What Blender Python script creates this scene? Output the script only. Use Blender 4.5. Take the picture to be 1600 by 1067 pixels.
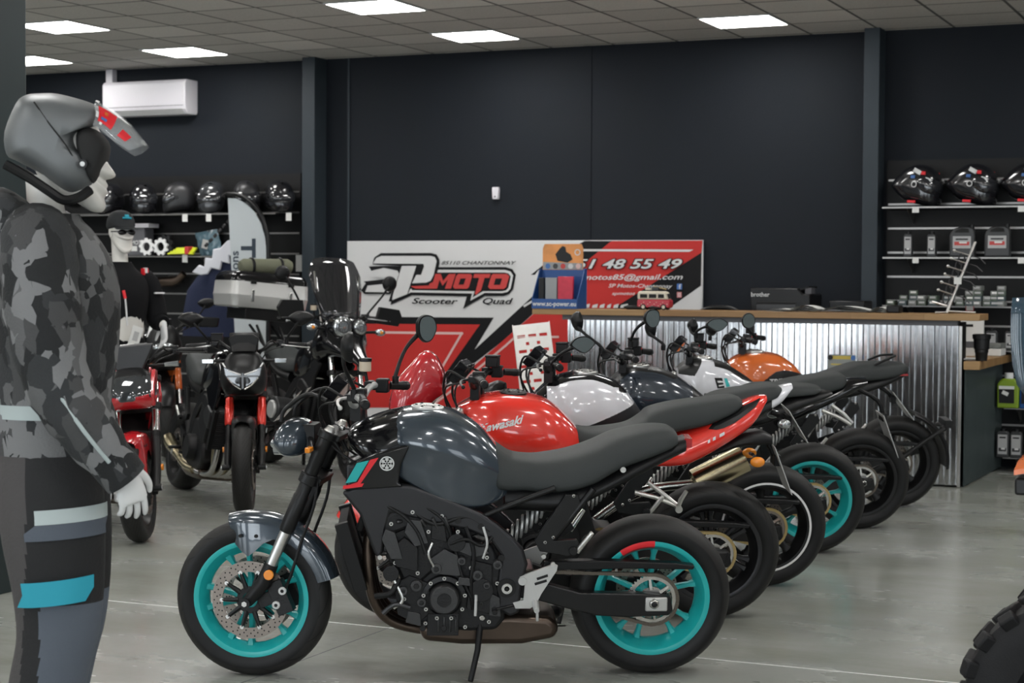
import bpy, bmesh, math, random
from mathutils import Vector, Matrix
from mathutils.bvhtree import BVHTree
for _o in list(bpy.data.objects): bpy.data.objects.remove(_o)
R = math.radians
random.seed(7)
SC = bpy.context.scene
COL = SC.collection

# ---------------------------------------------------------------- camera
_cd = bpy.data.cameras.new('camera')
CAM = bpy.data.objects.new('camera', _cd); COL.objects.link(CAM)
_cd.sensor_width = 36.0
_cd.lens = 62.743
_r, _u, _f = Vector((0.912, 0.41, 0.006)), Vector((-0.021, 0.031, 0.999)), Vector((-0.409, 0.912, -0.036))
_r = (_r - _f*_r.dot(_f)/_f.dot(_f)).normalized(); _u = (-_f).cross(_r).normalized()
_m = Matrix((_r, _u, -_f.normalized())).transposed().to_4x4()
_m.translation = (0.0, 0.0, 1.535)
CAM.matrix_world = _m
_cd.clip_end = 200
_cd.dof.use_dof = True
_cd.dof.focus_distance = 7.1
_cd.dof.aperture_fstop = 5.6
SC.camera = CAM

# ---------------------------------------------------------------- light and exposure
SC.view_settings.view_transform = 'Standard'
SC.view_settings.look = 'None'
SC.view_settings.gamma = 1.0
SC.view_settings.use_curve_mapping = False
SC.view_settings.exposure = 0.48
W = bpy.data.worlds.new('daylight'); SC.world = W; W.use_nodes = True
_bg = W.node_tree.nodes['Background']
_bg.inputs[0].default_value = (0.80, 0.92, 1.0, 1); _bg.inputs[1].default_value = 0.10
LAMP_STRENGTH = 19.0          # the ceiling panels' diffusers
def area(name, loc, target, sx, sy, power, col):
    l = bpy.data.lights.new(name, 'AREA'); l.shape = 'RECTANGLE'; l.size = sx; l.size_y = sy
    l.energy = power; l.color = col
    o = bpy.data.objects.new(name, l); COL.objects.link(o); o.location = loc
    o.rotation_euler = (Vector(target)-Vector(loc)).to_track_quat('-Z', 'Y').to_euler()
    return o
# daylight falling through the shop front behind the camera
for _x in (-13.0, -8.6, -4.2, .2, 4.6):
    area('shopfront_daylight', (_x, -7.0, 1.55), (_x, 8.0, 1.2), 2.7, 2.7, 105, (0.88, 0.95, 1.0))
for _y in (-3.0, 2.0):  # added lights out of view on the right, for reflections and fill
    area('added_side_light', (8.5, _y, 1.6), (-6.0, _y+4, 1.0), 2.8, 2.6, 60, (0.88, 0.95, 1.0))

# ---------------------------------------------------------------- materials
MATS = {}
def mat(name, col, rough=0.5, metal=0.0, coat=0.0, spec=0.5, noise=0.0, nscale=40.0, bump=0.0, bscale=200.0, emit=0.0, alpha=1.0, trans=0.0, crough=0.05, rvar=0.0):
    m = bpy.data.materials.new(name); m.use_nodes = True
    nt = m.node_tree; b = nt.nodes['Principled BSDF']
    b.inputs['Base Color'].default_value = (*col, 1)
    b.inputs['Roughness'].default_value = rough
    b.inputs['Metallic'].default_value = metal
    b.inputs['Coat Weight'].default_value = coat
    b.inputs['Coat Roughness'].default_value = crough
    b.inputs['Specular IOR Level'].default_value = spec
    b.inputs['Alpha'].default_value = alpha
    b.inputs['Transmission Weight'].default_value = trans
    if emit:
        b.inputs['Emission Color'].default_value = (*col, 1); b.inputs['Emission Strength'].default_value = emit
    if noise or bump or rvar:
        tc = nt.nodes.new('ShaderNodeTexCoord')
        n = nt.nodes.new('ShaderNodeTexNoise'); n.inputs['Scale'].default_value = nscale; n.inputs['Detail'].default_value = 5
        nt.links.new(tc.outputs['Object'], n.inputs['Vector'])
        if noise:
            mr = nt.nodes.new('ShaderNodeMapRange'); mr.inputs[3].default_value = 1-noise; mr.inputs[4].default_value = 1+noise
            nt.links.new(n.outputs['Fac'], mr.inputs[0])
            mx = nt.nodes.new('ShaderNodeMix'); mx.data_type = 'RGBA'; mx.blend_type = 'MULTIPLY'; mx.inputs[0].default_value = 1
            mx.inputs[6].default_value = (*col, 1)
            nt.links.new(mr.outputs[0], mx.inputs[7]); nt.links.new(mx.outputs[2], b.inputs['Base Color'])
        if rvar:
            mr2 = nt.nodes.new('ShaderNodeMapRange'); mr2.inputs[3].default_value = max(0, rough-rvar); mr2.inputs[4].default_value = rough+rvar
            nt.links.new(n.outputs['Fac'], mr2.inputs[0]); nt.links.new(mr2.outputs[0], b.inputs['Roughness'])
        if bump:
            n2 = nt.nodes.new('ShaderNodeTexNoise'); n2.inputs['Scale'].default_value = bscale; n2.inputs['Detail'].default_value = 3
            nt.links.new(tc.outputs['Object'], n2.inputs['Vector'])
            bp = nt.nodes.new('ShaderNodeBump'); bp.inputs['Strength'].default_value = bump; bp.inputs['Distance'].default_value = 0.01
            nt.links.new(n2.outputs['Fac'], bp.inputs['Height']); nt.links.new(bp.outputs[0], b.inputs['Normal'])
    MATS[name] = m
    return m
M = MATS
mat('rubber', (0.008, 0.008, 0.009), 0.6, spec=.3, bump=0.15, bscale=260, noise=.25, nscale=30)
mat('rubber_side', (0.009, 0.009, 0.0095), 0.5, spec=.3, noise=.2, nscale=20)
mat('black_plastic', (0.006, 0.006, 0.0065), 0.42, spec=.28, bump=0.05, bscale=500)
mat('satin_black', (0.0075, 0.0075, 0.008), 0.36, spec=.32, noise=.15)
mat('gloss_black', (0.005, 0.005, 0.006), 0.14, coat=.45, spec=.3)
mat('engine_black', (0.014, 0.014, 0.015), 0.40, metal=.3, spec=.4, bump=0.12, bscale=150)
mat('engine_grey', (0.062, 0.062, 0.064), 0.36, metal=.7, bump=0.1, bscale=150)
mat('frame_grey', (0.040, 0.040, 0.043), 0.36, metal=.75, bump=0.04, bscale=300)
mat('alu', (0.62, 0.61, 0.59), 0.33, metal=1.0, noise=.08)
mat('silver_paint', (0.55, 0.55, 0.54), 0.38, metal=.45)
mat('steel', (0.55, 0.54, 0.52), 0.24, metal=1.0)
mat('chrome', (0.78, 0.78, 0.78), 0.07, metal=1.0)
mat('disc_steel', (0.26, 0.225, 0.20), 0.36, metal=.9, noise=.08)
mat('dark_hole', (0.01, 0.01, 0.01), 0.8)
mat('chain_steel', (0.14, 0.12, 0.10), 0.42, metal=.8)
mat('gold_chain', (0.50, 0.38, 0.18), 0.36, metal=.9)
mat('exhaust', (0.10, 0.075, 0.06), 0.32, metal=.9, noise=.3, nscale=9)
mat('titanium', (0.40, 0.34, 0.22), 0.25, metal=1.0)
mat('teal', (0.012, 0.40, 0.40), 0.4, coat=.15)
mat('grey_paint', (0.038, 0.052, 0.068), 0.22, metal=.25, coat=1.0, crough=.03)
mat('dark_blue_paint', (0.020, 0.028, 0.042), 0.25, metal=.25, coat=1.0)
mat('red_paint', (0.80, 0.035, 0.022), 0.22, coat=1.0, crough=.04)
mat('deep_red', (0.45, 0.012, 0.018), 0.25, coat=1.0)
mat('white_paint', (0.70, 0.70, 0.74), 0.22, coat=1.0)
mat('orange_paint', (0.72, 0.15, 0.025), 0.25, coat=1.0)
mat('bright_red', (0.75, 0.02, 0.03), 0.4)
mat('fork_red', (0.70, 0.035, 0.02), 0.28, metal=.3, coat=.5)
mat('seat', (0.026, 0.030, 0.030), 0.62, bump=0.12, bscale=420, spec=.4)
mat('white', (0.78, 0.78, 0.78), 0.5)
mat('badge_white', (0.7, 0.7, 0.7), 0.4)
mat('amber', (0.80, 0.26, 0.02), 0.22, coat=.5)
mat('tail_red', (0.40, 0.01, 0.015), 0.15, coat=1)
mat('mirror', (0.30, 0.345, 0.34), 0.05, metal=.75)
mat('headlamp_glass', (0.42, 0.44, 0.45), 0.1, metal=.75)
mat('dark_lens', (0.06, 0.065, 0.07), 0.06, metal=.4, coat=1)
mat('clear_plastic', (0.9, 0.93, 0.95), 0.03, alpha=.13, coat=.6)
mat('smoke_plastic', (0.02, 0.02, 0.022), 0.04, alpha=.72, coat=1)
mat('reservoir', (0.65, 0.55, 0.42), 0.3, alpha=.85)
mat('gold_fork', (0.5, 0.36, 0.12), 0.3, metal=.9)

# ---------------------------------------------------------------- mesh kit
def V3(p): return Vector(p)
def catmull(pts, k, closed=False):
    pts = [Vector(p) for p in pts]; n = len(pts); out = []
    if n < 3 or k < 2: return pts
    for i in range(n if closed else n-1):
        p1, p2 = pts[i], pts[(i+1) % n]
        p0 = pts[i-1] if (closed or i > 0) else p1*2-p2
        p3 = pts[(i+2) % n] if (closed or i+2 < n) else p2*2-p1
        for j in range(k):
            t = j/k
            out.append(0.5*((2*p1)+(p2-p0)*t+(2*p0-5*p1+4*p2-p3)*t*t+(3*p1-p0-3*p2+p3)*t**3))
    if not closed: out.append(pts[-1])
    return out
class MB:
    def __init__(s): s.v = []; s.f = []; s.mi = []; s.mats = []
    def _m(s, m):
        m = M[m] if isinstance(m, str) else m
        if m not in s.mats: s.mats.append(m)
        return s.mats.index(m)
    def add(s, vs, fs, m, mf=None):
        o = len(s.v); s.v += [Vector(v) for v in vs]
        i = s._m(m)
        for f in fs:
            s.f.append([o+a for a in f])
            if mf:
                c = sum((Vector(vs[a]) for a in f), Vector())/len(f); s.mi.append(s._m(mf(c)))
            else: s.mi.append(i)
        return s
    def box(s, c, d, m, rot=None, taper=1.0):
        x, y, z = d[0]/2, d[1]/2, d[2]/2; vs = []
        for k, (a, b, e) in enumerate([(-1,-1,-1),(1,-1,-1),(1,1,-1),(-1,1,-1),(-1,-1,1),(1,-1,1),(1,1,1),(-1,1,1)]):
            t = taper if e > 0 else 1
            p = Vector((a*x*t, b*y*t, e*z))
            if rot is not None: p = rot @ p
            vs.append(p+Vector(c))
        return s.add(vs, [(0,3,2,1),(4,5,6,7),(0,1,5,4),(1,2,6,5),(2,3,7,6),(3,0,4,7)], m)
    def tube(s, pts, r, m, n=10, cap=True, closed=False, smooth=0, flat=None):
        if smooth: pts = catmull(pts, smooth, closed)
        pts = [Vector(p) for p in pts]; N = len(pts)
        rs = list(r) if isinstance(r, (list, tuple)) else [r]*N
        if len(rs) != N: rs = [rs[min(len(rs)-1, int(i*(len(rs)-1)/(N-1)))]*(1-((i*(len(rs)-1)/(N-1))%1)) + rs[min(len(rs)-1, int(i*(len(rs)-1)/(N-1))+1)]*((i*(len(rs)-1)/(N-1))%1) for i in range(N)]
        vs = []; prev = None
        for i in range(N):
            if closed: t = pts[(i+1) % N]-pts[i-1]
            else: t = pts[min(i+1, N-1)]-pts[max(i-1, 0)]
            t = t.normalized() if t.length > 1e-9 else Vector((0,0,1))
            if prev is None:
                a = Vector((0,0,1)) if abs(t.z) < .9 else Vector((0,1,0))
                u = t.cross(a).normalized()
            else:
                u = prev - t*prev.dot(t); u = u.normalized() if u.length > 1e-6 else t.orthogonal().normalized()
            prev = u; w = t.cross(u)
            for k in range(n):
                an = 2*math.pi*k/n
                vs.append(pts[i]+(u*math.cos(an)+w*math.sin(an)*(flat or 1))*rs[i])
        fs = []
        for i in range(N if closed else N-1):
            j = (i+1) % N
            for k in range(n): fs.append((i*n+k, i*n+(k+1) % n, j*n+(k+1) % n, j*n+k))
        if cap and not closed:
            fs.append(tuple(range(n))[::-1]); fs.append(tuple((N-1)*n+k for k in range(n)))
        return s.add(vs, fs, m)
    def lathe(s, prof, m, axis='z', n=32, c=(0,0,0), closed=False, mf=None, ang=(0, 2*math.pi)):
        full = abs(ang[1]-ang[0]-2*math.pi) < 1e-6
        vs = []; c = Vector(c); K = len(prof); nn = n if full else n+1
        for i in range(nn):
            a = ang[0]+(ang[1]-ang[0])*i/n; ca, sa = math.cos(a), math.sin(a)
            for (r, h) in prof:
                p = {'z': (r*ca, r*sa, h), 'y': (r*sa, h, r*ca), 'x': (h, r*ca, r*sa)}[axis]
                vs.append(c+Vector(p))
        fs = []
        for i in range(n):
            j = (i+1) % nn
            for k in range(K if closed else K-1):
                l = (k+1) % K
                fs.append((i*K+k, j*K+k, j*K+l, i*K+l))
        return s.add(vs, fs, m, mf)
    def cyl(s, c, r, h, m, axis='y', n=20, r2=None):
        r2 = r if r2 is None else r2
        return s.lathe([(0.0, -h/2), (r, -h/2), (r2, h/2), (0.0, h/2)], m, axis, n, c)
    def prism(s, poly, a, b, m, axis='y'):
        n = len(poly); vs = []
        for h in (a, b):
            for (p, q) in poly:
                vs.append({'y': (p, h, q), 'z': (p, q, h), 'x': (h, p, q)}[axis])
        fs = [tuple(range(n)), tuple(range(2*n-1, n-1, -1))]+[(i, n+i, n+(i+1) % n, (i+1) % n) for i in range(n)]
        return s.add(vs, fs, m)
    def loft(s, rings, m, cap=True, closed=True, mf=None):
        n = len(rings[0]); vs = [p for r in rings for p in r]; fs = []
        for i in range(len(rings)-1):
            for k in range(n if closed else n-1):
                l = (k+1) % n
                fs.append((i*n+k, i*n+l, (i+1)*n+l, (i+1)*n+k))
        if cap and closed:
            fs.append(tuple(range(n))[::-1]); fs.append(tuple((len(rings)-1)*n+k for k in range(n)))
        return s.add(vs, fs, m, mf)
    def symloft(s, st, m, kx=4, kr=3, mf=None):
        """st: stations (x, [(y,z) ... from bottom centre round the +y side to top centre])"""
        K = len(st[0][1]); rows = []
        for k in range(K): rows.append(catmull([(x, h[k][0], h[k][1]) for x, h in st], kx))
        rings = []
        for i in range(len(rows[0])):
            half = catmull([rows[k][i] for k in range(K)], kr)
            ring = half+[Vector((p.x, -p.y, p.z)) for p in half[-2:0:-1]]
            rings.append(ring)
        return s.loft(rings, m, mf=mf)
    def ell(s, c, r, m, nu=20, nv=12, rot=None):
        vs = []; c = Vector(c)
        for j in range(nv+1):
            t = math.pi*j/nv
            for i in range(nu):
                a = 2*math.pi*i/nu
                p = Vector((r[0]*math.sin(t)*math.cos(a), r[1]*math.sin(t)*math.sin(a), r[2]*math.cos(t)))
                vs.append(c+(rot @ p if rot is not None else p))
        return s.add(vs, [(j*nu+i, (j+1)*nu+i, (j+1)*nu+(i+1) % nu, j*nu+(i+1) % nu) for j in range(nv) for i in range(nu)], m)
    def xf(s, mtx, start=0):
        for i in range(start, len(s.v)): s.v[i] = mtx @ s.v[i]
        return s
    def bvh(s): return BVHTree.FromPolygons(s.v, s.f)
    def build(s, name, parent=None, bev=0.0, smooth=38, sub=0, seg=2):
        me = bpy.data.meshes.new(name)
        me.from_pydata([tuple(v) for v in s.v], [], s.f)
        for m in s.mats: me.materials.append(m)
        me.polygons.foreach_set('material_index', s.mi)
        bm = bmesh.new(); bm.from_mesh(me)
        bmesh.ops.remove_doubles(bm, verts=bm.verts, dist=1e-5)
        bmesh.ops.recalc_face_normals(bm, faces=bm.faces)
        bm.to_mesh(me); bm.free()
        if smooth:
            me.polygons.foreach_set('use_smooth', [True]*len(me.polygons))
            me.set_sharp_from_angle(angle=R(smooth))
        me.update()
        o = bpy.data.objects.new(name, me); COL.objects.link(o)
        if parent: o.parent = parent
        if bev:
            b = o.modifiers.new('bevel', 'BEVEL'); b.width = bev; b.segments = seg; b.limit_method = 'ANGLE'; b.angle_limit = R(35)
            b.harden_normals = False
        if sub:
            q = o.modifiers.new('sub', 'SUBSURF'); q.levels = sub; q.render_levels = sub
        return o
def rotm(axis, deg): return Matrix.Rotation(R(deg), 4, axis)
def r3(axis, deg): return Matrix.Rotation(R(deg), 3, axis)
def about(p, mtx): return Matrix.Translation(p) @ mtx @ Matrix.Translation(-Vector(p))
def thing(name, label, cat, loc=(0,0,0), rot=(0,0,0), group=None):
    o = bpy.data.objects.new(name, None); COL.objects.link(o); o.empty_display_size = .1
    o.location = loc; o.rotation_euler = rot
    return tag(o, label, cat, group)
def tag(o, label, cat, group=None):
    o['label'] = label; o['category'] = cat
    if group: o['group'] = group
    return o
def struct(o): o['kind'] = 'structure'; return o
def lab(o, l): o['label'] = l; return o
def dup(root, loc=None, rot=None, label=None):
    r = root.copy(); COL.objects.link(r)
    if loc is not None: r.location = loc
    if rot is not None: r.rotation_euler = rot
    if label: r['label'] = label
    for ch in list(root.children):
        c = ch.copy(); COL.objects.link(c); c.parent = r
        for g in list(ch.children):
            d = g.copy(); COL.objects.link(d); d.parent = c
    return r
_tc = {}
def text_geo(t, size, shear=0.0, bold=0.0, align='CENTER', spacing=1.0, sx=1.0):
    key = (t, size, shear, bold, align, spacing, sx)
    if key in _tc: return _tc[key]
    cu = bpy.data.curves.new('t', 'FONT'); cu.body = t; cu.size = size; cu.shear = shear; cu.offset = bold
    cu.align_x = align; cu.align_y = 'CENTER'; cu.space_character = spacing; cu.resolution_u = 3
    o = bpy.data.objects.new('t', cu); COL.objects.link(o)
    dg = bpy.context.evaluated_depsgraph_get(); dg.update()
    me = o.evaluated_get(dg).to_mesh()
    res = ([(v.co.x*sx, v.co.y) for v in me.vertices], [list(p.vertices) for p in me.polygons])
    o.evaluated_get(dg).to_mesh_clear(); bpy.data.objects.remove(o); bpy.data.curves.remove(cu)
    _tc[key] = res
    return res
def put_text(mb, t, size, m, org, ux, uy, **k):
    """lay lettering as flat faces: org + x*ux + y*uy"""
    vs, fs = text_geo(t, size, **k); org, ux, uy = Vector(org), Vector(ux), Vector(uy)
    mb.add([org+ux*x+uy*y for x, y in vs], fs, m)
    return mb
def fill_poly(poly, div=0):
    bm = bmesh.new(); vs = [bm.verts.new((a, b, 0)) for a, b in poly]; bm.faces.new(vs)
    if div:
        bmesh.ops.triangulate(bm, faces=bm.faces[:])
        bmesh.ops.subdivide_edges(bm, edges=bm.edges[:], cuts=div, use_grid_fill=True)
    bm.verts.index_update()
    r = [(v.co.x, v.co.y) for v in bm.verts], [[v.index for v in f.verts] for f in bm.faces]
    bm.free(); return r
def decal(mb, geo, m, tree, mapf, side=1, off=.0015):
    """press flat artwork (x,z) sideways on to a body; mapf turns artwork coordinates into (x,z)"""
    vs, fs = geo; out = []; ok = []
    for a, b in vs:
        x, z = mapf(a, b)
        h = tree.ray_cast(Vector((x, side*1.0, z)), Vector((0, -side, 0)))
        ok.append(h[0] is not None)
        out.append(Vector((x, h[0].y+side*off, z)) if h[0] is not None else Vector((x, 0, z)))
    fs = [f for f in fs if all(ok[i] for i in f)]
    if fs: mb.add(out, fs, m)
    return mb
def circ(cx, cz, r, n=20, a0=0): return [(cx+r*math.cos(a0+2*math.pi*i/n), cz+r*math.sin(a0+2*math.pi*i/n)) for i in range(n)]
# ---------------------------------------------------------------- setting
WY, HC = 15.0, 3.618
def node_floor():
    m = bpy.data.materials.new('polished_concrete'); m.use_nodes = True; nt = m.node_tree; b = nt.nodes['Principled BSDF']
    N = lambda t: nt.nodes.new(t); L = nt.links.new
    tc = N('ShaderNodeTexCoord')
    def noise(sc, de, ro=.6, st=None):
        n = N('ShaderNodeTexNoise'); n.inputs['Scale'].default_value = sc; n.inputs['Detail'].default_value = de; n.inputs['Roughness'].default_value = ro
        if st:
            mp = N('ShaderNodeMapping'); mp.inputs['Scale'].default_value = st; mp.inputs['Rotation'].default_value = (0, 0, R(25)); L(tc.outputs['Object'], mp.inputs[0]); L(mp.outputs[0], n.inputs['Vector'])
        else: L(tc.outputs['Object'], n.inputs['Vector'])
        return n.outputs['Fac']
    big, mid, fine = noise(.55, 4), noise(1.3, 5, .6, (.6, 1.3, 1)), noise(26, 4)
    r1 = N('ShaderNodeValToRGB'); r1.color_ramp.elements[0].color = (.25, .262, .235, 1); r1.color_ramp.elements[0].position = .3; r1.color_ramp.elements[1].color = (.37, .382, .36, 1); r1.color_ramp.elements[1].position = .7
    L(big, r1.inputs[0])
    r2 = N('ShaderNodeValToRGB'); r2.color_ramp.elements[0].color = (.80, .79, .73, 1); r2.color_ramp.elements[0].position = .32; r2.color_ramp.elements[1].color = (1.06, 1.06, 1.06, 1); r2.color_ramp.elements[1].position = .58
    L(mid, r2.inputs[0])
    mx = N('ShaderNodeMix'); mx.data_type = 'RGBA'; mx.blend_type = 'MULTIPLY'; mx.inputs[0].default_value = 1; L(r1.outputs[0], mx.inputs[6]); L(r2.outputs[0], mx.inputs[7])
    mr = N('ShaderNodeMapRange'); mr.inputs[3].default_value = .92; mr.inputs[4].default_value = 1.08; L(fine, mr.inputs[0])
    m2 = N('ShaderNodeMix'); m2.data_type = 'RGBA'; m2.blend_type = 'MULTIPLY'; m2.inputs[0].default_value = 1; L(mx.outputs[2], m2.inputs[6]); L(mr.outputs[0], m2.inputs[7])
    L(m2.outputs[2], b.inputs['Base Color'])
    rr = N('ShaderNodeMapRange'); rr.inputs[3].default_value = .16; rr.inputs[4].default_value = .36; L(mid, rr.inputs[0]); L(rr.outputs[0], b.inputs['Roughness'])
    bp = N('ShaderNodeBump'); bp.inputs['Strength'].default_value = .12; bp.inputs['Distance'].default_value = .01; L(noise(7, 5), bp.inputs['Height']); L(bp.outputs[0], b.inputs['Normal'])
    b.inputs['Coat Weight'].default_value = .25; b.inputs['Coat Roughness'].default_value = .12
    M['floor'] = m
node_floor()
t = MB(); t.add([(-22, -8, 0), (9, -8, 0), (9, WY, 0), (-22, WY, 0)], [(0, 1, 2, 3)], 'floor'); struct(t.build('floor', smooth=0))
mat('wall_paint', (0.0095, 0.0123, 0.0172), 0.7, spec=.22, noise=.18, nscale=3, bump=.08, bscale=60, rvar=.08)
mat('column_paint', (0.030, 0.040, 0.049), 0.55, spec=.3, noise=.12, nscale=4)
mat('dark_column', (0.014, 0.024, 0.026), 0.45, noise=.15, nscale=4)
mat('slat_black', (0.006, 0.006, 0.0065), 0.55, spec=.3, bump=.06, bscale=180, noise=.2)
mat('slat_alu', (0.36, 0.35, 0.34), 0.38, metal=.9)
mat('wood', (0.36, 0.21, 0.085), 0.45, noise=.3, nscale=6)
mat('paper', (0.72, 0.72, 0.70), 0.6)
mat('cardboard_grey', (0.10, 0.10, 0.11), 0.6)
mat('ac_white', (0.70, 0.68, 0.72), 0.4)
mat('diffuser', (1.0, 0.985, 0.96), 0.4, emit=LAMP_STRENGTH)
mat('lamp_frame', (0.6, 0.6, 0.6), 0.5)

def wood_node():
    m = M['wood']; nt = m.node_tree; b = nt.nodes['Principled BSDF']; N = nt.nodes.new; L = nt.links.new
    tc = N('ShaderNodeTexCoord'); mp = N('ShaderNodeMapping'); mp.inputs['Scale'].default_value = (1.2, 30, 30); L(tc.outputs['Object'], mp.inputs[0])
    n = N('ShaderNodeTexNoise'); n.inputs['Scale'].default_value = 3; n.inputs['Detail'].default_value = 6; L(mp.outputs[0], n.inputs['Vector'])
    br = N('ShaderNodeTexBrick'); br.inputs['Scale'].default_value = 1; br.inputs['Brick Width'].default_value = .55; br.inputs['Row Height'].default_value = .045; br.inputs['Mortar Size'].default_value = .0008
    br.inputs['Color1'].default_value = (.36, .22, .095, 1); br.inputs['Color2'].default_value = (.27, .145, .055, 1); br.inputs['Mortar'].default_value = (.16, .09, .04, 1); L(tc.outputs['Object'], br.inputs['Vector'])
    mr = N('ShaderNodeMapRange'); mr.inputs[3].default_value = .7; mr.inputs[4].default_value = 1.25; L(n.outputs['Fac'], mr.inputs[0])
    mx = N('ShaderNodeMix'); mx.data_type = 'RGBA'; mx.blend_type = 'MULTIPLY'; mx.inputs[0].default_value = 1; L(br.outputs['Color'], mx.inputs[6]); L(mr.outputs[0], mx.inputs[7]); L(mx.outputs[2], b.inputs['Base Color'])
wood_node()
def ceiling_node(gx, gy):
    m = mat('ceiling_tiles', (0.16, 0.155, 0.15), 0.8); nt = m.node_tree; b = nt.nodes['Principled BSDF']; N = nt.nodes.new; L = nt.links.new
    tc = N('ShaderNodeTexCoord'); sp = N('ShaderNodeSeparateXYZ'); L(tc.outputs['Object'], sp.inputs[0])
    def mm(op, a, c=None):
        k = N('ShaderNodeMath'); k.operation = op
        for i, q in enumerate((a, c)):
            if q is None: continue
            if isinstance(q, (int, float)): k.inputs[i].default_value = q
            else: L(q, k.inputs[i])
        return k.outputs[0]
    lines = []; ids = []
    for o, g in ((0, gx), (1, gy)):
        u = mm('DIVIDE', mm('SUBTRACT', sp.outputs[o], g-60.0), .6); fr = mm('FRACT', u); ids.append(mm('FLOOR', u))
        e = mm('MINIMUM', fr, mm('SUBTRACT', 1.0, fr)); lines.append(mm('LESS_THAN', e, .021))
    ln = mm('MAXIMUM', lines[0], lines[1])
    cb = N('ShaderNodeCombineXYZ'); L(ids[0], cb.inputs[0]); L(ids[1], cb.inputs[1])
    wn = N('ShaderNodeTexWhiteNoise'); wn.noise_dimensions = '2D'; L(cb.outputs[0], wn.inputs['Vector'])
    n = N('ShaderNodeTexNoise'); n.inputs['Scale'].default_value = 90; n.inputs['Detail'].default_value = 3; L(tc.outputs['Object'], n.inputs['Vector'])
    v = mm('ADD', mm('MULTIPLY', mm('POWER', wn.outputs['Value'], 3.0), .28), mm('ADD', mm('MULTIPLY', n.outputs['Fac'], .5), .66))
    mx = N('ShaderNodeMix'); mx.data_type = 'RGBA'; mx.blend_type = 'MULTIPLY'; mx.inputs[0].default_value = 1; mx.inputs[6].default_value = (0.62, 0.60, 0.57, 1); L(v, mx.inputs[7])
    m2 = N('ShaderNodeMix'); m2.data_type = 'RGBA'; L(ln, m2.inputs[0]); L(mx.outputs[2], m2.inputs[6]); m2.inputs[7].default_value = (.10, .098, .095, 1); L(m2.outputs[2], b.inputs['Base Color'])
GX, GY = -6.945, 13.714
ceiling_node(GX, GY)
t = MB(); t.add([(-22, -8, HC), (9, -8, HC), (9, WY, HC), (-22, WY, HC)], [(0, 1, 2, 3)], 'ceiling_tiles'); struct(t.build('ceiling', smooth=0))
t = MB(); t.box((-6.5, WY+.1, HC/2), (31, .2, HC), 'wall_paint'); struct(t.build('wall_back', smooth=0))
t = MB(); t.box((-5.99, WY-.004, HC/2), (.07, .008, HC), 'wall_paint'); struct(t.build('trim_1', smooth=0))
t = MB(); t.box((-8.45, WY-.006, HC/2), (.02, .012, HC), 'column_paint'); struct(t.build('trim_2', smooth=0))
for i, (xc, wd) in enumerate(((-8.77, .14), (-3.375, .13))):
    t = MB(); t.box((xc, WY-.11, HC/2), (wd, .22, HC), 'column_paint'); struct(t.build('column', bev=.004))
# floor joints
t = MB()
for (a, b_) in (((-5.094, 6.755, 0.0), (-3.58, 6.902, 0.0)),):
    dx = (b_[1]-a[1])/(b_[0]-a[0]); x0, x1 = -14.0, 4.0
    t.box(((x0+x1)/2, a[1]+.1, .0008), (x1-x0, .006, .0016), 'paper')
struct(t.build('trim_3', smooth=0))
t = MB(); t.box(((-3.657, 6.471, 0.0)[0], 4.0, .0006), (.004, 22.0, .0012), 'cardboard_grey'); struct(t.build('trim_4', smooth=0))
# near column at the left edge
a_ = (-5.726, 6.854, 1.31)
t = MB()
t.box((a_[0]-.05, a_[1], HC/2), (.13, .22, HC), 'dark_column'); t.box((a_[0]-.25, a_[1]-.09, HC/2), (.3, .05, HC), 'dark_column'); struct(t.build('column', bev=.006))

# ceiling lamps
def lamp(i, j, label):
    x, y = GX+.6*i+.3, GY+.6*j+.3
    o = thing('ceiling_light', label, 'ceiling light', (x, y, HC), (0, 0, 0), 'square ceiling lights')
    t = MB()
    for s in (1, -1): t.box((0, s*.292, -.004), (.60, .016, .012), 'lamp_frame'); t.box((s*.292, 0, -.004), (.016, .568, .012), 'lamp_frame')
    t.build('frame', o)
    t = MB(); t.box((0, 0, -.006), (.568, .568, .004), 'diffuser'); t.build('diffuser', o)
for i, j, l in ((0, 0, 'lit square ceiling panel nearest above the red and white banner'), (4, 0, 'lit square ceiling panel nearest the right wall column'), (-5, 0, 'lit square ceiling panel just right of the air conditioner'), (0, -3, 'lit square ceiling panel cut by the top edge of the picture'), (-5, -3, 'large lit ceiling panel at the top left corner, above the helmeted mannequin'), (-8, 0, 'lit ceiling panel beside the left pillar, half hidden by it')): lamp(i, j, l)
off = 'lit square ceiling panel over the shop floor, outside the picture'
for j in (-7, -11, -15, -20, -25):
    for i in (-12, -6, 0, 4, 10, 15): lamp(i, j, off)
for i, j in ((10, -3), (15, -3), (10, 0), (-12, -3), (4, -3)):
    if (i, j) != (4, -3): lamp(i, j, off)

# air conditioner
A0, A1 = (-11.164, 14.78, 3.478), (-10.171, 14.78, 3.126)
o = thing('air_conditioner', 'white wall-mounted air conditioner high on the dark wall', 'air conditioner', ((A0[0]+A1[0])/2, WY, A1[2]))
wa, ha = A1[0]-A0[0], A0[2]-A1[2]-.01
t = MB(); t.prism([(0, .03), (-.02, 0), (-.16, 0), (-.215, .05), (-.225, .10), (-.225, ha-.03), (-.20, ha), (0, ha)], -wa/2, wa/2, 'ac_white', 'x'); t.build('casing', o, bev=.008)
t = MB(); t.add([(-wa/2+.04, -.163, .0025), (wa/2-.04, -.163, .0025), (wa/2-.04, -.219, .052), (-wa/2+.04, -.219, .052)], [(0, 1, 2, 3)], 'lamp_frame'); t.box((0, -.2265, .085), (wa-.04, .002, .004), 'cardboard_grey'); t.build('air_flap', o, smooth=0)
d0 = (-11.191, 14.9, 3.55)
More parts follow.
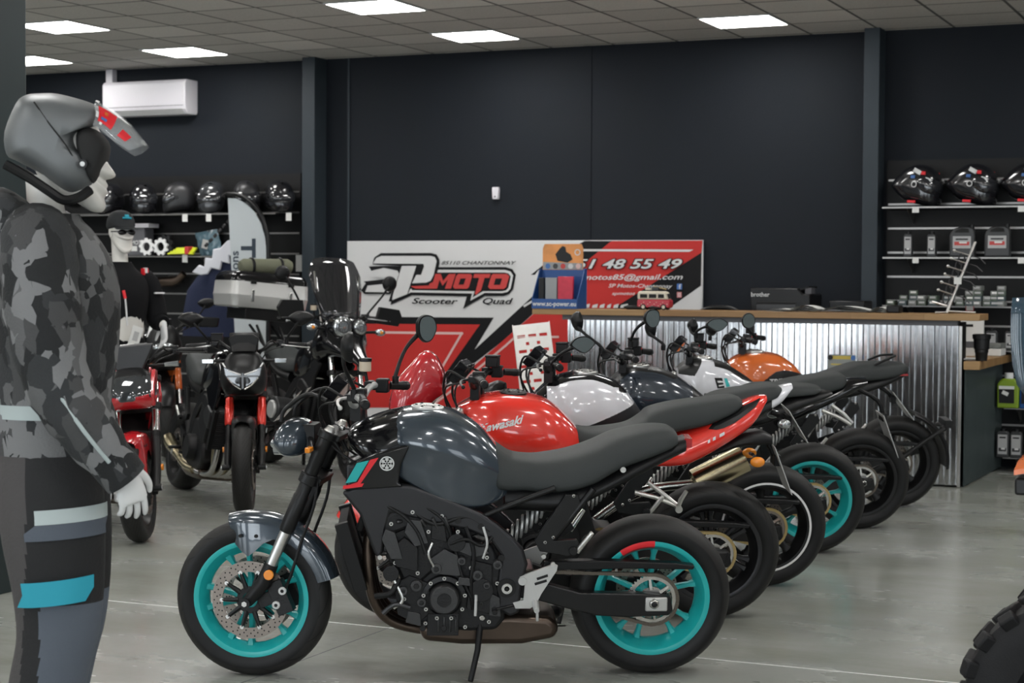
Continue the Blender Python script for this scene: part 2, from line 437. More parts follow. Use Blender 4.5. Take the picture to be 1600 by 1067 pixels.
t = MB(); t.box((d0[0], WY-.04, (HC+A0[2])/2-.01), (.085, .08, HC-A0[2]+.02), 'ac_white'); tag(t.build('pipe_duct', bev=.008), 'short white pipe duct rising from the air conditioner to the ceiling', 'duct')
# sensor
s0 = (-6.888, 14.97, 2.305)
o = thing('motion_sensor', 'small white motion sensor alone on the dark back wall', 'sensor', (s0[0], WY, s0[2]))
t = MB(); t.prism([(-.030, -.055), (.030, -.055), (.034, .03), (.03, .058), (-.03, .058), (-.034, .03)], -.045, 0, 'ac_white'); t.build('housing', o, bev=.008)
t = MB(); t.cyl((0, -.0455, -.03), .007, .003, 'dark_hole', 'y', 12); t.build('lens', o)

# ---------------------------------------------------------------- banner on the back wall
mat('banner_white', (0.62, 0.62, 0.62), 0.4, noise=.04, nscale=2)
mat('banner_red', (0.50, 0.030, 0.026), 0.5, spec=.25, noise=.05, nscale=2)
mat('banner_black', (0.007, 0.007, 0.008), 0.5, spec=.2)
mat('banner_pink', (0.66, 0.45, 0.43), 0.4)
mat('logo_red', (0.52, 0.045, 0.040), 0.4)
mat('soft_blue', (0.06, 0.16, 0.42), 0.4)
mat('insta', (0.60, 0.24, 0.24), 0.4)
BY = 14.955
def art(pts): return [(x, z) for x, y, z in pts]
class Art:
    def __init__(s, y): s.mb = MB(); s.y = y; s.n = 0
    def poly(s, pts, m):
        s.n += 1; vs, fs = fill_poly(pts); s.mb.add([(a, s.y-.0004*s.n, b) for a, b in vs], fs, m)
    def line(s, pts, w, m):
        for a, b in zip(pts, pts[1:]):
            a, b = Vector((a[0], a[1])), Vector((b[0], b[1])); d = (b-a).normalized(); n = Vector((-d.y, d.x))*w/2; e = d*w/2
            s.poly([tuple(a-e+n), tuple(a-e-n), tuple(b+e-n), tuple(b+e+n)], m)
    def text(s, t, x0, x1, z, h, m, shear=.25, bold=0.0, tilt=0.0, outline=None, ow=.006):
        s.n += 1
        vs, fs = text_geo(t, h*1.37, shear=shear, bold=bold*h, align='CENTER')
        xs = [v[0] for v in vs]; zs = [v[1] for v in vs]; k = (x1-x0)/(max(xs)-min(xs)); kz = 1.0; cz = (max(zs)+min(zs))/2
        def place(vs, kx, y): return [(x0+(a-min(xs))*kx, y, z+(b-cz)*kz+tilt*(a-min(xs))*kx) for a, b in vs]
        if outline:
            vo, fo_ = text_geo(t, h*1.37, shear=shear, bold=(bold+ow)*h, align='CENTER'); s.mb.add(place(vo, k, s.y-.0004*s.n), fo_, outline); s.n += 1
        s.mb.add(place(vs, k, s.y-.0004*s.n), fs, m)
c_ = lambda pts: pts
B_tl, B_tr = (-8.442, 14.955, 1.873), (-4.881, 14.955, 1.869)
o = thing('banner_board', 'wide red, white and black printed banner board against the back wall', 'banner', ((B_tl[0]+B_tr[0])/2, BY, .12))
bz0, bz1 = .12, (B_tl[2]+B_tr[2])/2
cx_b, cz_b = (B_tl[0]+B_tr[0])/2, .12
t = MB(); t.box((0, .012, (bz1-bz0)/2), (B_tr[0]-B_tl[0], .022, bz1-bz0), 'banner_white'); t.build('panel', o, bev=.003)
t = MB()
for s in (1, -1): t.box((s*1.5, .0, -.06), (.04, .05, .12), 'satin_black')
t.build('foot', o)
A = Art(BY); XL, XR = B_tl[0]+.003, B_tr[0]-.003
A.poly([(-8.439, 1.147), (-6.892, 1.162), (-7.087, 0.862), (-6.515, 1.352), (-6.442, 1.437), (-6.444, 1.606), (-6.482, 1.558), (-6.522, 1.557), (-6.357, 1.68), (-5.995, 1.865), (-5.736, 1.864), (-6.094, 1.593), (-6.217, 1.397), (-6.445, 1.247), (-6.816, 0.936), (-7.458, 0.462), (-7.579, 0.305), (-8.437, 0.274)], 'banner_black')
A.poly([(-8.439, 1.081), (-7.034, 1.095), (-7.434, 0.571), (-7.627, 0.303), (-8.437, 0.274)], 'banner_red')
A.line([(-8.439, 1.001), (-7.219, 1.01), (-7.599, 0.409), (-7.664, 0.324)], 0.022, 'banner_pink')
A.poly([(-5.736, 1.864), (-4.884, 1.866), (-4.892, 1.761), (-5.755, 1.235), (-5.747, 0.37), (-7.53, 0.307), (-7.397, 0.464), (-6.816, 0.936), (-6.445, 1.24), (-6.217, 1.397), (-6.094, 1.593)], 'banner_red')
A.poly([(-4.892, 1.761), (-4.895, 1.47), (-5.455, 1.084), (-5.448, 0.381), (-5.747, 0.37), (-5.755, 1.235)], 'banner_black')
A.poly([(-4.895, 1.47), (-4.89, 0.401), (-5.448, 0.381), (-5.455, 1.084)], 'banner_white')
A.line([(-7.53, 0.324), (-7.361, 0.443), (-6.768, 0.907), (-6.675, 0.986), (-6.249, 0.996)], 0.02, 'banner_pink')
A.poly([(-6.096, 1.792), (-4.965, 1.787), (-5.003, 1.767), (-6.107, 1.773)], 'banner_white')
A.poly([(-6.596, 1.277), (-6.446, 1.359), (-6.481, 1.32), (-6.584, 1.26)], 'banner_white')
A.poly([(-7.461, 1.625), (-6.772, 1.628), (-6.705, 1.609), (-6.669, 1.557), (-6.698, 1.425), (-6.734, 1.38), (-6.794, 1.361), (-6.983, 1.359), (-7.204, 1.24), (-7.167, 1.354), (-7.738, 1.359), (-7.967, 1.266), (-7.942, 1.368), (-7.739, 1.562)], 'banner_black')
A.poly([(-7.486, 1.6), (-6.778, 1.602), (-6.723, 1.587), (-6.696, 1.551), (-6.722, 1.43), (-6.752, 1.4), (-6.806, 1.388), (-6.983, 1.389), (-7.13, 1.315), (-7.112, 1.382), (-7.75, 1.387), (-7.942, 1.3), (-7.738, 1.427)], 'banner_white')
A.poly([(-7.486, 1.575), (-6.783, 1.578), (-6.745, 1.57), (-6.72, 1.543), (-6.744, 1.437), (-6.768, 1.413), (-6.809, 1.406), (-7.002, 1.404), (-7.106, 1.345), (-7.088, 1.403), (-7.738, 1.407), (-7.757, 1.449)], 'banner_black')
A.poly([(-7.757, 1.444), (-7.561, 1.453), (-7.505, 1.564), (-7.504, 1.423), (-7.7, 1.422)], 'logo_red')
A.poly([(-8.072, 1.756), (-7.537, 1.757), (-7.481, 1.743), (-7.452, 1.698), (-7.449, 1.659), (-7.48, 1.552), (-7.517, 1.485), (-7.574, 1.462), (-7.744, 1.455), (-7.763, 1.404), (-7.788, 1.359), (-7.948, 1.295), (-7.987, 1.3), (-7.917, 1.482), (-7.853, 1.635), (-8.162, 1.649), (-8.143, 1.714)], 'banner_black')
A.poly([(-8.066, 1.729), (-7.543, 1.73), (-7.499, 1.718), (-7.48, 1.681), (-7.511, 1.552), (-7.542, 1.498), (-7.586, 1.48), (-7.738, 1.472), (-7.694, 1.551), (-7.643, 1.552), (-7.612, 1.631), (-7.619, 1.655), (-8.156, 1.657), (-8.121, 1.709)], 'banner_white')
A.poly([(-7.847, 1.635), (-7.694, 1.636), (-7.788, 1.37), (-7.948, 1.312), (-7.942, 1.357)], 'banner_white')
A.poly([(-8.201, 1.629), (-8.02, 1.635), (-7.853, 1.635), (-7.872, 1.562), (-7.917, 1.448), (-7.968, 1.368), (-8.246, 1.366), (-8.285, 1.4), (-8.233, 1.469), (-8.253, 1.486), (-8.032, 1.51), (-8.02, 1.572), (-8.162, 1.572)], 'banner_black')
A.poly([(-8.039, 1.616), (-7.892, 1.59), (-7.876, 1.562), (-7.917, 1.454), (-7.948, 1.402), (-7.987, 1.385), (-8.239, 1.386), (-8.213, 1.446), (-8.032, 1.464), (-8.026, 1.521), (-8.181, 1.532), (-8.168, 1.589)], 'banner_white')
A.poly([(-8.253, 1.482), (-8.032, 1.504), (-8.045, 1.461), (-8.207, 1.457)], 'banner_black')
A.poly([(-7.492, 1.561), (-7.436, 1.562), (-7.411, 1.497), (-7.349, 1.562), (-7.28, 1.562), (-7.329, 1.425), (-7.391, 1.424), (-7.363, 1.508), (-7.417, 1.452), (-7.448, 1.508), (-7.473, 1.424), (-7.536, 1.423)], 'logo_red')
A.poly([(-7.255, 1.563), (-7.126, 1.563), (-7.111, 1.543), (-7.143, 1.441), (-7.164, 1.426), (-7.292, 1.425), (-7.308, 1.442), (-7.274, 1.545)], 'logo_red')
A.poly([(-7.089, 1.563), (-6.923, 1.564), (-6.935, 1.528), (-6.984, 1.527), (-7.02, 1.411), (-7.069, 1.371), (-7.081, 1.377), (-7.039, 1.527), (-7.101, 1.527)], 'logo_red')
A.poly([(-6.899, 1.564), (-6.759, 1.565), (-6.732, 1.545), (-6.764, 1.444), (-6.789, 1.426), (-6.928, 1.425), (-6.947, 1.445), (-6.915, 1.547)], 'logo_red')
A.poly([(-7.23, 1.52), (-7.175, 1.521), (-7.197, 1.463), (-7.251, 1.462)], 'banner_black')
A.poly([(-6.871, 1.523), (-6.805, 1.523), (-6.825, 1.463), (-6.89, 1.463)], 'banner_black')
A.poly([(-7.688, 1.63), (-7.653, 1.63), (-7.673, 1.574), (-7.707, 1.574)], 'banner_black')
A.text('85110 CHANTONNAY', -7.427, -6.663, 1.665, 0.034, 'banner_black', tilt=0.0026, shear=0.35, bold=0.015)
A.text('Scooter', -7.737, -7.254, 1.307, 0.055, 'banner_black', tilt=0.0021, shear=0.3, bold=0.028)
A.text('Quad', -7.001, -6.691, 1.309, 0.057, 'banner_black', tilt=0.0032, shear=0.3, bold=0.028)
A.text('51 48 55 49', -6.083, -5.066, 1.658, 0.085, 'banner_white', tilt=0.0029, shear=0.3, bold=0.03, outline='banner_black', ow=0.07)
A.text('spmotos85@gmail.com', -6.105, -5.058, 1.532, 0.049, 'banner_white', tilt=0.0086, shear=0.3, bold=0.02)
A.text('SP Motos-Chantonnay', -5.757, -5.154, 1.46, 0.034, 'banner_white', tilt=0.0, shear=0.3, bold=0.015)
A.text('spmotos', -5.723, -5.502, 1.389, 0.029, 'banner_white', tilt=0.009, shear=0.3, bold=0.015)
A.poly([(-5.111, 1.487), (-5.064, 1.487), (-5.064, 1.436), (-5.111, 1.436)], 'soft_blue')
A.text('f', -5.094, -5.072, 1.461, 0.045, 'banner_white', tilt=0.0, shear=0.0, bold=0.02)
A.poly([(-5.111, 1.413), (-5.068, 1.414), (-5.067, 1.365), (-5.11, 1.364)], 'insta')
A.poly([(-5.1, 1.403), (-5.078, 1.404), (-5.078, 1.375), (-5.1, 1.375)], 'banner_white')
A.poly([(-5.095, 1.397), (-5.083, 1.397), (-5.082, 1.381), (-5.095, 1.381)], 'insta')
A.poly([(-5.986, 1.288), (-5.932, 1.302), (-5.94, 1.264), (-5.994, 1.263)], 'banner_white')
A.poly([(-5.905, 1.289), (-5.856, 1.302), (-5.864, 1.265), (-5.913, 1.264)], 'banner_white')
A.poly([(-5.833, 1.29), (-5.789, 1.303), (-5.797, 1.266), (-5.842, 1.265)], 'banner_white')
A.poly([(-5.762, 1.291), (-5.726, 1.304), (-5.735, 1.266), (-5.77, 1.266)], 'banner_white')
A.poly([(-5.7, 1.292), (-5.655, 1.305), (-5.664, 1.267), (-5.708, 1.267)], 'banner_white')
A.poly([(-5.633, 1.293), (-5.567, 1.306), (-5.575, 1.269), (-5.642, 1.268)], 'banner_white')
A.mb.xf(Matrix.Translation((-cx_b, -BY, -cz_b)))
A.mb.build('printed_artwork', o, smooth=0)

# ---------------------------------------------------------------- counter
def galva():
    m = mat('corrugated_steel', (0.62, 0.63, 0.64), 0.2, metal=1.0); nt = m.node_tree; b = nt.nodes['Principled BSDF']; N = nt.nodes.new; L = nt.links.new
    tc = N('ShaderNodeTexCoord'); v = N('ShaderNodeTexVoronoi'); v.inputs['Scale'].default_value = 35; L(tc.outputs['Object'], v.inputs['Vector'])
    mr = N('ShaderNodeMapRange'); mr.inputs[3].default_value = .15; mr.inputs[4].default_value = .21; L(v.outputs['Color'], mr.inputs[0]); L(mr.outputs[0], b.inputs['Roughness'])
    n = N('ShaderNodeTexNoise'); n.inputs['Scale'].default_value = 2.2; n.inputs['Detail'].default_value = 4; L(tc.outputs['Object'], n.inputs['Vector'])
    r = N('ShaderNodeValToRGB'); r.color_ramp.elements[0].color = (.42, .43, .45, 1); r.color_ramp.elements[1].color = (.78, .78, .78, 1); L(n.outputs['Fac'], r.inputs[0]); L(r.outputs[0], b.inputs['Base Color'])
    mat('side_steel', (0.10, 0.125, 0.125), 0.36, metal=.85, noise=.25, nscale=8)
galva()
def corrugated(t, a, b, z0, z1, pitch, depth, m):
    a, b = Vector(a), Vector(b); d = b-a; L = d.length; d.normalize(); nrm = Vector((d.y, -d.x, 0)); n = int(L/pitch); pts = []
    for i in range(n+1):
        for f, h in ((0, 0), (.16, 0), (.24, .35), (.30, .85), (.36, 1), (.64, 1), (.70, .85), (.76, .35), (.84, 0)):
            s_ = (i+f)*pitch
            if s_ <= L: pts.append(a+d*s_+nrm*(h-1)*depth)
    k = len(pts); vs = [Vector((p.x, p.y, z0)) for p in pts]+[Vector((p.x, p.y, z1)) for p in pts]
    t.add(vs, [(i, i+1, k+i+1, k+i) for i in range(k-1)], m)
CX0, CX1, CY = -5.50, -2.365, 13.345
TZ1, TZ0 = 1.283, 1.235
o = thing('counter', 'long shop counter clad in bright corrugated steel sheet', 'counter', ((CX0+CX1)/2, CY+.15, 0))
off_ = Vector((-(CX0+CX1)/2, -(CY+.15), 0)); XF = Matrix.Translation(off_)
t = MB(); t.box(((CX0+CX1)/2, CY+.17, .615), (CX1-CX0-.02, .26, 1.21), 'slat_black'); t.xf(XF).build('carcass', o)
t = MB(); corrugated(t, (CX0, CY, 0), (CX1, CY, 0), .015, 1.195, .0885, .022, 'corrugated_steel'); t.xf(XF).build('corrugated_cladding', o, smooth=25)
t = MB(); t.box((CX1+.004, CY+.0, .60), (.022, .022, 1.19), 'alu'); t.xf(XF).build('corner_strip', o, bev=.002)
t = MB(); t.box(((CX0+CX1)/2-.03, CY+.06, 1.215), (CX1-CX0+.02, .12, .04), 'cardboard_grey'); t.xf(XF).build('top_rail', o)
ct = thing('countertop', 'thin solid wood top running along the corrugated counter', 'countertop', (-4.0, CY+.13, TZ0))
t = MB(); t.box((-.005, .02, .024), (3.57, .38, .048), 'wood'); t.build('board', ct, bev=.004)
dk = thing('desk', 'lower wooden desk with dark corrugated side at the counter end', 'desk', (-2.9, 14.2, 0))
t = MB(); corrugated(t, (.575, -.84, 0), (.60, .72, 0), .01, .87, .045, .008, 'side_steel'); t.build('side_cladding', dk, smooth=25)
t = MB(); t.prism([(-.2, -.49), (.56, -.49), (.56, -.85), (.677, -.85), (.677, .72), (-.2, .72)], .874, .936, 'wood', 'z'); t.build('desk_top', dk, bev=.004)
t = MB(); t.box((.54, .12, .435), (.03, 1.18, .87), 'slat_black'); t.box((-.15, .12, .435), (.03, 1.18, .87), 'slat_black'); t.build('carcass', dk)

# display box of chargers
mat('box_blue', (0.015, 0.07, 0.24), 0.4); mat('sunset', (0.70, 0.28, 0.08), 0.45, noise=.4, nscale=8); mat('pack_red', (0.55, 0.02, 0.05), 0.35, noise=.25, nscale=30); mat('pack_grey', (0.28, 0.29, 0.29), 0.4)
CTZ = TZ1
def onc(px, dy=0.0): # place along the counter top
    return px
bx0, bx1 = (-5.788, 13.42, 1.284)[0], (-5.393, 13.42, 1.289)[0]; bh = (-5.661, 13.5, 1.809)[2]
o = thing('display_box', 'blue counter display box of battery chargers with a sunset picture header', 'display box', ((bx0+bx1)/2, 13.40, CTZ))
w_ = bx1-bx0; H_ = bh-CTZ; t = MB(); D_ = .20
t.box((0, -.0, .004), (w_, D_, .008), 'box_blue'); t.box((0, D_/2, H_*.31), (w_, .006, H_*.62), 'box_blue'); t.box((0, -D_/2, H_*.075), (w_, .006, H_*.15), 'box_blue')
for s in (1, -1): t.prism([(-D_/2, 0), (D_/2, 0), (D_/2, H_*.62), (D_/2-.05, H_*.60), (-D_/2, H_*.15)], s*w_/2-.003, s*w_/2+.003, 'box_blue', 'x')
t.build('tray', o)
t = MB(); t.prism([(-w_*.48, H_*.60), (w_*.42, H_*.60), (w_*.42, H_*.93), (w_*.38, H_), (-w_*.44, H_), (-w_*.48, H_*.93)], D_/2-.004, D_/2+.004, 'sunset'); t.prism([(-w_*.47, H_*.605), (w_*.41, H_*.605), (w_*.41, H_*.70), (-w_*.47, H_*.72)], D_/2-.0055, D_/2-.0045, 'pack_grey')
for i, c in enumerate(('soft_blue', 'engine_grey', 'logo_red', 'banner_white', 'banner_pink')): t.cyl((-w_*.36+w_*.17*i, D_/2-.007, H_*.655), .022, .002, c, 'y', 16)
rider = [(-.09, .74), (-.12, .84), (-.06, .93), (-.02, .97), (.02, .95), (.03, .88), (.09, .84), (.12, .76), (.05, .71)]
t.prism([(a*w_*1.6, b*H_) for a, b in rider], D_/2-.007, D_/2-.005, 'satin_black'); t.lathe([(.026, D_/2-.006), (.018, D_/2-.006)], 'banner_white', 'y', 20, (w_*.30, 0, H_*.87)); t.build('header_card', o)
t = MB(); put_text(t, 'www.sc-power.eu', .052, 'banner_white', (0, -D_/2-.004, H_*.072), (1, 0, 0), (0, 0, 1), bold=.0012); t.build('lettering', o, smooth=0)
tag(MB().box((-.055+o.location.x, 13.37, CTZ+.14), (.10, .03, .22), 'pack_grey').build('charger_pack', bev=.003), 'grey boxed charger in the blue display box', 'package')
tag(MB().box((.07+o.location.x, 13.37, CTZ+.145), (.13, .03, .23), 'pack_red').build('charger_pack', bev=.003), 'red boxed charger in the blue display box', 'package')
tag(MB().box((-.145+o.location.x, 13.38, CTZ+.14), (.05, .03, .22), 'satin_black').build('charger_pack', bev=.003), 'narrow black boxed charger at the left of the blue display box', 'package')
# toy camper van
mat('van_red', (0.50, 0.04, 0.06), 0.35); mat('cream', (0.66, 0.60, 0.48), 0.4)
vx0, vx1 = (-4.903, 13.42, 1.295)[0], (-4.629, 13.42, 1.299)[0]; L_ = vx1-vx0
o = thing('toy_van', 'small red and cream toy camper van standing on the counter', 'toy', ((vx0+vx1)/2, 13.40, CTZ))
k = L_; t = MB(); t.prism([(-.48*k, .06*k), (.47*k, .06*k), (.50*k, .12*k), (.49*k, .28*k), (.46*k, .30*k), (-.49*k, .30*k), (-.5*k, .1*k)], -.18*k, .18*k, 'van_red')
for i in range(14):
    t.lathe([(0, -.181*k), (.012*k, -.181*k)], 'cream', 'y', 8, ((-.42+.065*i)*k, 0, (.12+.10*((i*7) % 3)/2)*k))
t.build('lower_body', o, bev=.012)
t = MB(); t.prism([(-.49*k, .30*k), (.46*k, .30*k), (.38*k, .50*k), (.30*k, .54*k), (-.44*k, .54*k), (-.49*k, .48*k)], -.175*k, .175*k, 'cream'); t.build('upper_body', o, bev=.012)
t = MB()
for a, b in ((-.40, -.18), (-.13, .10), (.15, .33)): t.box(((a+b)/2*k, -.177*k, .40*k), ((b-a)*k, .004, .11*k), 'dark_hole')
t.add([(.455*k, -.14*k, .33*k), (.455*k, .14*k, .33*k), (.40*k, .12*k, .47*k), (.40*k, -.12*k, .47*k)], [(0, 1, 2, 3)], 'dark_hole'); t.build('window', o, smooth=0)
for a in (-.30, .32):
    for s in (1, -1):
        t = MB(); t.cyl((a*k, s*.165*k, .085*k), .085*k, .05*k, 'rubber', 'y', 18); t.cyl((a*k, s*.192*k, .085*k), .05*k, .01*k, 'cream', 'y', 14); t.build('wheel', o)
t = MB()
for s in (1, -1): t.tube([(-.35*k, s*.12*k, .57*k), (.30*k, s*.12*k, .57*k)], .008*k, 'satin_black', 6)
t.box((-.2*k, 0, .60*k), (.16*k, .14*k, .06*k), 'cream'); t.box((.02*k, 0, .62*k), (.2*k, .16*k, .08*k), 'engine_grey'); t.tube([(-.05*k, 0, .68*k), (.34*k, 0, .60*k)], .015*k, 'gold_chain', 8); t.build('roof_rack', o)
# pens
for (a, b, l) in ((916, 952, 'black pen lying on the counter beside the display box'), (956, 978, 'grey pen lying on the counter just left of the toy van')):
    x0, x1 = -5.02+(a-915)*.0052, -5.02+(b-915)*.0052
    t = MB(); t.tube([(x0, 13.36, CTZ+.018), (x0+.03, 13.36, CTZ+.018), (x1-.02, 13.37, CTZ+.018), (x1, 13.37, CTZ+.018)], [.008, .018, .018, .006], 'satin_black', 10); tag(t.build('pen'), l, 'pen')
# printers behind the counter, on a cabinet
pc = thing('cabinet', 'black cabinet behind the counter carrying the printers', 'cabinet', (-4.28, 14.38, 0)); t = MB(); t.box((0, 0, .56), (1.65, .5, 1.12), 'slat_black'); t.build('carcass', pc, bev=.01)
p0, p1 = (-4.252, 14.05, 1.295)[0], (-3.672, 14.05, 1.303)[0]; ptop = (-4.034, 14.05, 1.459)[2]
o = thing('printer', 'black office printer with a paper tray behind the counter', 'printer', ((p0+p1)/2, 14.36, 1.12)); w_ = (p1-p0)*.86; h_ = ptop-1.12
t = MB(); t.prism([(-w_/2, 0), (w_/2, 0), (w_/2, h_*.86), (w_*.38, h_*.86), (w_*.30, h_), (-w_/2, h_)], -.2, .2, 'satin_black'); t.build('body', o, bev=.012)
t = MB(); t.box((-.03, -.203, h_*.50), (w_*.66, .01, h_*.30), 'engine_grey'); t.box((-.03, -.205, h_*.64), (w_*.66, .01, h_*.06), 'dark_hole'); t.build('paper_tray', o, bev=.003)
t = MB(); t.box((w_*.33, -.02, h_*.98), (w_*.26, .28, .015), 'black_plastic', r3('Y', -14)); t.box((w_*.45, -.1, h_*.94), (.05, .12, .05), 'cardboard_grey'); t.build('document_feeder', o)
t = MB(); put_text(t, 'brother', .05, 'banner_white', (-w_*.33, -.2035, h_*.84), (1, 0, 0), (0, 0, 1), bold=.001); t.build('lettering', o, smooth=0)
q0, q1 = (-3.652, 14.05, 1.354)[0], (-3.249, 14.05, 1.359)[0]
o = thing('printer', 'flat grey printer with a raised lid, beside the column', 'printer', ((q0+q1)/2, 14.36, 1.12)); w_ = q1-q0
t = MB(); t.box((0, 0, .085), (w_, .36, .17), 'engine_grey'); t.build('body', o, bev=.012)
t = MB(); t.box((.02, .02, .205), (w_*.72, .28, .07), 'satin_black'); t.build('lid', o, bev=.01)
t = MB(); t.box((0, -.182, .09), (w_*.85, .006, .05), 'dark_hole'); t.build('slot', o)
# chair back seen over the counter
cb0 = (-4.383, 14.0, 1.326)
o = thing('office_chair', 'black office chair whose rounded back shows above the counter', 'chair', (cb0[0], 13.88, 0))
t = MB(); t.tube([(-.22, 0, 1.08), (-.19, .0, 1.23), (-.10, .0, 1.29), (0, 0, 1.30), (.10, 0, 1.29), (.19, 0, 1.23), (.22, 0, 1.08)], .02, 'satin_black', 10, smooth=4); t.prism([(-.2, .80), (.2, .80), (.2, 1.2), (.1, 1.28), (-.1, 1.28), (-.2, 1.2)], -.012, .012, 'black_plastic'); t.build('backrest', o)
t = MB(); t.box((0, 0, .50), (.42, .32, .07), 'black_plastic'); t.build('seat', o, bev=.03)
t = MB(); t.tube([(0, 0, .10), (0, 0, .48)], .03, 'satin_black'); t.tube([(0, .12, .5), (0, .14, .6), (0, .03, .85)], .02, 'satin_black', smooth=3); t.build('post', o)
for i in range(5):
    a = i*1.257; t = MB(); t.tube([(0, 0, .10), (.17*math.cos(a), .17*math.sin(a), .075)], [.025, .015], 'satin_black', 8); t.ell((.17*math.cos(a), .17*math.sin(a), .03), (.03, .03, .03), 'rubber', 10, 6); t.build('leg', o)
# papers and notebook on the counter
rp = random.Random(3)
PX = ((1215, 1245, 'white sheet of paper lying behind the printer on the counter'), (1248, 1292, 'loose white papers by the flat printer on the counter'), (1295, 1365, 'fanned white papers at the foot of the wall column'), (1368, 1395, 'last white sheet on the counter before the bracelet stand'))
for i, (a, b, l) in enumerate(PX):
    x0 = -5.575+(a-880)*.00514; x1 = -5.575+(b-880)*.00514; t = MB()
    for q in range(3):
        z = CTZ+.002+.007*q+.006*i % .009; n = 8; vs = []
        for u in range(n+1):
            f = u/n; hz = z+.028*math.sin(f*math.pi)*(.4+.3*q)*(1 if i > 0 else .2)
            for y in (13.36, 13.58): vs.append((x0+(x1-x0)*f+.01*q, y+.01*q, hz))
        t.add(vs, [(2*u, 2*u+2, 2*u+3, 2*u+1) for u in range(n)], 'paper')
    tag(t.build('paper_sheets', smooth=60), l, 'paper')
n0 = (-2.867, 13.45, 1.335)
t = MB(); t.box((n0[0], 13.42, CTZ+.03), (.10, .14, .06), 'satin_black'); tag(t.build('wallet', bev=.012), 'small black wallet on the counter near the bracelet stand', 'wallet')
# stand with hanging bracelets
b0, b1 = (-2.48, 13.42, 1.298), (-2.308, 13.6, 1.819)
o = thing('bracelet_stand', 'slanted metal stand hung with black bracelets on the counter end', 'display stand', (b0[0], 13.42, CTZ))
d_ = Vector(b1)-Vector((b0[0], 13.42, CTZ)); t = MB(); t.tube([(0, 0, .006), d_], .011, 'alu', 10); t.tube([(0, 0, .02), (.20, .06, .01)], .008, 'alu', 8); t.tube([(.0, 0, .06), (-.10, -.05, .09)], .007, 'alu', 8); t.tube([(0, 0, .01), (-.10, .1, .008)], .008, 'alu', 8); t.build('pole', o)
mat('bracelet', (.02, .02, .022), .4)
for i in range(6):
    f = .26+.11*i; c = d_*f; t = MB(); t.tube([c, c+Vector((-.11, -.01, .035))], .005, 'alu', 6); t.ell(c+Vector((-.115, -.01, .037)), (.012,)*3, 'alu', 8, 6); t.tube([c, c+Vector((.07, .01, -.02)), c+Vector((.11, .01, -.06))], .005, 'bracelet', 6); t.build('hook', o)
    t = MB(); cc = c+Vector((-.06, -.01, -.025)); t.tube([cc+Vector((.022*math.cos(a_*.5236), .012*math.sin(a_*.5236), .045*math.sin(a_*.5236))) for a_ in range(12)], .006, 'bracelet', 6, closed=True)
    t.xf(Matrix.Translation((b0[0], 13.42, CTZ))); tag(t.build('bracelet'), 'black bracelet on the slanted metal stand', 'bracelet', 'bracelets on the stand')
t = MB(); t.box((b0[0]+.075, 13.43, CTZ+.245), (.055, .004, .05), 'paper'); tag(t.build('price_tag'), 'small white price card hanging on the bracelet stand', 'price tag')
# flyer stuck on the corrugated steel, seen over the last bike's saddle
f0, f1 = (-3.348, 13.3, 0.963), (-3.14, 13.3, 0.789)
mat('flyer_grey', (0.26, 0.28, 0.27), .5); mat('flyer_yellow', (.55, .42, .08), .5)
o = thing('flyer', 'small grey flyer with yellow lines held on the corrugated steel', 'flyer', ((f0[0]+f1[0])/2, CY-.004, f1[2])); w_ = f1[0]-f0[0]; h_ = f0[2]-f1[2]
t = MB(); t.box((0, -.001, h_/2), (w_, .003, h_), 'flyer_grey'); t.build('sheet', o)
t = MB(); t.box((0, -.003, h_*.88), (w_*.72, .001, h_*.15), 'flyer_yellow'); t.box((.0, -.003, h_*.58), (w_*.8, .001, h_*.06), 'flyer_yellow'); t.box((.02, -.003, h_*.25), (w_*.5, .001, h_*.06), 'flyer_yellow'); t.build('printed_lines', o, smooth=0)
for s, m_ in ((-1, 'satin_black'), (1, 'soft_blue')): t = MB(); t.cyl((s*w_*.42, -.008, h_*.88), .018, .014, m_, 'y', 14); t.build('magnet', o)

# aluminium loading ramp and stool left of the counter
r0, r1, r2_, r3_ = (-5.313, 11.861, 1.199), (-5.075, 11.967, 1.191), (-4.993, 11.878, 0.796), (-5.209, 11.782, 0.795)
rx = (Vector(r0)+Vector(r1))/2; up = ((Vector(r0)+Vector(r1))/2-(Vector(r2_)+Vector(r3_))/2).normalized(); wdir = (Vector(r1)-Vector(r0)).normalized(); wdir = (wdir-up*wdir.dot(up)).normalized(); nr = wdir.cross(up).normalized()
wr = (Vector(r1)-Vector(r0)).length; Lr = rx.z/up.z
o = thing('loading_ramp', 'perforated aluminium loading ramp standing upright by the counter end', 'ramp', tuple(rx-up*Lr)); b_ = rx-up*Lr
def rp_(u, v, n=0.0): return wdir*u+up*v+nr*n
t = MB()
rows = int(Lr/.056); slots = []
us = [-wr/2, -wr*.42, -wr*.2, -wr*.11, wr*.11, wr*.2, wr*.42, wr/2]
for r_ in range(rows):
    v0 = Lr-.06-(r_+1)*.056; va, vb = v0+.016, v0+.040
    for seg in range(7):
        hole = (seg in (1, 5) or seg == 3) if r_ % 2 == 0 else seg in (2, 4)
        a, b2 = us[seg], us[seg+1]
        parts_ = [(v0, va), (vb, v0+.056)] if hole else [(v0, v0+.056)]
        for (p_, q_) in parts_:
            vs = [rp_(x_, y_, z_) for z_ in (.0, .006) for x_, y_ in ((a, p_), (b2, p_), (b2, q_), (a, q_))]
            t.add(vs, [(0, 1, 2, 3), (7, 6, 5, 4), (0, 4, 5, 1), (2, 6, 7, 3)], 'alu')
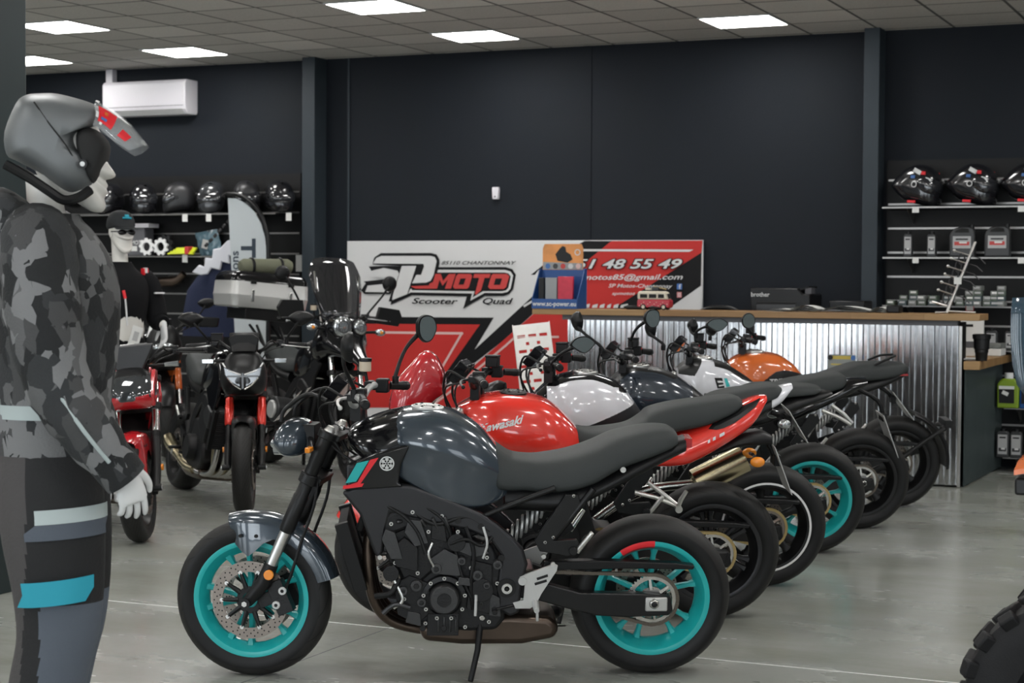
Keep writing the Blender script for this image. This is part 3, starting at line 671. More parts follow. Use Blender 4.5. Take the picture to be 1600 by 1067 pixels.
t.add([rp_(x_, y_, z_) for z_ in (.0, .006) for x_, y_ in ((-wr/2, Lr-.06), (wr/2, Lr-.06), (wr/2, Lr), (-wr/2, Lr))], [(0, 1, 2, 3), (7, 6, 5, 4), (0, 4, 5, 1), (2, 6, 7, 3)], 'alu'); t.build('perforated_deck', o, smooth=0)
for s in (1, -1):
    t = MB(); t.add([rp_(s*(wr/2+x_), y_, z_) for y_ in (0, Lr) for x_, z_ in ((0, -.03), (.006, -.03), (.006, .03), (0, .03))], [(0, 1, 2, 3), (4, 5, 6, 7), (0, 1, 5, 4), (1, 2, 6, 5), (2, 3, 7, 6), (3, 0, 4, 7)], 'alu'); t.build('side_rail', o, smooth=0)

# ---------------------------------------------------------------- puffed solids and helmets
def puff(t, poly, W, c, m, n=7, e=.55, k=3, y0=0.0, mf=None):
    """a rounded solid whose side outline is poly, half width W"""
    P = [Vector((a, b)) for a, b in poly]
    P = [Vector((q.x, q.y)) for q in catmull([(a.x, a.y, 0) for a in P], k, True)]; c = Vector(c); rings = []
    for j in range(1, 2*n):
        th = math.pi*j/(2*n); s_ = math.sin(th)**e; y = W*math.cos(th)
        rings.append([Vector((c.x+(p.x-c.x)*s_, y0+y, c.y+(p.y-c.y)*s_)) for p in P])
    return t.loft(rings, m, mf=mf)
HPRO = [(-.165, .02), (-.155, .11), (-.10, .175), (-.02, .20), (.07, .185), (.135, .135), (.155, .07), (.165, -.02), (.16, -.09), (.13, -.125), (.05, -.115), (-.04, -.10), (-.12, -.085), (-.155, -.045)]
mat('helmet_black', (0.010, 0.010, 0.012), 0.18, coat=.8); mat('helmet_dark', (0.03, 0.032, 0.036), 0.25, coat=.6); mat('visor', (0.02, 0.021, 0.024), 0.05, coat=1.0); mat('helmet_matte', (0.018, 0.018, 0.02), 0.4)
def full_helmet(label, loc, yaw, m, group, peak=False, stickers=False, s=1.0, tilt=0):
    o = thing('motorcycle_helmet', label, 'helmet', loc, (0, R(tilt), R(yaw)), group); o.scale = (s, s, s)
    prof = HPRO if not peak else [(-.215, .03), (-.15, .11), (-.08, .165), (.0, .185), (.08, .165), (.135, .12), (.155, .07), (.165, -.02), (.16, -.09), (.13, -.125), (.05, -.115), (-.04, -.10), (-.12, -.075), (-.19, -.01)]
    t = MB(); puff(t, prof, .128, (0, .02), m); t.xf(Matrix.Translation((0, 0, .125))); t.build('shell', o, smooth=60)
    t = MB(); puff(t, [(.02, .085), (.08, .105), (.135, .09), (.162, .05), (.168, .0), (.15, -.035), (.10, -.04), (.04, -.01), (.01, .03)], .129, (.06, .03), 'visor', e=.35); t.xf(Matrix.Translation((0, 0, .125)))
    for y in (.126, -.126): t.cyl((.015, y, .16), .022, .014, 'satin_black', 'y', 14)
    t.build('visor', o, smooth=60)
    t = MB()
    for z_, w_ in ((-.075, .05), (-.095, .04)): t.box((.150, 0, z_+.125), (.03, w_, .008), 'dark_hole')
    if stickers:
        for sd in (1, -1):
            for c_, d_, m_, ro in (((.03, sd*.122, .255), (.06, .012, .03), 'badge_white', r3('Y', 25)), ((.075, sd*.118, .245), (.03, .012, .025), 'bright_red', None), ((0, sd*.128, .215), (.03, .012, .022), 'soft_blue', None), ((0, sd*.124, .035), (.06, .014, .018), 'bright_red', None), ((.115, sd*.105, .20), (.05, .02, .02), 'badge_white', r3('Y', 15))):
                q = MB(); q.box(c_, d_, m_, ro); q.build('sticker', o)
            q = MB(); q.lathe([(.022, .0), (.016, .0)], 'badge_white', 'y', 16, (.015, sd*.134, .16)); q.build('visor_pivot', o)
    else: t.box((.09, 0, .30), (.05, .03, .006), 'dark_hole')
    t.build('chin_vent', o, smooth=0)
    return o

def slatwall(name, label, x0, x1, z0, z1, rails):
    o = thing(name, label, 'slatwall', ((x0+x1)/2, WY, 0)); w = x1-x0
    t = MB(); t.box((0, -.012, (z0+z1)/2), (w, .024, z1-z0), 'slat_black'); t.build('panel', o)
    for z in rails:
        t = MB(); t.box((0, -.026, z), (w-.03, .006, .016), 'slat_alu'); t.build('rail', o)
    return o
def shelf(label, x0, x1, z, d=.32, m='slat_black', br=True):
    o = thing('wall_shelf', label, 'shelf', ((x0+x1)/2, WY-.03, z)); w = x1-x0
    t = MB(); t.box((0, -d/2, -.009), (w, d, .018), m); t.build('board', o)
    t = MB(); t.box((0, -d-.002, -.009), (w, .004, .012), 'slat_alu'); t.build('edge_strip', o)
    for s in (1, -1) if br else (): t = MB(); t.prism([(0, -.018), (0, -.13), (-.03, -.13), (-d+.04, -.018)], s*w*.4-.003, s*w*.4+.003, 'slat_alu', 'x'); t.build('bracket', o)
    return o
def price_tag(x, y, z, label, w=.06, h=.075):
    t = MB(); t.box((x, y, z), (w, .003, h), 'paper'); tag(t.build('price_tag'), label, 'price tag', 'price tags on the shelf edges')

# left slat wall with helmets
slatwall('slat_wall', 'black slat wall of helmets and accessories left of the narrow column', -12.6, -8.97, .12, 2.53, [.55+.2*i for i in range(10)])
SZ = (-9.282, 14.66, 2.139)[2]
shelf('long black shelf under the row of six helmets', -12.3, -9.05, SZ, .32)
hx = [-11.095, -10.69, -10.254, -9.871, -9.473, -9.103]
HL = (('dark glossy helmet leftmost in the row of six, partly behind the open-faced one', -95, 'helmet_black'), ('black helmet with grey lettering, second in the row of six', -40, 'helmet_black'), ('matte black helmet turned left, third in the row of six', -150, 'helmet_matte'),
      ('silvery patterned dark helmet, fourth in the row of six', -70, 'helmet_dark'), ('black helmet partly hidden by the feather flag', -50, 'helmet_matte'), ('black helmet with a shiny visor at the right end of the row of six', -40, 'helmet_black'))
for x, (l, yaw, m_) in zip(hx, HL): full_helmet(l, (x, 14.80, SZ+.001), yaw, m_, 'helmets on the left shelf', s=.98)
for q, l in ((290, 'price tag under the third helmet of the left row'), (327, 'price tag under the fourth helmet of the left row'), (452, 'price tag under the rightmost helmet of the left row')):
    a = {290: (-10.082, 14.65, 2.089), 327: (-9.807, 14.65, 2.087), 452: (-8.904, 14.65, 2.08)}[q]; price_tag(a[0], 14.6452, SZ-.043, l)
# lower shelf
S2 = (-10.343, 14.7, 1.727)[2]
shelf('short black shelf of boxed parts left of the feather flag', -11.9, -9.75, S2, .28)
b0, b1 = (-10.871, 14.75, 2.047), (-10.616, 14.75, 1.753)
o = thing('parts_box', 'grey carton with white lettering behind the mannequin in the cap', 'box', ((b0[0]+b1[0])/2, 14.80, S2)); w_ = b1[0]-b0[0]; h_ = b0[2]-S2
t = MB(); t.box((0, 0, h_*.43), (w_, .16, h_*.86), 'cardboard_grey'); t.build('carton', o, bev=.004)
t = MB(); t.box((.03, -.0, h_*.935), (w_*1.2, .18, h_*.13), 'ac_white'); t.build('lid', o, bev=.004)
t = MB(); put_text(t, 'CFMOTO', .058, 'badge_white', (.02, -.082, h_*.40), (1, 0, 0), (0, 0, 1), bold=.001); t.box((0, -.081, h_*.22), (.08, .002, .05), 'paper'); t.build('lettering', o, smooth=0)
def gear(loc, r, label, m='silver_paint'):
    t = MB(); n = 9; prof = []
    for i in range(n*4):
        a = 2*math.pi*i/(n*4); prof.append((a, r if i % 4 in (1, 2) else r*.80))
    N = len(prof)
    vs = [(q*math.cos(a), y, q*math.sin(a)) for y in (-.012, .012) for a, q in prof]+[(r*.5*math.cos(a), y, r*.5*math.sin(a)) for y in (-.012, .012) for a, q in prof]
    fs = []
    for i in range(N):
        j = (i+1) % N; fs += [(i, j, 2*N+j, 2*N+i), (N+i, 3*N+i, 3*N+j, N+j), (i, N+i, N+j, j), (2*N+i, 2*N+j, 3*N+j, 3*N+i)]
    t.add(vs, fs, m); t.xf(Matrix.Translation(loc)); tag(t.build('sprocket_ring', smooth=0), label, 'sprocket', 'toothed rings on the shelf')
g0, g1, g2 = (-10.572, 14.7, 1.803), (-10.404, 14.7, 1.803), (-10.422, 14.78, 1.842)
gr = .088
gear((g0[0], 14.70, S2+gr), gr, 'white toothed ring standing on the shelf, left one of the pair', 'white'); gear((g1[0], 14.70, S2+gr), gr, 'white toothed ring standing on the shelf beside the yellow pack', 'white'); gear((g2[0], 14.79, S2+gr+.02), gr+.02, 'grey toothed ring behind the two white rings', 'engine_grey')
mat('hi_viz', (.62, .70, .02), .5)
y0, y1 = (-10.298, 14.7, 1.765), (-9.982, 14.7, 1.765)
o = thing('strap_pack', 'bright yellow folded strap pack lying on the parts shelf', 'strap', ((y0[0]+y1[0])/2, 14.72, S2)); w_ = y1[0]-y0[0]
t = MB()
for i in range(4): t.tube([(-w_/2+.02*i, -.05+.02*i, .018+.017*i), (0, -.055+.02*i, .024+.016*i), (w_/2-.02, -.05+.02*i, .018+.018*i)], .016, 'hi_viz', 8, smooth=4, flat=.6)
t.build('strap', o)
t = MB(); t.box((w_*.22, -.02, .05), (.05, .10, .08), 'logo_red'); t.build('buckle', o, bev=.01)
mat('blue_pack', (.16, .27, .33), .2, coat=.5)
c0 = (-9.963, 14.86, 1.843)
o = thing('blister_pack', 'small blue plastic-wrapped packet hanging beside the feather flag', 'packet', (c0[0], 14.92, c0[2])); t = MB()
vs = []; rr_ = random.Random(9)
for i in range(13):
    for j in range(9):
        a, b = (i-6)/6, (j-4)/4; d = .13*(1-.35*abs(a*b)); vs.append((a*.13-b*.04, -.03-.035*(1-a*a)*(1-b*b)+rr_.uniform(-.008, .008), b*.13+a*.02))
t.add(vs, [(i*9+j, i*9+9+j, i*9+10+j, i*9+j+1) for i in range(12) for j in range(8)], 'blue_pack'); t.build('wrapper', o, smooth=0)
t = MB(); t.box((-.02, -.075, .0), (.07, .004, .09), 'paper', r3('Y', 12)); t.build('paper_label', o)
t = MB(); t.tube([(0, .05, .13), (0, -.06, .13)], .006, 'slat_alu', 8); t.build('hook', o)
z_ = (-10.109, 14.7, 1.696); price_tag(z_[0], 14.6835, S2-.028, 'price tag under the yellow strap pack')
# exhaust pipe on a bracket
e0, e1, e2 = (-10.588, 14.85, 1.46), (-10.357, 14.85, 1.474), (-10.235, 14.85, 1.551)
o = thing('exhaust_silencer', 'steel exhaust end pipe mounted low on the left slat wall', 'exhaust', tuple(e1))
f_ = lambda p: Vector(p)-Vector(e1)
t = MB(); t.tube([f_(e0), f_(e0)+Vector((.01, 0, 0)), f_(e1), f_(e1)+Vector((.06, 0, .02)), f_(e2)], [.045, .052, .05, .036, .034], 'exhaust', 16); t.build('pipe', o)
t = MB(); t.tube([(-.06, 0, .04), (-.06, .14, .06)], .012, 'slat_alu', 8); t.tube([(.05, 0, .04), (.05, .14, .06)], .012, 'slat_alu', 8); t.build('hook', o)
# notices by the column
for (a, b, l) in (((-8.92, 14.96, 1.886), (-8.784, 14.96, 1.732), 'upper white notice taped beside the narrow column'), ((-9.01, 14.955, 1.738), (-8.787, 14.955, 1.577), 'lower white notice overlapping the slat wall edge')):
    t = MB(); t.box(((a[0]+b[0])/2, a[1], (a[2]+b[2])/2), (b[0]-a[0], .003, a[2]-b[2]), 'paper'); t.box(((a[0]+b[0])/2, a[1]-.002, (a[2]+b[2])/2-.04), (.012, .002, .012), 'satin_black'); tag(t.build('notice'), l, 'notice', 'white notices by the column')
# navy jacket with white patterned panel
mat('navy_cloth', (.008, .014, .045), .85, bump=.2, bscale=60); mat('white_leather', (.62, .63, .68), .45)
j0 = (-9.745, 14.7, 1.466)
o = thing('jacket', 'navy jacket with white jagged shoulder panel hanging under the shelf', 'jacket', (j0[0], 14.56, j0[2]))
t = MB(); rings = []
for z, xa, xb, d in ((-.52, -.30, .42, .10), (-.30, -.29, .42, .11), (-.08, -.24, .42, .12), (.06, -.12, .42, .12), (.16, .0, .42, .10), (.24, .14, .42, .08), (.30, .28, .42, .05)):
    c_x, w_ = (xa+xb)/2, (xb-xa)/2; rings.append([Vector((c_x+w_*math.cos(2*math.pi*i/20), d*math.sin(2*math.pi*i/20)*(1+.15*math.sin(5*i+z*30)), z)) for i in range(20)])
t.loft(rings, 'navy_cloth'); t.tube([(.25, .05, .30), (.25, .41, .34)], .01, 'slat_alu', 8); t.build('body', o, smooth=70)
t = MB(); pts = [(-.10, .10), (-.02, .17), (.04, .15), (.05, .24), (.13, .23), (.14, .32), (.22, .33), (.30, .40), (.40, .42), (.40, .24), (.32, .26), (.33, .18), (.24, .20), (.22, .12), (.12, .14), (.08, .08), (.0, .07)]
t.prism(pts, -.15, -.125, 'white_leather'); lab(t.build('shoulder_panel', o, bev=.01), 'jagged white panel')
t = MB()
for i in range(7): t.box((.06+.05*i, -.135, .36+.045*i), (.045, .02, .03), 'engine_grey', r3('Y', -42))
t.build('strap', o, bev=.006)
# feather flag
q0, q1, q2 = (-9.293, 14.2, 2.26), (-8.865, 14.2, 2.065), (-9.257, 14.2, 1.469)
FY = 14.2; mat('flag_cloth', (.50, .54, .56), .6); mat('flag_navy', (.03, .045, .065), .6)
fx0, fx1, fzt, fzb = q0[0], q1[0], q0[2], .75; fw_ = fx1-fx0
o = thing('feather_flag', 'pale grey feather flag with dark sideways lettering behind the top case', 'flag', (fx1-.02, FY, 0))
X = lambda u: fx0+u*fw_-(fx1-.02)
t = MB(); top = [(0, 0), (.22, -.008), (.45, -.05), (.68, -.13), (.85, -.24), (.95, -.37), (.985, -.50)]; n = len(top)
pl = [(X(u), fzt+v) for u, v in top]+[(X(1.0), fzb), (X(.22), fzb), (X(.14), fzb+.5)]
t.prism(pl, -.004, .004, 'flag_cloth'); t.build('cloth', o)
t = MB(); pole = [(X(-.02), 0, fzt+.035)]+[(X(u)+.02, 0, fzt+v+.035) for u, v in top]+[(X(1.03), 0, 1.4), (X(1.03), 0, .05)]
t.tube(pole, .022, 'satin_black', 10, smooth=3); t.build('pole', o)
t = MB(); t.box((X(1.03), 0, .03), (.5, .5, .05), 'satin_black'); t.build('base', o, bev=.01)
t = MB()
put_text(t, 'TUO', .37, 'flag_navy', (X(.56), -.0055, fzt-.86), (0, 0, 1), (-1, 0, 0), bold=.004, align='RIGHT') if False else None
# letters lie on their side, reading downwards
zc = fzt-.40
t.add([(X(a), -.0055, zc+b) for a, b in ((.62, .02), (.72, .02), (.72, -.16), (.62, -.16))], [(0, 1, 2, 3)], 'flag_navy'); t.add([(X(a), -.0057, zc+b) for a, b in ((.34, -.05), (.62, -.05), (.62, -.09), (.34, -.09))], [(0, 1, 2, 3)], 'flag_navy')
t.tube([(X(.34), -.006, zc-.215), (X(.60), -.006, zc-.215), (X(.69), -.006, zc-.24), (X(.69), -.006, zc-.34), (X(.60), -.006, zc-.365), (X(.34), -.006, zc-.365)], .021, 'flag_navy', 6, flat=.1)
put_text(t, '1 Emotions', .125, 'flag_navy', (X(.19), -.0055, fzt-.78), (0, 0, 1), (-1, 0, 0), bold=.002)
t.build('lettering', o, smooth=0)

# right slat wall and shelves
slatwall('slat_wall', 'black slat wall of helmets and oil bottles right of the counter', -3.28, -1.2, .10, 2.53, [.35+.2015*i for i in range(11)])
RZ1, RZ2, RZ3 = (-2.773, 14.66, 2.132)[2], (-2.771, 14.68, 1.722)[2], (-2.768, 14.7, 1.327)[2]
shelf('black shelf under the three stickered helmets', -3.24, -1.3, RZ1, .34); shelf('black shelf under the dark oil bottles and jugs', -3.24, -1.3, RZ2, .30); shelf('black shelf of stacked small boxes behind the bracelet stand', -3.24, -1.3, RZ3, .28)
for q, l in ((0, 'stickered black helmet at the left end of the right-hand shelf'), (1, 'stickered black helmet in the middle of the right-hand shelf'), (2, 'stickered black helmet cut by the right picture edge')):
    hx_ = [-2.979, -2.534, -2.1][q]; full_helmet(l, (hx_, 14.80, RZ1+.002), -14, 'helmet_black', 'helmets on the right shelf', True, True, 1.12, 4)
def bottle(label, x, y, z, w, h, d, m, lm, group, kind='slim'):
    o = thing('oil_bottle' if kind != 'jug' else 'oil_jug', label, 'bottle', (x, y, z), (0, 0, 0), group)
    t = MB()
    if kind == 'jug':
        out = [(-.5, 0), (.5, 0), (.5, .78), (.44, .93), (.30, 1.0), (-.05, 1.0), (-.30, .94), (-.46, .80), (-.5, .70)]
        t.prism([(a*w, b*h) for a, b in out], -d/2, d/2, m); b_ = t.build('body', o, bev=.012, seg=3)
        t = MB(); t.prism([(-.30*w, .80*h), (.30*w, .80*h), (.26*w, .92*h), (0, .95*h), (-.24*w, .88*h)], -d/2-.002, -d/2+.01, 'dark_hole'); t.build('handle_hole', o)
        t = MB(); t.cyl((.36*w, 0, 1.0*h), .02, .03, 'satin_black', 'z', 12); t.build('cap', o)
        lz0, lz1 = .28, .68
    else:
        t.prism([(-.5*w, 0), (.5*w, 0), (.5*w, .80*h), (.36*w, .92*h), (-.36*w, .92*h), (-.5*w, .80*h)], -d/2, d/2, m); t.build('body', o, bev=.010, seg=3)
        t = MB(); t.cyl((0, 0, .955*h), w*.26, .09*h, 'satin_black', 'z', 14); t.build('cap', o)
        lz0, lz1 = .12, .80
    t = MB(); t.box((0, -d/2-.001, (lz0+lz1)/2*h), (.72*w, .002, (lz1-lz0)*h), lm); t.box((0, -d/2-.0025, (lz1-.10)*h), (.5*w, .001, .05*h), 'satin_black')
    t.box((0, -d/2-.0025, (lz0+.16)*h), (.6*w, .001, .12*h), 'logo_red' if kind == 'jug' else 'engine_grey'); t.box((.05*w, -d/2-.003, (lz0+.19)*h), (.3*w, .001, .06*h), 'paper'); t.build('bottle_label', o, smooth=0)
    return o
mat('oil_grey', (.035, .036, .038), .4); mat('label_grey', (.42, .42, .42), .5)
xs = [-3.046, -2.853, -2.605, -2.326, -2.066]
bottle('slim dark oil bottle at the left end of the oil shelf', xs[0], 14.75, RZ2, .075, .205, .055, 'oil_grey', 'label_grey', 'oil bottles on the shelf'); bottle('slim dark oil bottle beside the handled jug', xs[1], 14.75, RZ2, .075, .205, .055, 'oil_grey', 'label_grey', 'oil bottles on the shelf')
bottle('handled dark oil jug with pale label, left of two', xs[2], 14.75, RZ2, .20, .245, .09, 'oil_grey', 'label_grey', 'oil jugs', 'jug'); bottle('handled dark oil jug with red-striped label, right of two', xs[3], 14.75, RZ2, .20, .25, .09, 'oil_grey', 'label_grey', 'oil jugs', 'jug')
for q, l in ((0, 'price tag under the left stickered helmet'), (1, 'price tag under the right-edge stickered helmet')): a = [(-2.965, 14.64, 2.086), (-2.128, 14.64, 2.079)][q]; price_tag(a[0], 14.624, RZ1-.03, l, .055, .045)
for q, l in ((0, 'price tag under the slim oil bottles'), (1, 'price tag under the right oil jug')): a = [(-2.968, 14.66, 1.696), (-2.13, 14.66, 1.697)][q]; price_tag(a[0], 14.664, RZ2-.03, l, .05, .045)
mat('box_green', (.075, .10, .075), .5, noise=.5, nscale=25); mat('box_teal', (.05, .075, .08), .5, noise=.5, nscale=25); mat('box_pale', (.17, .18, .17), .5, noise=.5, nscale=25)
cols = [-3.143, -3.044, -2.965, -2.893, -2.8, -2.687, -2.595, -2.509, -2.449, -2.373, -2.318, -2.268]
hts = (1, 2, 3, 2, 2, 2, 2, 3, 4, 2, 3, 4)
bi = 0
for c, (x, h) in enumerate(zip(cols, hts)):
    for k in range(h):
        m_ = ('box_green', 'box_pale', 'box_teal')[(c*2+k) % 3]; z = RZ3+.041*k; o = thing('small_box', 'small greenish boxed spare part stacked on the shelf behind the counter end', 'box', (x, 14.60, z), (0, 0, rr_.uniform(-.12, .12)), 'small boxes stacked on the shelf')
        t = MB(); t.box((0, 0, .0195), (.066, .10, .039), m_); t.build('carton', o, bev=.002)
        t = MB(); t.box((0, -.051, .024), (.045, .001, .016), 'paper' if (c+k) % 4 == 0 else 'label_grey'); t.build('box_label', o, smooth=0); bi += 1
a = (-2.53, 14.68, 1.356); t = MB(); t.box((a[0], 14.684, RZ3-.012), (.055, .003, .055), 'paper'); t.box((a[0], 14.686, RZ3-.012), (.065, .002, .065), 'logo_red'); tag(t.build('price_tag'), 'red-edged price tag in front of the small boxes', 'price tag')
# below the counter level
RZ4, RZ5, RZ6 = (-2.226, 14.68, 0.974)[2], (-2.222, 14.7, 0.515)[2], (-2.215, 14.7, 0.118)[2]
shelf('black shelf just above the desk with two dark bottles', -3.24, -1.3, RZ4, .28, br=False); shelf('black shelf of coloured cans beside the desk', -2.25, -1.3, RZ5, .28); shelf('lowest shelf with dark bottles near the floor', -2.25, -1.3, RZ6, .30)
xs = [-2.349, -2.198]
for x, l in zip(xs, ('dark bottle with pale label above the desk, left of two', 'dark bottle with pale label above the desk, right of two')): bottle(l, x, 14.66, RZ4, .095, .17, .06, 'oil_grey', 'label_grey', 'bottles above the desk')
xs = [-2.24, -2.135, -2.026]
for x, l in zip(xs, ('dark bottle at the left end of the lowest shelf', 'second dark bottle from the left on the lowest shelf', 'third dark bottle on the lowest shelf at the picture edge')): bottle(l, x, 14.62, RZ6, .10, .23, .07, 'oil_grey', 'label_grey', 'bottles on the lowest shelf')
mat('can_green', (.22, .34, .02), .35); mat('can_blue', (.01, .09, .32), .35)
for px_, m_, l, q in ((0, 'can_green', 'lime green can with white cap and black label beside the desk', .88), (1, 'can_blue', 'blue can at the right picture edge beside the green one', .7)):
    x = [-2.202, -2.028][px_]; o = thing('can', l, 'can', (x, 14.62, RZ5)); t = MB(); t.prism([(-.085, 0), (.085, 0), (.085, .19*q/.88), (.05, .235*q/.88), (-.05, .235*q/.88), (-.085, .19*q/.88)], -.05, .05, m_); t.build('body', o, bev=.012, seg=3)
    t = MB(); t.cyl((.0, 0, .255*q/.88), .034, .05, 'white', 'z', 16); t.build('cap', o)
    t = MB(); t.box((-.01, -.0515, .10), (.12, .002, .12), 'satin_black'); t.box((-.01, -.053, .165), (.12, .002, .025), 'paper'); t.box((-.02, -.053, .12), (.05, .002, .03), 'paper', r3('Y', 25)); t.build('can_label', o, smooth=0)
# things on the desk
DZ = .936
bx = (-2.469, 14.3, 1.037); t = MB(); t.box((bx[0], 14.34, DZ+.15), (.22, .04, .30), 'paper'); t.box((bx[0]-.02, 14.318, DZ+.24), (.10, .004, .02), 'satin_black'); t.box((bx[0]-.0, 14.318, DZ+.09), (.17, .004, .05), 'cardboard_grey'); tag(t.build('picture_card', bev=.002), 'white printed card with black motorcycle on the desk', 'card')
cu = (-2.229, 13.46, 0.936); o = thing('cup', 'tall black cup standing on the lower desk', 'cup', (cu[0], cu[1], DZ)); t = MB(); t.lathe([(0, .002), (.042, .002), (.046, .06), (.05, .065), (.05, .085), (.056, .09), (.06, .175), (.055, .175), (.05, .10), (0, .09)], 'satin_black', 'z', 24); t.build('body', o)
t = MB(); t.lathe([(.0555, .16), (.066, .165), (.068, .195), (.06, .20), (0, .2)], 'satin_black', 'z', 24); t.build('lid', o)
pp = (-2.354, 13.62, 0.936); t = MB(); t.box((pp[0], pp[1]+.05, DZ+.006), (.16, .22, .010), 'paper'); tag(t.build('paper_stack'), 'white papers lying on the lower desk', 'paper')
for q, l in ((0, 'white binder lying at the back of the desk, lower one'), (1, 'pale green magazine lying on the white binder')):
    t = MB(); t.box((-2.38+.01*q, 14.50+.02*q, DZ+.03+.05*q), (.30-.03*q, .24, .055-.02*q), 'paper' if q == 0 else 'box_pale'); tag(t.build('binder' if q == 0 else 'magazine', bev=.004), l, 'binder' if q == 0 else 'magazine')
t = MB(); c_ = (-2.478, 14.1, 1.004); t.box((c_[0]-.05, 14.1, DZ+.07), (.13, .12, .14), 'satin_black'); t.box((c_[0]-.05, 14.035, DZ+.03), (.10, .01, .03), 'label_grey'); tag(t.build('card_reader', bev=.01), 'black card terminal on the desk behind the cup', 'terminal')

# ---------------------------------------------------------------- motorcycles
def tread_mat(name, n, slant, width, side=.06):
    m = mat(name, (0.012, 0.012, 0.012), 0.58, spec=.35); nt = m.node_tree; b = nt.nodes['Principled BSDF']
    tc = nt.nodes.new('ShaderNodeTexCoord'); sp = nt.nodes.new('ShaderNodeSeparateXYZ'); nt.links.new(tc.outputs['Object'], sp.inputs[0])
    def mm(op, a, c=None, d=None):
        k = nt.nodes.new('ShaderNodeMath'); k.operation = op
        for i, q in enumerate((a, c, d)):
            if q is None: continue
            if isinstance(q, (int, float)): k.inputs[i].default_value = q
            else: nt.links.new(q, k.inputs[i])
        return k.outputs[0]
    ang = mm('ARCTAN2', sp.outputs[0], sp.outputs[2])
    ay = mm('ABSOLUTE', sp.outputs[1])
    fr = mm('FRACT', mm('MULTIPLY_ADD', ang, n/(2*math.pi), mm('MULTIPLY', ay, slant)))
    g = mm('LESS_THAN', fr, width)
    lim = mm('MULTIPLY', mm('GREATER_THAN', ay, .008), mm('LESS_THAN', ay, side))
    r2 = mm('ADD', mm('MULTIPLY', sp.outputs[0], sp.outputs[0]), mm('MULTIPLY', sp.outputs[2], sp.outputs[2]))
    g = mm('MULTIPLY', mm('MULTIPLY', g, lim), mm('GREATER_THAN', r2, .262**2))
    mx = nt.nodes.new('ShaderNodeMix'); mx.data_type = 'RGBA'; mx.inputs[6].default_value = (0.015, 0.0145, 0.014, 1); mx.inputs[7].default_value = (0.003, 0.003, 0.003, 1)
    nt.links.new(g, mx.inputs[0]); nt.links.new(mx.outputs[2], b.inputs['Base Color'])
    bp = nt.nodes.new('ShaderNodeBump'); bp.invert = True; bp.inputs['Strength'].default_value = .8; bp.inputs['Distance'].default_value = .004
    nt.links.new(g, bp.inputs['Height']); nt.links.new(bp.outputs[0], b.inputs['Normal'])
    return m
tread_mat('tread_sport', 16, 26.0, .10)
tread_mat('tread_slash', 22, 40.0, .12, .085)
tread_mat('tread_road', 44, 60.0, .22, .055)

def tyre_mb(r, w, tread='tread_sport', rim=.221):
    t = MB()
    h = r-rim
    half = [(rim-.006, .36*w), (rim+.004, .43*w), (rim+.25*h, .485*w), (rim+.48*h, .5*w), (rim+.62*h, .485*w), (rim+.80*h, .40*w), (rim+.92*h, .28*w), (rim+.98*h, .14*w), (r, 0)]
    prof = half+[(a, -b) for a, b in half[-2::-1]]
    t.lathe(prof, 'rubber_side', 'y', 64, mf=lambda c: tread if math.hypot(c.x, c.z) > rim+.55*h else 'rubber_side')
    return t
def rim_mb(w, col, style, stripe=None):
    t = MB(); a = .43*w
    prof = [(.226, a), (.226, a-.006), (.216, a-.012), (.206, .26*w), (.192, .12*w), (.192, -.12*w), (.206, -.26*w), (.216, -a+.012), (.226, -a+.006), (.226, -a),
            (.218, -a-.001), (.206, -a+.002), (.198, -a+.014), (.190, -.20*w), (.177, -.07*w), (.177, .07*w), (.190, .20*w), (.198, a-.014), (.206, a-.002), (.218, a+.001)]
    t.lathe(prof, col, 'y', 64, closed=True)
    if stripe:
        for s in (1, -1): t.lathe([(.2275, s*(a+.0012)), (.2265, s*(a+.0022)), (.217, s*(a+.0022)), (.2165, s*(a-.001))], stripe, 'y', 64)
    t.lathe([(.012, .055), (.03, .055), (.036, .045), (.042, .03), (.042, -.03), (.036, -.045), (.03, -.055), (.012, -.055)], col, 'y', 24, closed=True)
    if style == 'pairs': angs = [i*72+d for i in range(5) for d in (-13, 13)]; wd = .011
    elif style == 'five': angs = [i*72 for i in range(5)]; wd = .021
    elif style == 'y': angs = [i*60+d for i in range(6) for d in (-7, 7)]; wd = .012
    else: angs = [i*36 for i in range(10)]; wd = .011
    for i, d in enumerate(angs):
        an = R(d); bend = 0
        if style == 'pairs': an0 = R(d-(13 if d % 72 == 13 else -13)*.55)
        elif style == 'y': an0 = R(d-(7 if d % 60 == 7 else -7)*.8)
        else: an0 = an
        p0 = Vector((math.sin(an0)*.036, 0, math.cos(an0)*.036)); p1 = Vector((math.sin(an)*.186, 0, math.cos(an)*.186))
        u = (p1-p0).normalized(); q = Vector((u.z, 0, -u.x)); rings = []
        for k, (f, ww, hh) in enumerate(((0, 1.25, .024), (.3, 1.0, .017), (.8, .85, .015), (1, 1.5, .02))):
            c = p0.lerp(p1, f); W2 = wd*ww
            rings.append([c+q*W2+Vector((0, hh*.6, 0)), c+q*W2*.6+Vector((0, hh, 0)), c-q*W2*.6+Vector((0, hh, 0)), c-q*W2+Vector((0, hh*.6, 0)),
                          c-q*W2+Vector((0, -hh*.6, 0)), c-q*W2*.6+Vector((0, -hh, 0)), c+q*W2*.6+Vector((0, -hh, 0)), c+q*W2+Vector((0, -hh*.6, 0))])
        t.loft(rings, col)
    return t
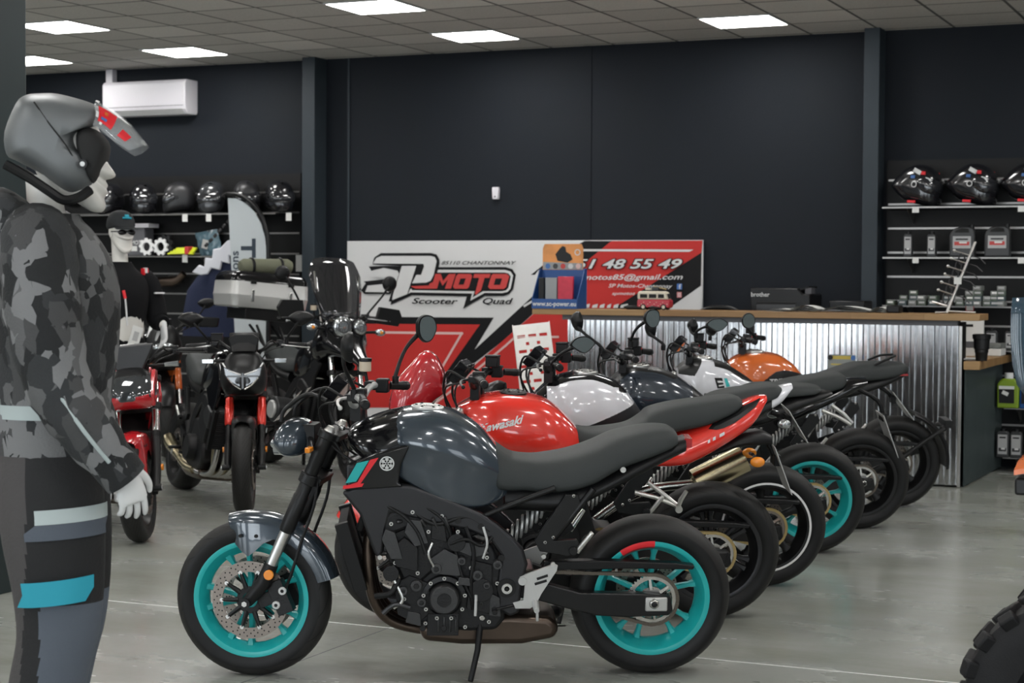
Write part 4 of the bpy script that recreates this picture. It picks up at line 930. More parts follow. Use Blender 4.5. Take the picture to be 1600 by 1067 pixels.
def disc_mb(y, r=.149, ri=.108, carrier='satin_black', arms=5):
    t = MB()
    t.lathe([(ri, y+.0025), (r, y+.0025), (r, y-.0025), (ri, y-.0025)], 'disc_steel', 'y', 48, closed=True)
    for q, (rad, n, off) in enumerate(((r-.009, 30, 0), (r-.02, 30, .5), (r-.031, 24, .2))):
        for i in range(n):
            a = 2*math.pi*(i+off)/n
            for s in (1, -1): t.lathe([(0, y+s*.0027), (.0032, y+s*.0027)], 'dark_hole', 'y', 7, (rad*math.sin(a), 0, rad*math.cos(a)))
    for i in range(arms*2):
        a = 2*math.pi*i/(arms*2)
        t.tube([(.045*math.sin(a), y-.002, .045*math.cos(a)), (ri*math.sin(a), y, ri*math.cos(a))], [.011, .007], carrier, 8)
        t.cyl(((ri+.002)*math.sin(a), y, (ri+.002)*math.cos(a)), .008, .012, 'steel', 'y', 10)
    t.lathe([(.03, y-.004), (.052, y-.004), (.052, y+.004), (.03, y+.004)], carrier, 'y', 24, closed=True)
    return t
def sprocket_mb(y, r=.098, col='steel', n=44):
    t = MB(); ring = []
    for i in range(n*2):
        a = math.pi*i/n; ring.append((a, r if i % 2 else r-.008))
    for s in (1,):
        vo = [(q*math.sin(a), y+.003, q*math.cos(a)) for a, q in ring]; vi = [((r-.022)*math.sin(a), y+.003, (r-.022)*math.cos(a)) for a, q in ring]
        vb = [(q*math.sin(a), y-.003, q*math.cos(a)) for a, q in ring]; vc = [((r-.022)*math.sin(a), y-.003, (r-.022)*math.cos(a)) for a, q in ring]
        N = len(ring); fs = []
        for i in range(N):
            j = (i+1) % N
            fs += [(i, j, N+j, N+i), (i, 2*N+i, 2*N+j, j), (N+i, N+j, 3*N+j, 3*N+i), (2*N+i, 3*N+i, 3*N+j, 2*N+j)]
        t.add(vo+vi+vb+vc, fs, col)
    for i in range(6):
        a = math.pi*i/3
        t.tube([(.04*math.sin(a), y, .04*math.cos(a)), ((r-.02)*math.sin(a), y, (r-.02)*math.cos(a))], [.012, .009], col, 6)
        t.cyl((.055*math.sin(a), y+.004, .055*math.cos(a)), .007, .008, 'chrome', 'y', 6)
    t.lathe([(.02, y-.005), (.05, y-.005), (.05, y+.005), (.02, y+.005)], col, 'y', 24, closed=True)
    return t
def chain_mb(xs, zs, rs, xr, zr, r, y, mt):
    t = MB(); d = Vector((xs-xr, 0, zs-zr)); L = d.length; a0 = math.atan2(d.z, d.x); be = math.acos((r-rs)/L); path = []
    for i in range(25): a = a0+be+(2*math.pi-2*be)*i/24; path.append(Vector((xr+r*math.cos(a), y, zr+r*math.sin(a))))
    for i in range(13): a = a0-be+2*be*i/12; path.append(Vector((xs+rs*math.cos(a), y, zs+rs*math.sin(a))))
    path.append(path[0]); acc = []; step = .0159; tot = 0
    for p, q in zip(path, path[1:]):
        l = (q-p).length; u = 0
        while tot <= l-u+1e-9 and l > 1e-6:
            u += tot; acc.append((p.lerp(q, u/l), (q-p).normalized())); tot = step
        tot -= l-u
    for i, (p, tg) in enumerate(acc):
        o = .008 if i % 2 else .0055
        ro = Matrix.Rotation(-math.atan2(tg.z, tg.x), 3, 'Y')
        for s in (1, -1): t.box(p+Vector((0, s*o, 0)), (.019, .002, .0125), mt, ro)
        t.cyl(p, .0045, .012, mt, 'y', 6)
    return t
def bolts(t, pts, y, r=.008, m='alu', h=.012):
    for (x, z) in pts:
        t.cyl((x, y, z), r, h, m, 'y', 8); t.lathe([(0, y+h/2+.0003), (r*.5, y+h/2+.0003)], 'dark_hole', 'y', 6, (x, 0, z))

def steer_m(S): # steering axis through the fork
    ax = Vector(S['fork_top'])-Vector(S['axle']); ax = Vector((ax[0], 0, ax[2])).normalized()
    return about(Vector(S['axle']), Matrix.Rotation(R(S['steer']), 4, ax))

DEF = dict(rr=.312, rf=.303, ww=.178, wf=.118, wb=1.527, rim='satin_black', style='five', stripe=None, tread='tread_sport', ftread='tread_sport', steer=-14,
           fork_top=(1.235, 0, .985), axle=(1.527, 0, .303), fork_w=.105, stanchion='satin_black', slider='steel', lower='black_plastic', usd=True, lower_frac=.24,
           fender='gloss_black', bar=(1.165, 1.07), bar_w=.37, bar_back=.10, bar_rise=.04, grip='black_plastic', lever='satin_black', bar_mat='satin_black',
           chain='chain_steel', sprocket='steel', frame='satin_black', swing='satin_black', peg='satin_black', susp='satin_black', eng='engine_black', head_mat='grey_paint',
           sw_y=.115, mirror='paddle', chain_guard=True, silencer=None, kick=True, header=True, disc=.149)

def build_front(root, S):
    st = steer_m(S); ax = Vector(S['axle']); top = Vector(S['fork_top']); dirn = (top-ax).normalized(); L = (top-ax).length
    fw = Vector((dirn.z, 0, -dirn.x))      # forward, square to the fork
    # wheel
    w = rim_mb(S['wf'], S['rim'], S['style'], S['stripe']).build('front_wheel', root)
    w.location = st @ ax; w.rotation_euler = (st.to_3x3() @ rotm('Y', S.get('spin', 20)).to_3x3()).to_euler()
    tyre_mb(S['rf'], S['wf'], S['ftread']).build('tyre', w)
    for s in (1, -1):
        disc_mb(s*.062, S['disc'], S['disc']-.041).build('brake_disc', w)
    # forks
    for s in (1, -1):
        t = MB(); y = s*S['fork_w']; o = ax+Vector((0, y, 0)); fo = fw*-.028
        P = lambda f: o+dirn*(L*f)+fo*(1 if f > .12 else f/.12)
        if S['usd']:
            t.tube([P(.42), P(.44), P(.62), P(.63), P(.80), P(.81), P(.97)], [.026, .0295, .0295, .0265, .0265, .029, .029], S['stanchion'], 18)
            t.tube([P(.19), P(.43)], .0215, S['slider'], 16)
            t.tube([P(.0), P(.06), P(.13), P(.235)], [.022, .026, .029, .027], S['lower'], 16)
        else:
            t.tube([P(.48), P(.97)], .0215, S['slider'], 16)
            t.tube([P(.5), P(.50), P(.46), P(.45)], [.022, .028, .028, .026], 'black_plastic', 16)
            t.tube([P(.0), P(.06), P(.16), P(.46)], [.022, .028, .029, .0265], S['lower'], 16)
        t.tube([P(.965), P(.98), P(1.0), P(1.012)], [.024, .024, .017, .012], 'alu', 12)
        t.cyl(o+Vector((0, s*.012, 0)), .02, .05, 'satin_black', 'y', 16); t.cyl(o+Vector((0, s*.036, 0)), .011, .012, 'steel', 'y', 6)
        lg = t.xf(st).build('fork_leg', root, smooth=35)
        # caliper
        c = MB(); cp = o+fw*-.105+dirn*.065+Vector((0, -s*.038, 0))
        c.box(cp, (.062, .05, .13), 'engine_black', Matrix.Rotation(R(24), 3, 'Y'))
        c.box(cp+fw*.045+dirn*-.03, (.07, .03, .05), 'engine_black', Matrix.Rotation(R(24), 3, 'Y'))
        for d in (-.03, .03):
            q = cp+dirn*d+Vector((0, s*.026, 0)); c.cyl(q, .016, .012, 'silver_paint', 'y', 14); c.cyl(q+Vector((0, s*.007, 0)), .007, .004, 'dark_hole', 'y', 8)
        c.xf(st).build('brake_caliper', lg, bev=.005)
        if S.get('reflector', True):
            a = MB(); q = P(.19)+Vector((0, s*.033, 0))-fw*.012
            a.cyl(q, .019, .012, 'amber', 'y', 20); a.xf(st).build('reflector', lg, bev=.002)
        h = MB(); h.tube([P(.75)-fw*.03, P(.6)-fw*.06, P(.4)-fw*.07, P(.22)-fw*.085, cp], .006, 'black_plastic', 8, smooth=4)
        h.xf(st).build('brake_hose', lg)
    # fender
    f = MB(); rings = []
    for i in range(13):
        a = R(S.get('fend0', -40)+(S.get('fend1', 62)-S.get('fend0', -40))*i/12); rr = S['rf']+.022+.01*max(0, -math.sin(a*1.2)); wd = S['wf']*.5+.016
        taper = 1-.35*max(0, (i-10)/2)**2-.1*max(0, (3-i)/3)
        ring = []
        side = S.get('fend_side', .06)*(1+1.6*math.exp(-((i-10)/2.2)**2))
        for (yy, dd) in ((-1.02, -side), (-1.0, -.03), (-.9, -.008), (-.5, .006), (0, .012), (.5, .006), (.9, -.008), (1.0, -.03), (1.02, -side)):
            ring.append(ax+Vector(((rr+dd)*math.sin(a), yy*wd*taper, (rr+dd)*math.cos(a))))
        for (yy, dd) in ((.97, -side), (.95, -.03), (.85, -.013), (.5, 0), (0, .006), (-.5, 0), (-.85, -.013), (-.95, -.03), (-.97, -side)):
            ring.append(ax+Vector(((rr+dd)*math.sin(a), yy*wd*taper, (rr+dd)*math.cos(a))))
        rings.append(ring)
    f.loft(rings, S['fender'])
    for s in (1, -1):
        for a in (8, -6):
            f.cyl(ax+Vector((.25*math.sin(R(a)), s*(S['wf']*.5+.019), .25*math.cos(R(a)))), .007, .006, 'dark_hole', 'y', 8)
    f.xf(st).build('front_fender', root, smooth=50)
    # clamps
    t = MB()
    for f_, h_ in ((.965, .03), (.72, .04)):
        c = ax+dirn*(L*f_)-fw*.028
        for s in (1, -1): t.tube([c+Vector((0, s*S['fork_w'], 0))-dirn*h_/2, c+Vector((0, s*S['fork_w'], 0))+dirn*h_/2], .037, 'satin_black', 16)
        t.box(c-fw*.012, (.07, 2*S['fork_w'], h_*.8), 'satin_black', Matrix.Rotation(R(-25), 3, 'Y'))
    t.cyl(ax+dirn*(L*1.0)-fw*.05, .014, .02, 'steel', 'z', 8)
    t.xf(st).build('triple_clamp', root, bev=.004)
    # handlebar
    bx, bz = S['bar']; bw = S['bar_w']; t = MB()
    pts = [(bx+.0, 0, bz-.012), (bx, .06, bz-.012), (bx+.005, .10, bz), (bx-.01, .17, bz+S['bar_rise']), (bx-.045, .24, bz+S['bar_rise']), (bx-S['bar_back'], bw, bz+S['bar_rise']-.012)]
    full = [(x, -y, z) for x, y, z in pts[:0:-1]]+pts
    t.tube(full, .0135, S['bar_mat'], 12, smooth=4)
    for s in (1, -1): t.box((bx, s*.045, bz-.035), (.04, .035, .07), 'satin_black')
    hb = t.xf(st).build('handlebar', root)
    for s in (1, -1):
        e = Vector((bx-S['bar_back'], s*bw, bz+S['bar_rise']-.012)); b = Vector((bx-.06, s*(.25), bz+S['bar_rise']-.002)); d = (e-b).normalized()
        g = MB(); g.tube([b, b+d*.006, b+d*.007, e-d*.006, e], [.02, .02, .0168, .0168, .019], S['grip'], 14); g.tube([e, e+d*.006, e+d*.03, e+d*.035], [.013, .018, .018, .012], S.get('bar_end', 'satin_black'), 14)
        g.xf(st).build('grip', hb)
        # switch box
        g = MB(); c = b-d*.035; g.box(c, (.05, .05, .055), 'black_plastic'); g.box(c+Vector((-.022, 0, .012)), (.012, .018, .014), 'bright_red' if s < 0 or S.get('red_switch') else 'satin_black')
        g.xf(st).build('switch_box', hb, bev=.006)
        l = MB(); p0 = b+Vector((.045, -s*.02, -.004))
        l.tube([p0, p0+Vector((.03, s*.03, -.004)), p0+Vector((.022, s*.10, -.012)), p0+Vector((-.004, s*.175, -.02))], [.009, .008, .006, .0055], S['lever'], 8, smooth=4, flat=.7)
        l.ell(p0+Vector((-.005, s*.178, -.02)), (.009,)*3, S['lever'], 10, 6)
        l.box(p0+Vector((-.018, 0, 0)), (.05, .035, .025), 'satin_black')
        l.xf(st).build('lever', hb, bev=.003)
    if S.get('master', True):
        g = MB(); c = Vector((bx-.03, -.20, bz+S['bar_rise']+.045))
        if S.get('reservoir_box'): g.box(c, (.055, .075, .045), 'black_plastic'); g.box(c+Vector((0, 0, .026)), (.06, .08, .01), 'black_plastic')
        else:
            g.cyl(c+Vector((.05, -.01, .03)), .024, .04, 'reservoir', 'z', 16); g.cyl(c+Vector((.05, -.01, .055)), .026, .014, 'satin_black', 'z', 16)
            g.tube([c+Vector((.05, -.01, .01)), c+Vector((.04, 0, -.03))], .007, 'black_plastic', 8)
        g.box(c+Vector((.03, 0, -.04)), (.03, .07, .028), 'satin_black')
        g.xf(st).build('brake_reservoir', hb, bev=.004)
    # instrument pod
    g = MB(); g.box((bx+.075, 0, bz+.05), (.05, .16, .10), 'gloss_black', Matrix.Rotation(R(-38), 3, 'Y')); g.box((bx+.05, 0, bz+.055), (.006, .14, .08), 'smoke_plastic', Matrix.Rotation(R(-38), 3, 'Y'))
    if S.get('dash', True): g.xf(st).build('instrument_pod', root, bev=.01)
    # cables
    g = MB()
    for s in (1, -1):
        g.tube([(bx+.01, s*.2, bz+.03), (bx+.10, s*.16, bz+.06), (bx+.13, s*.08, bz-.05), (bx+.05, s*.05, bz-.2)], .0055, 'black_plastic', 8, smooth=5)
        g.tube([(bx+.01, s*.22, bz+.02), (bx+.12, s*.13, bz-.02), (bx+.09, s*.07, bz-.16), (bx-.02, s*.06, bz-.24)], .0045, 'black_plastic', 8, smooth=5)
    g.xf(st).build('control_cables', hb)
    return st

def mirror(root, st, base, head, face, size, kind='paddle', name='mirror', mat_='black_plastic'):
    """head: centre of the glass; face: direction the glass looks; size: half width, half height"""
    base, head, face = Vector(base), Vector(head), Vector(face).normalized()
    up = Vector((0, 0, 1)); u = up.cross(face).normalized(); v = face.cross(u)
    if kind == 'round': out = [(math.cos(2*math.pi*i/28), math.sin(2*math.pi*i/28)) for i in range(28)]
    elif kind == 'leaf': out = [(-1.0, .0), (-.72, .55), (-.2, .82), (.35, .78), (.8, .42), (1.0, .05), (.7, -.45), (.3, -.85), (-.05, -.9), (-.5, -.55)]
    elif kind == 'box': out = [(-.9, .9), (.85, 1), (1, .8), (.95, -.75), (.75, -1), (-.8, -.85), (-1, -.5)]
    else: out = [(-.95, -.1), (-.85, .5), (-.45, .9), (.3, 1.0), (.85, .75), (1.0, .2), (.85, -.5), (.3, -.95), (-.4, -.85)]
    sgn = -1 if (head-base).dot(u) < 0 else 1
    sgn = S_SIGN(head)
    out = [(sgn*a*size[0], b*size[1]) for a, b in out]
    out = [(p.x, p.y) for p in catmull([(a, b, 0) for a, b in out], 4, True)]
    t = MB(); n = len(out)
    rg = []
    for dpt, k in ((.004, .90), (.006, 1.0), (-.004, 1.03), (-.022, .85), (-.034, .5), (-.036, .1)):
        rg.append([head+u*a*k+v*b*k+face*dpt for a, b in out])
    t.loft(rg, mat_)
    if size[0]:
        mid = base.lerp(head, .55)+Vector((.03, 0, .015)); a_ = head-face*.02
        t.tube([base, base+Vector((0, 0, .03)), mid, a_], [.010, .0085, .0075, .011], mat_, 10, smooth=5)
        t.cyl(base+Vector((0, 0, .012)), .013, .03, mat_, 'z', 10)
    o = t.xf(st).build(name, root, smooth=45)
    g = MB(); g.add([head+u*a*.9+v*b*.9+face*.0062 for a, b in out], [tuple(range(n))], 'mirror')
    g.xf(st).build('mirror_glass', o)
    return o
def S_SIGN(h): return 1 if h.y > 0 else -1

def build_rear(root, S):
    w = rim_mb(S['ww'], S['rim'], S['style'], S['stripe']).build('rear_wheel', root)
    w.location = (0, 0, S['rr']); w.rotation_euler = (0, R(S.get('rspin', 8)), 0)
    tyre_mb(S['rr'], S['ww'], S['tread']).build('tyre', w)
    d = disc_mb(-.085, .12, .085).build('brake_disc', w)
    z = S['rr']; sy = .088
    s = sprocket_mb(sy, .1, S['sprocket']).build('sprocket', w)
    px, pz = S.get('pivot', (.565, .385))
    chain_mb(px-.055, pz+.005, .036, 0, z, .098, sy, S['chain']).build('chain', root)
    for sd in (1, -1):
        t = MB(); y = sd*S['sw_y']
        poly = S.get('swing_poly') or [(.60, .345), (.60, .43), (.52, .425), (.40, .385), (.28, .352), (.05, .348), (-.065, .335), (-.075, .28), (-.06, .262), (.1, .255), (.22, .262), (.33, .29), (.45, .325)]
        t.prism(poly, y-.022, y+.022, S['swing'])
        if sd > 0: t.box((px-.06, 0, pz), (.10, .2, .08), S['swing'])
        t.box((-.01, y+sd*.018, z-.005), (.085, .02, .055), S.get('adj', 'satin_black')); t.cyl((.0, y+sd*.034, z), .021, .02, 'steel', 'y', 6); t.cyl((.0, y+sd*.045, z), .012, .014, 'satin_black', 'y', 12)
        t.cyl((px, y+sd*.02, pz), .038, .05, S['frame'], 'y', 20); t.cyl((px, y+sd*.045, pz), .019, .012, 'alu', 'y', 16)
        t.build('swingarm', root, bev=.009)
    if S['chain_guard']:
        t = MB(); t.prism([(.42, .472), (.2, .476), (-.08, .465), (-.155, .455), (-.15, .44), (.1, .445), (.25, .44), (.43, .44)], .085, .13, 'black_plastic'); t.build('chain_guard', root, bev=.004)
    # hugger and shock
    t = MB(); t.tube([(.56, 0.0, .52), (.42, 0, .66)], .024, 'satin_black', 14)
    hel = [(.56-.14*k/72+.0, .0+.036*math.cos(2*math.pi*k/10), .52+.14*k/72+.036*math.sin(2*math.pi*k/10)) for k in range(73)]
    t.tube(hel, .0065, 'silver_paint', 8); t.build('shock_absorber', root)
    # kickstand
    if S['kick']:
        t = MB(); t.tube([(.66, .13, .255), (.672, .17, .14), (.70, .225, .035)], [.014, .012, .011], 'black_plastic', 10); t.box((.705, .235, .018), (.075, .045, .012), 'black_plastic', Matrix.Rotation(R(-12), 3, 'X')@Matrix.Rotation(R(6), 3, 'X'))
        t.box((.655, .125, .262), (.05, .045, .06), 'satin_black'); t.cyl((.655, .15, .262), .012, .02, 'steel', 'y', 10)
        t.build('kickstand', root, bev=.003)

def build_engine(root, S, detail=1):
    em, eg = S['eng'], S.get('eng2', 'engine_black'); t = MB()
    t.prism([(.57, .25), (.56, .42), (.62, .55), (.74, .56), (.87, .49), (.95, .40), (.965, .28), (.90, .225), (.84, .215), (.70, .205), (.6, .21)], -.15, .15, em)
    t.prism([(.75, .52), (.79, .68), (.88, .70), (1.01, .625), (1.045, .585), (.96, .40), (.9, .38)], -.155, .155, em)
    t.prism([(.80, .66), (.83, .73), (.90, .735), (1.04, .655), (1.07, .60), (1.03, .57)], -.165, .165, eg)
    e = t.build('engine', root, bev=.018, seg=3)
    c = MB()
    for sd in (1,):
        c.lathe([(0, .0), (.05, .0), (.054, -.004), (.058, -.012), (.060, -.05)], 'engine_grey' if sd > 0 and detail > 1 else em, 'y', 36, (.80, sd*.205, .345)) if sd > 0 else c.lathe([(0, 0), (.08, 0), (.09, .012), (.092, .06)], em, 'y', 36, (.72, -.205, .35))
    c.lathe([(0, .002), (.026, .002), (.028, -.004)], 'engine_black', 'y', 20, (.80, .206, .345))
    c.lathe([(.068, -.005), (.084, -.01), (.087, -.05)], em, 'y', 36, (.80, .185, .345))
    c.build('crankcase_cover', e)
    c = MB(); c.lathe([(0, 0), (.08, 0), (.09, .012), (.092, .06)], em, 'y', 36, (.72, -.205, .35)); c.build('clutch_cover', e)
    ring = [(.80+.079*math.cos(R(a)), .345+.079*math.sin(R(a))) for a in range(10, 370, 40)]
    outer = [(1.0, .63), (.92, .675), (.86, .60), (.93, .52), (.985, .48), (.9, .44), (.95, .34), (.87, .245), (.70, .46), (.64, .50), (.66, .32), (.63, .25), (.72, .23), (.60, .40), (.75, .60), (.81, .66)]
    for q_, y_ in ((ring, .182), (outer, .163)):
        for pt in (q_ if detail > 1 else q_[::4]):
            b = MB(); bolts(b, [pt], y_, .0075, 'alu', .014); b.build('bolt', e)
    if detail > 1:
        d = MB()
        d.prism([(.745, .20), (.745, .285), (.86, .285), (.865, .20)], .13, .18, em)                       # sump block
        d.prism([(.84, .30), (.86, .40), (.93, .43), (.985, .40), (.975, .28), (.9, .24)], .13, .168, em)
        d.prism([(.90, .45), (.98, .47), (1.0, .54), (.95, .58), (.9, .54)], .14, .185, 'engine_black')
        d.prism([(.62, .28), (.62, .47), (.70, .49), (.715, .30)], .14, .17, em)
        d.prism([(.735, .43), (.75, .51), (.80, .535), (.85, .50), (.845, .44)], .14, .178, 'engine_grey')
        d.cyl((1.0, .17, .445), .03, .05, em, 'y', 20); d.cyl((.755, .165, .56), .034, .04, em, 'y', 20)
        d.cyl((.66, .17, .375), .045, .02, em, 'y', 22)
        for x, z in ((.88, .2), (.8, .2), (.765, .24)): d.cyl((x, .183, z+.03), .011, .01, em, 'y', 10)
        for i in range(5): d.tube([(.78+.045*i, .168, .60+.01*i), (.80+.045*i, .178, .66-.005*i)], .007, 'engine_grey', 8)
        d.prism([(.955, .50), (.985, .60), (1.02, .615), (1.035, .575), (1.0, .50)], .14, .19, 'engine_grey')
        d.prism([(.86, .56), (.89, .645), (.935, .65), (.95, .60), (.91, .545)], .14, .182, 'engine_grey')
        d.prism([(.79, .56), (.80, .625), (.845, .63), (.85, .575)], .14, .175, em)
        d.prism([(.63, .515), (.66, .555), (.74, .56), (.75, .525), (.69, .50)], .14, .17, 'engine_grey')
        d.prism([(.70, .395), (.705, .425), (.745, .43), (.75, .40)], .14, .19, 'engine_grey')
        d.prism([(.585, .27), (.59, .345), (.625, .36), (.63, .275)], .14, .172, 'engine_grey')
        d.prism([(.885, .235), (.89, .285), (.935, .295), (.945, .25)], .14, .175, 'engine_grey')
        for x, z, r_ in ((.905, .395, .022), (.955, .375, .018), (.83, .46, .02), (.885, .33, .018), (.735, .49, .016), (.675, .435, .02), (.60, .475, .018), (.64, .395, .014)): d.cyl((x, .172, z), r_, .03, 'engine_grey', 'y', 14); d.cyl((x, .188, z), r_*.5, .006, em, 'y', 8)
        for i in range(6): d.box((.965+.011*i, .158, .47+.021*i), (.055, .012, .006), 'engine_grey', Matrix.Rotation(R(-28), 3, 'Y'))
        for i in range(4): d.tube([(.755+.022*i, .182, .215), (.755+.022*i, .182, .275)], .004, 'engine_grey', 6)
        d.build('engine_side_casting', e, bev=.006)
        h = MB()
        h.tube([(.97, .17, .42), (1.0, .19, .37), (1.06, .18, .355)], .012, 'black_plastic', 10, smooth=4)
        h.tube([(.99, .18, .42), (.955, .19, .345), (.99, .185, .31)], .0065, 'alu', 8, smooth=4)
        h.tube([(.88, .16, .70), (.80, .175, .64), (.76, .17, .53), (.73, .18, .42), (.70, .18, .35)], .006, 'black_plastic', 8, smooth=5)
        h.tube([(.72, .165, .62), (.69, .18, .52), (.70, .18, .40), (.69, .17, .30)], .008, 'black_plastic', 8, smooth=5)
        h.tube([(.95, .15, .70), (.84, .17, .63), (.72, .16, .655), (.63, .16, .60)], .009, 'black_plastic', 8, smooth=5)
        h.tube([(.68, .185, .36), (.682, .19, .28)], .006, 'silver_paint', 8)
        h.tube([(1.02, .16, .70), (.95, .18, .66), (.90, .185, .60), (.87, .19, .52)], .007, 'black_plastic', 8, smooth=5)
        h.tube([(.62, .17, .58), (.66, .185, .55), (.72, .185, .575), (.78, .18, .555)], .007, 'black_plastic', 8, smooth=5)
        h.tube([(.93, .18, .31), (.985, .19, .325), (1.03, .185, .29)], .010, 'engine_grey', 8, smooth=4)
        h.tube([(.845, .18, .56), (.86, .19, .52), (.84, .185, .47)], .005, 'alu', 8, smooth=4)
        h.tube([(.655, .175, .62), (.64, .185, .56), (.655, .18, .50)], .005, 'silver_paint', 8, smooth=4)
        h.build('engine_hoses', e)
        f = MB()
        for i in range(3): # throttle bodies, injectors under the frame
            f.cyl((.74, -.1+.1*i, .66), .03, .08, 'engine_black', 'z', 16)
        f.box((.70, .10, .60), (.12, .05, .06), 'black_plastic', Matrix.Rotation(R(20), 3, 'Y')); f.box((.80, .135, .70), (.10, .03, .035), 'engine_black')
        f.build('throttle_bodies', e, bev=.006)
    # radiator
    r = MB(); ro = Matrix.Rotation(R(16), 3, 'Y'); rc = Vector((1.15, 0, .50))
    r.box(rc, (.035, .30, .25), 'dark_hole', ro)
    for i in range(17): r.box(rc+ro@Vector((.019, 0, -.112+.014*i)), (.004, .28, .006), 'engine_black', ro)
    for s in (1, -1): r.box(rc+Vector((0, s*.155, 0)), (.05, .03, .27), 'black_plastic', ro)
    r.tube([rc+Vector((-.03, .13, .1)), (1.08, .15, .68), (1.0, .13, .66)], .016, 'black_plastic', 12, smooth=4)
    r.build('radiator', root, bev=.004)
    if S['header']:
        x = MB()
        for y in (-.10, -.0, .10):
            x.tube([(1.03, y, .60), (1.085, y, .56), (1.085, y*1.05, .42), (1.06, y*.9, .30), (1.0, y*.7, .225), (.90, y*.5, .19), (.8, y*.4, .18)], .021, S.get('pipe', 'exhaust'), 14, smooth=5)
        ex = x.build('exhaust_pipe', root)
        c = MB(); c.prism([(.90, .22), (.70, .25), (.55, .26), (.40, .25), (.355, .215), (.37, .165), (.5, .14), (.73, .14), (.88, .155)], -.13, .115, S.get('box', 'exhaust'))
        c.tube([(.40, -.1, .2), (.33, -.13, .21)], .03, 'satin_black', 14)
        c.build('exhaust_collector', ex, bev=.03, seg=3)

def peg_set(root, S, detail=0):
    m = S['peg']
    for s in (1, -1):
        t = MB(); y = s*.165
        t.prism([(.474, .442), (.385, .475), (.372, .468), (.376, .448), (.432, .36), (.452, .318), (.475, .302), (.53, .302), (.54, .325), (.50, .335), (.495, .40), (.515, .405), (.515, .425)], y-.006, y+.006, m)
        for d in (0, .02): t.prism([(.41+d*.2, .436-d), (.452+d*.4, .422-d), (.449+d*.4, .412-d), (.408+d*.2, .426-d)], y+s*.0062, y+s*.0072, 'dark_hole')
        t.cyl((.505, y, .41), .016, .03, m, 'y', 14)
        b = t.build('foot_bracket', root, bev=.002)
        p = MB(); p.tube([(.455, y, .325), (.455, y+s*.09, .318)], [.014, .011], 'silver_paint' if detail else 'satin_black', 10); p.tube([(.452, y+s*.06, .318), (.45, y+s*.062, .27)], .006, 'silver_paint', 8)
        p.build('footpeg', root, bev=.002); p = MB()
        p.tube([(.53, y, .315), (.61, y+s*.01, .30)], .006, 'satin_black', 8); p.cyl((.61, y+s*.03, .30), .01, .05, 'satin_black', 'y', 10)
        p.build('pedal', root, bev=.002)
        g = MB()
        g.prism([(.30, .74), (.345, .74), (.46, .56), (.44, .52), (.33, .50), (.285, .535), (.30, .565), (.39, .56), (.285, .70)], y-.012-s*.02, y+.012-s*.02, S.get('ppeg', 'satin_black'))
        g.tube([(.30, y, .52), (.245, y+s*.02, .60)], [.012, .010], S.get('ppeg_bar', 'alu'), 10)
        g.cyl((.315, y, .525), .016, .03, 'satin_black', 'y', 12)
        bolts(g, [(.42, .555), (.39, .575), (.315, .735)], y-s*.02+.012, .007, 'alu', .006)
        g.build('passenger_peg', root, bev=.004)

def section(zb, zt, w, k=.80, top=.45, low=.75):
    h = zt-zb
    return [(0, zb), (w*low, zb+.01*h), (w, zb+.33*h), (w*k, zt-.22*h), (w*top, zt-.035*h), (0, zt)]
def tank(root, st, m, mf=None, name='fuel_tank', kx=5, kr=3, k=.86, top=.5, low=.85):
    t = MB(); t.symloft([(x, section(zb, zt, w, k, top, low)) for x, zt, zb, w in st], m, kx, kr, mf)
    return t, t.build(name, root, smooth=60)
def cap(parent, p, r=.055, tilt=0, m='alu', name='filler_cap'):
    t = MB(); p = Vector(p)
    t.lathe([(0, .004), (r*.45, .004), (r*.5, .007), (r*.86, .007), (r*.9, .004), (r, .003), (r*1.02, -.012)], m, 'z', 32)
    for i in range(6): a = i*math.pi/3; t.cyl((r*.7*math.cos(a), r*.7*math.sin(a), .008), .005, .004, 'dark_hole', 'z', 8)
    t.box((0, 0, .006), (r*.7, r*.3, .006), 'steel')
    t.xf(Matrix.Translation(p) @ rotm('Y', tilt)); return t.build(name, parent)
def seat(root, st, name='seat', m='seat', k=.86, top=.6, low=.9, seam=None):
    t = MB(); t.symloft([(x, section(zb, zt, w, k, top, low)) for x, zt, zb, w in st], m, 5, 3)
    return t.build(name, root, smooth=60)

def new_bike(name, label, loc, head, lean, group=None):
    return thing(name, label, 'motorcycle', loc, (R(-lean), 0, R(head)), group)

# ---- nearest bike of the row: grey tank, turquoise wheels
S = dict(DEF); S.update(rim='teal', style='pairs', fender='grey_paint', steer=-11, slider='alu', lever='silver_paint', bar_mat='silver_paint', frame='frame_grey', peg='silver_paint', adj='silver_paint', eng2='engine_black', fend0=-74, fend1=17, bar=(1.125,1.07))
(_loc, _hd, _ln) = ((-2.348, 6.551, 0.0), -152.92, 6.0)
HB = new_bike('motorcycle', 'grey naked motorcycle with turquoise wheels, nearest of the row', _loc, _hd, _ln)
st = build_front(HB, S); build_rear(HB, S); build_engine(HB, S, 2); peg_set(HB, S, 1)
# red patch on the rear rim
t = MB(); t.lathe([(.2272, .0780), (.218, .0792), (.2055, .0762), (.197, .0645), (.189, .037)], 'bright_red', 'y', 16, (0, 0, S['rr']), ang=(R(-2), R(34))); lab(t.build('rim_sticker', HB), 'red sticker on the turquoise rim')
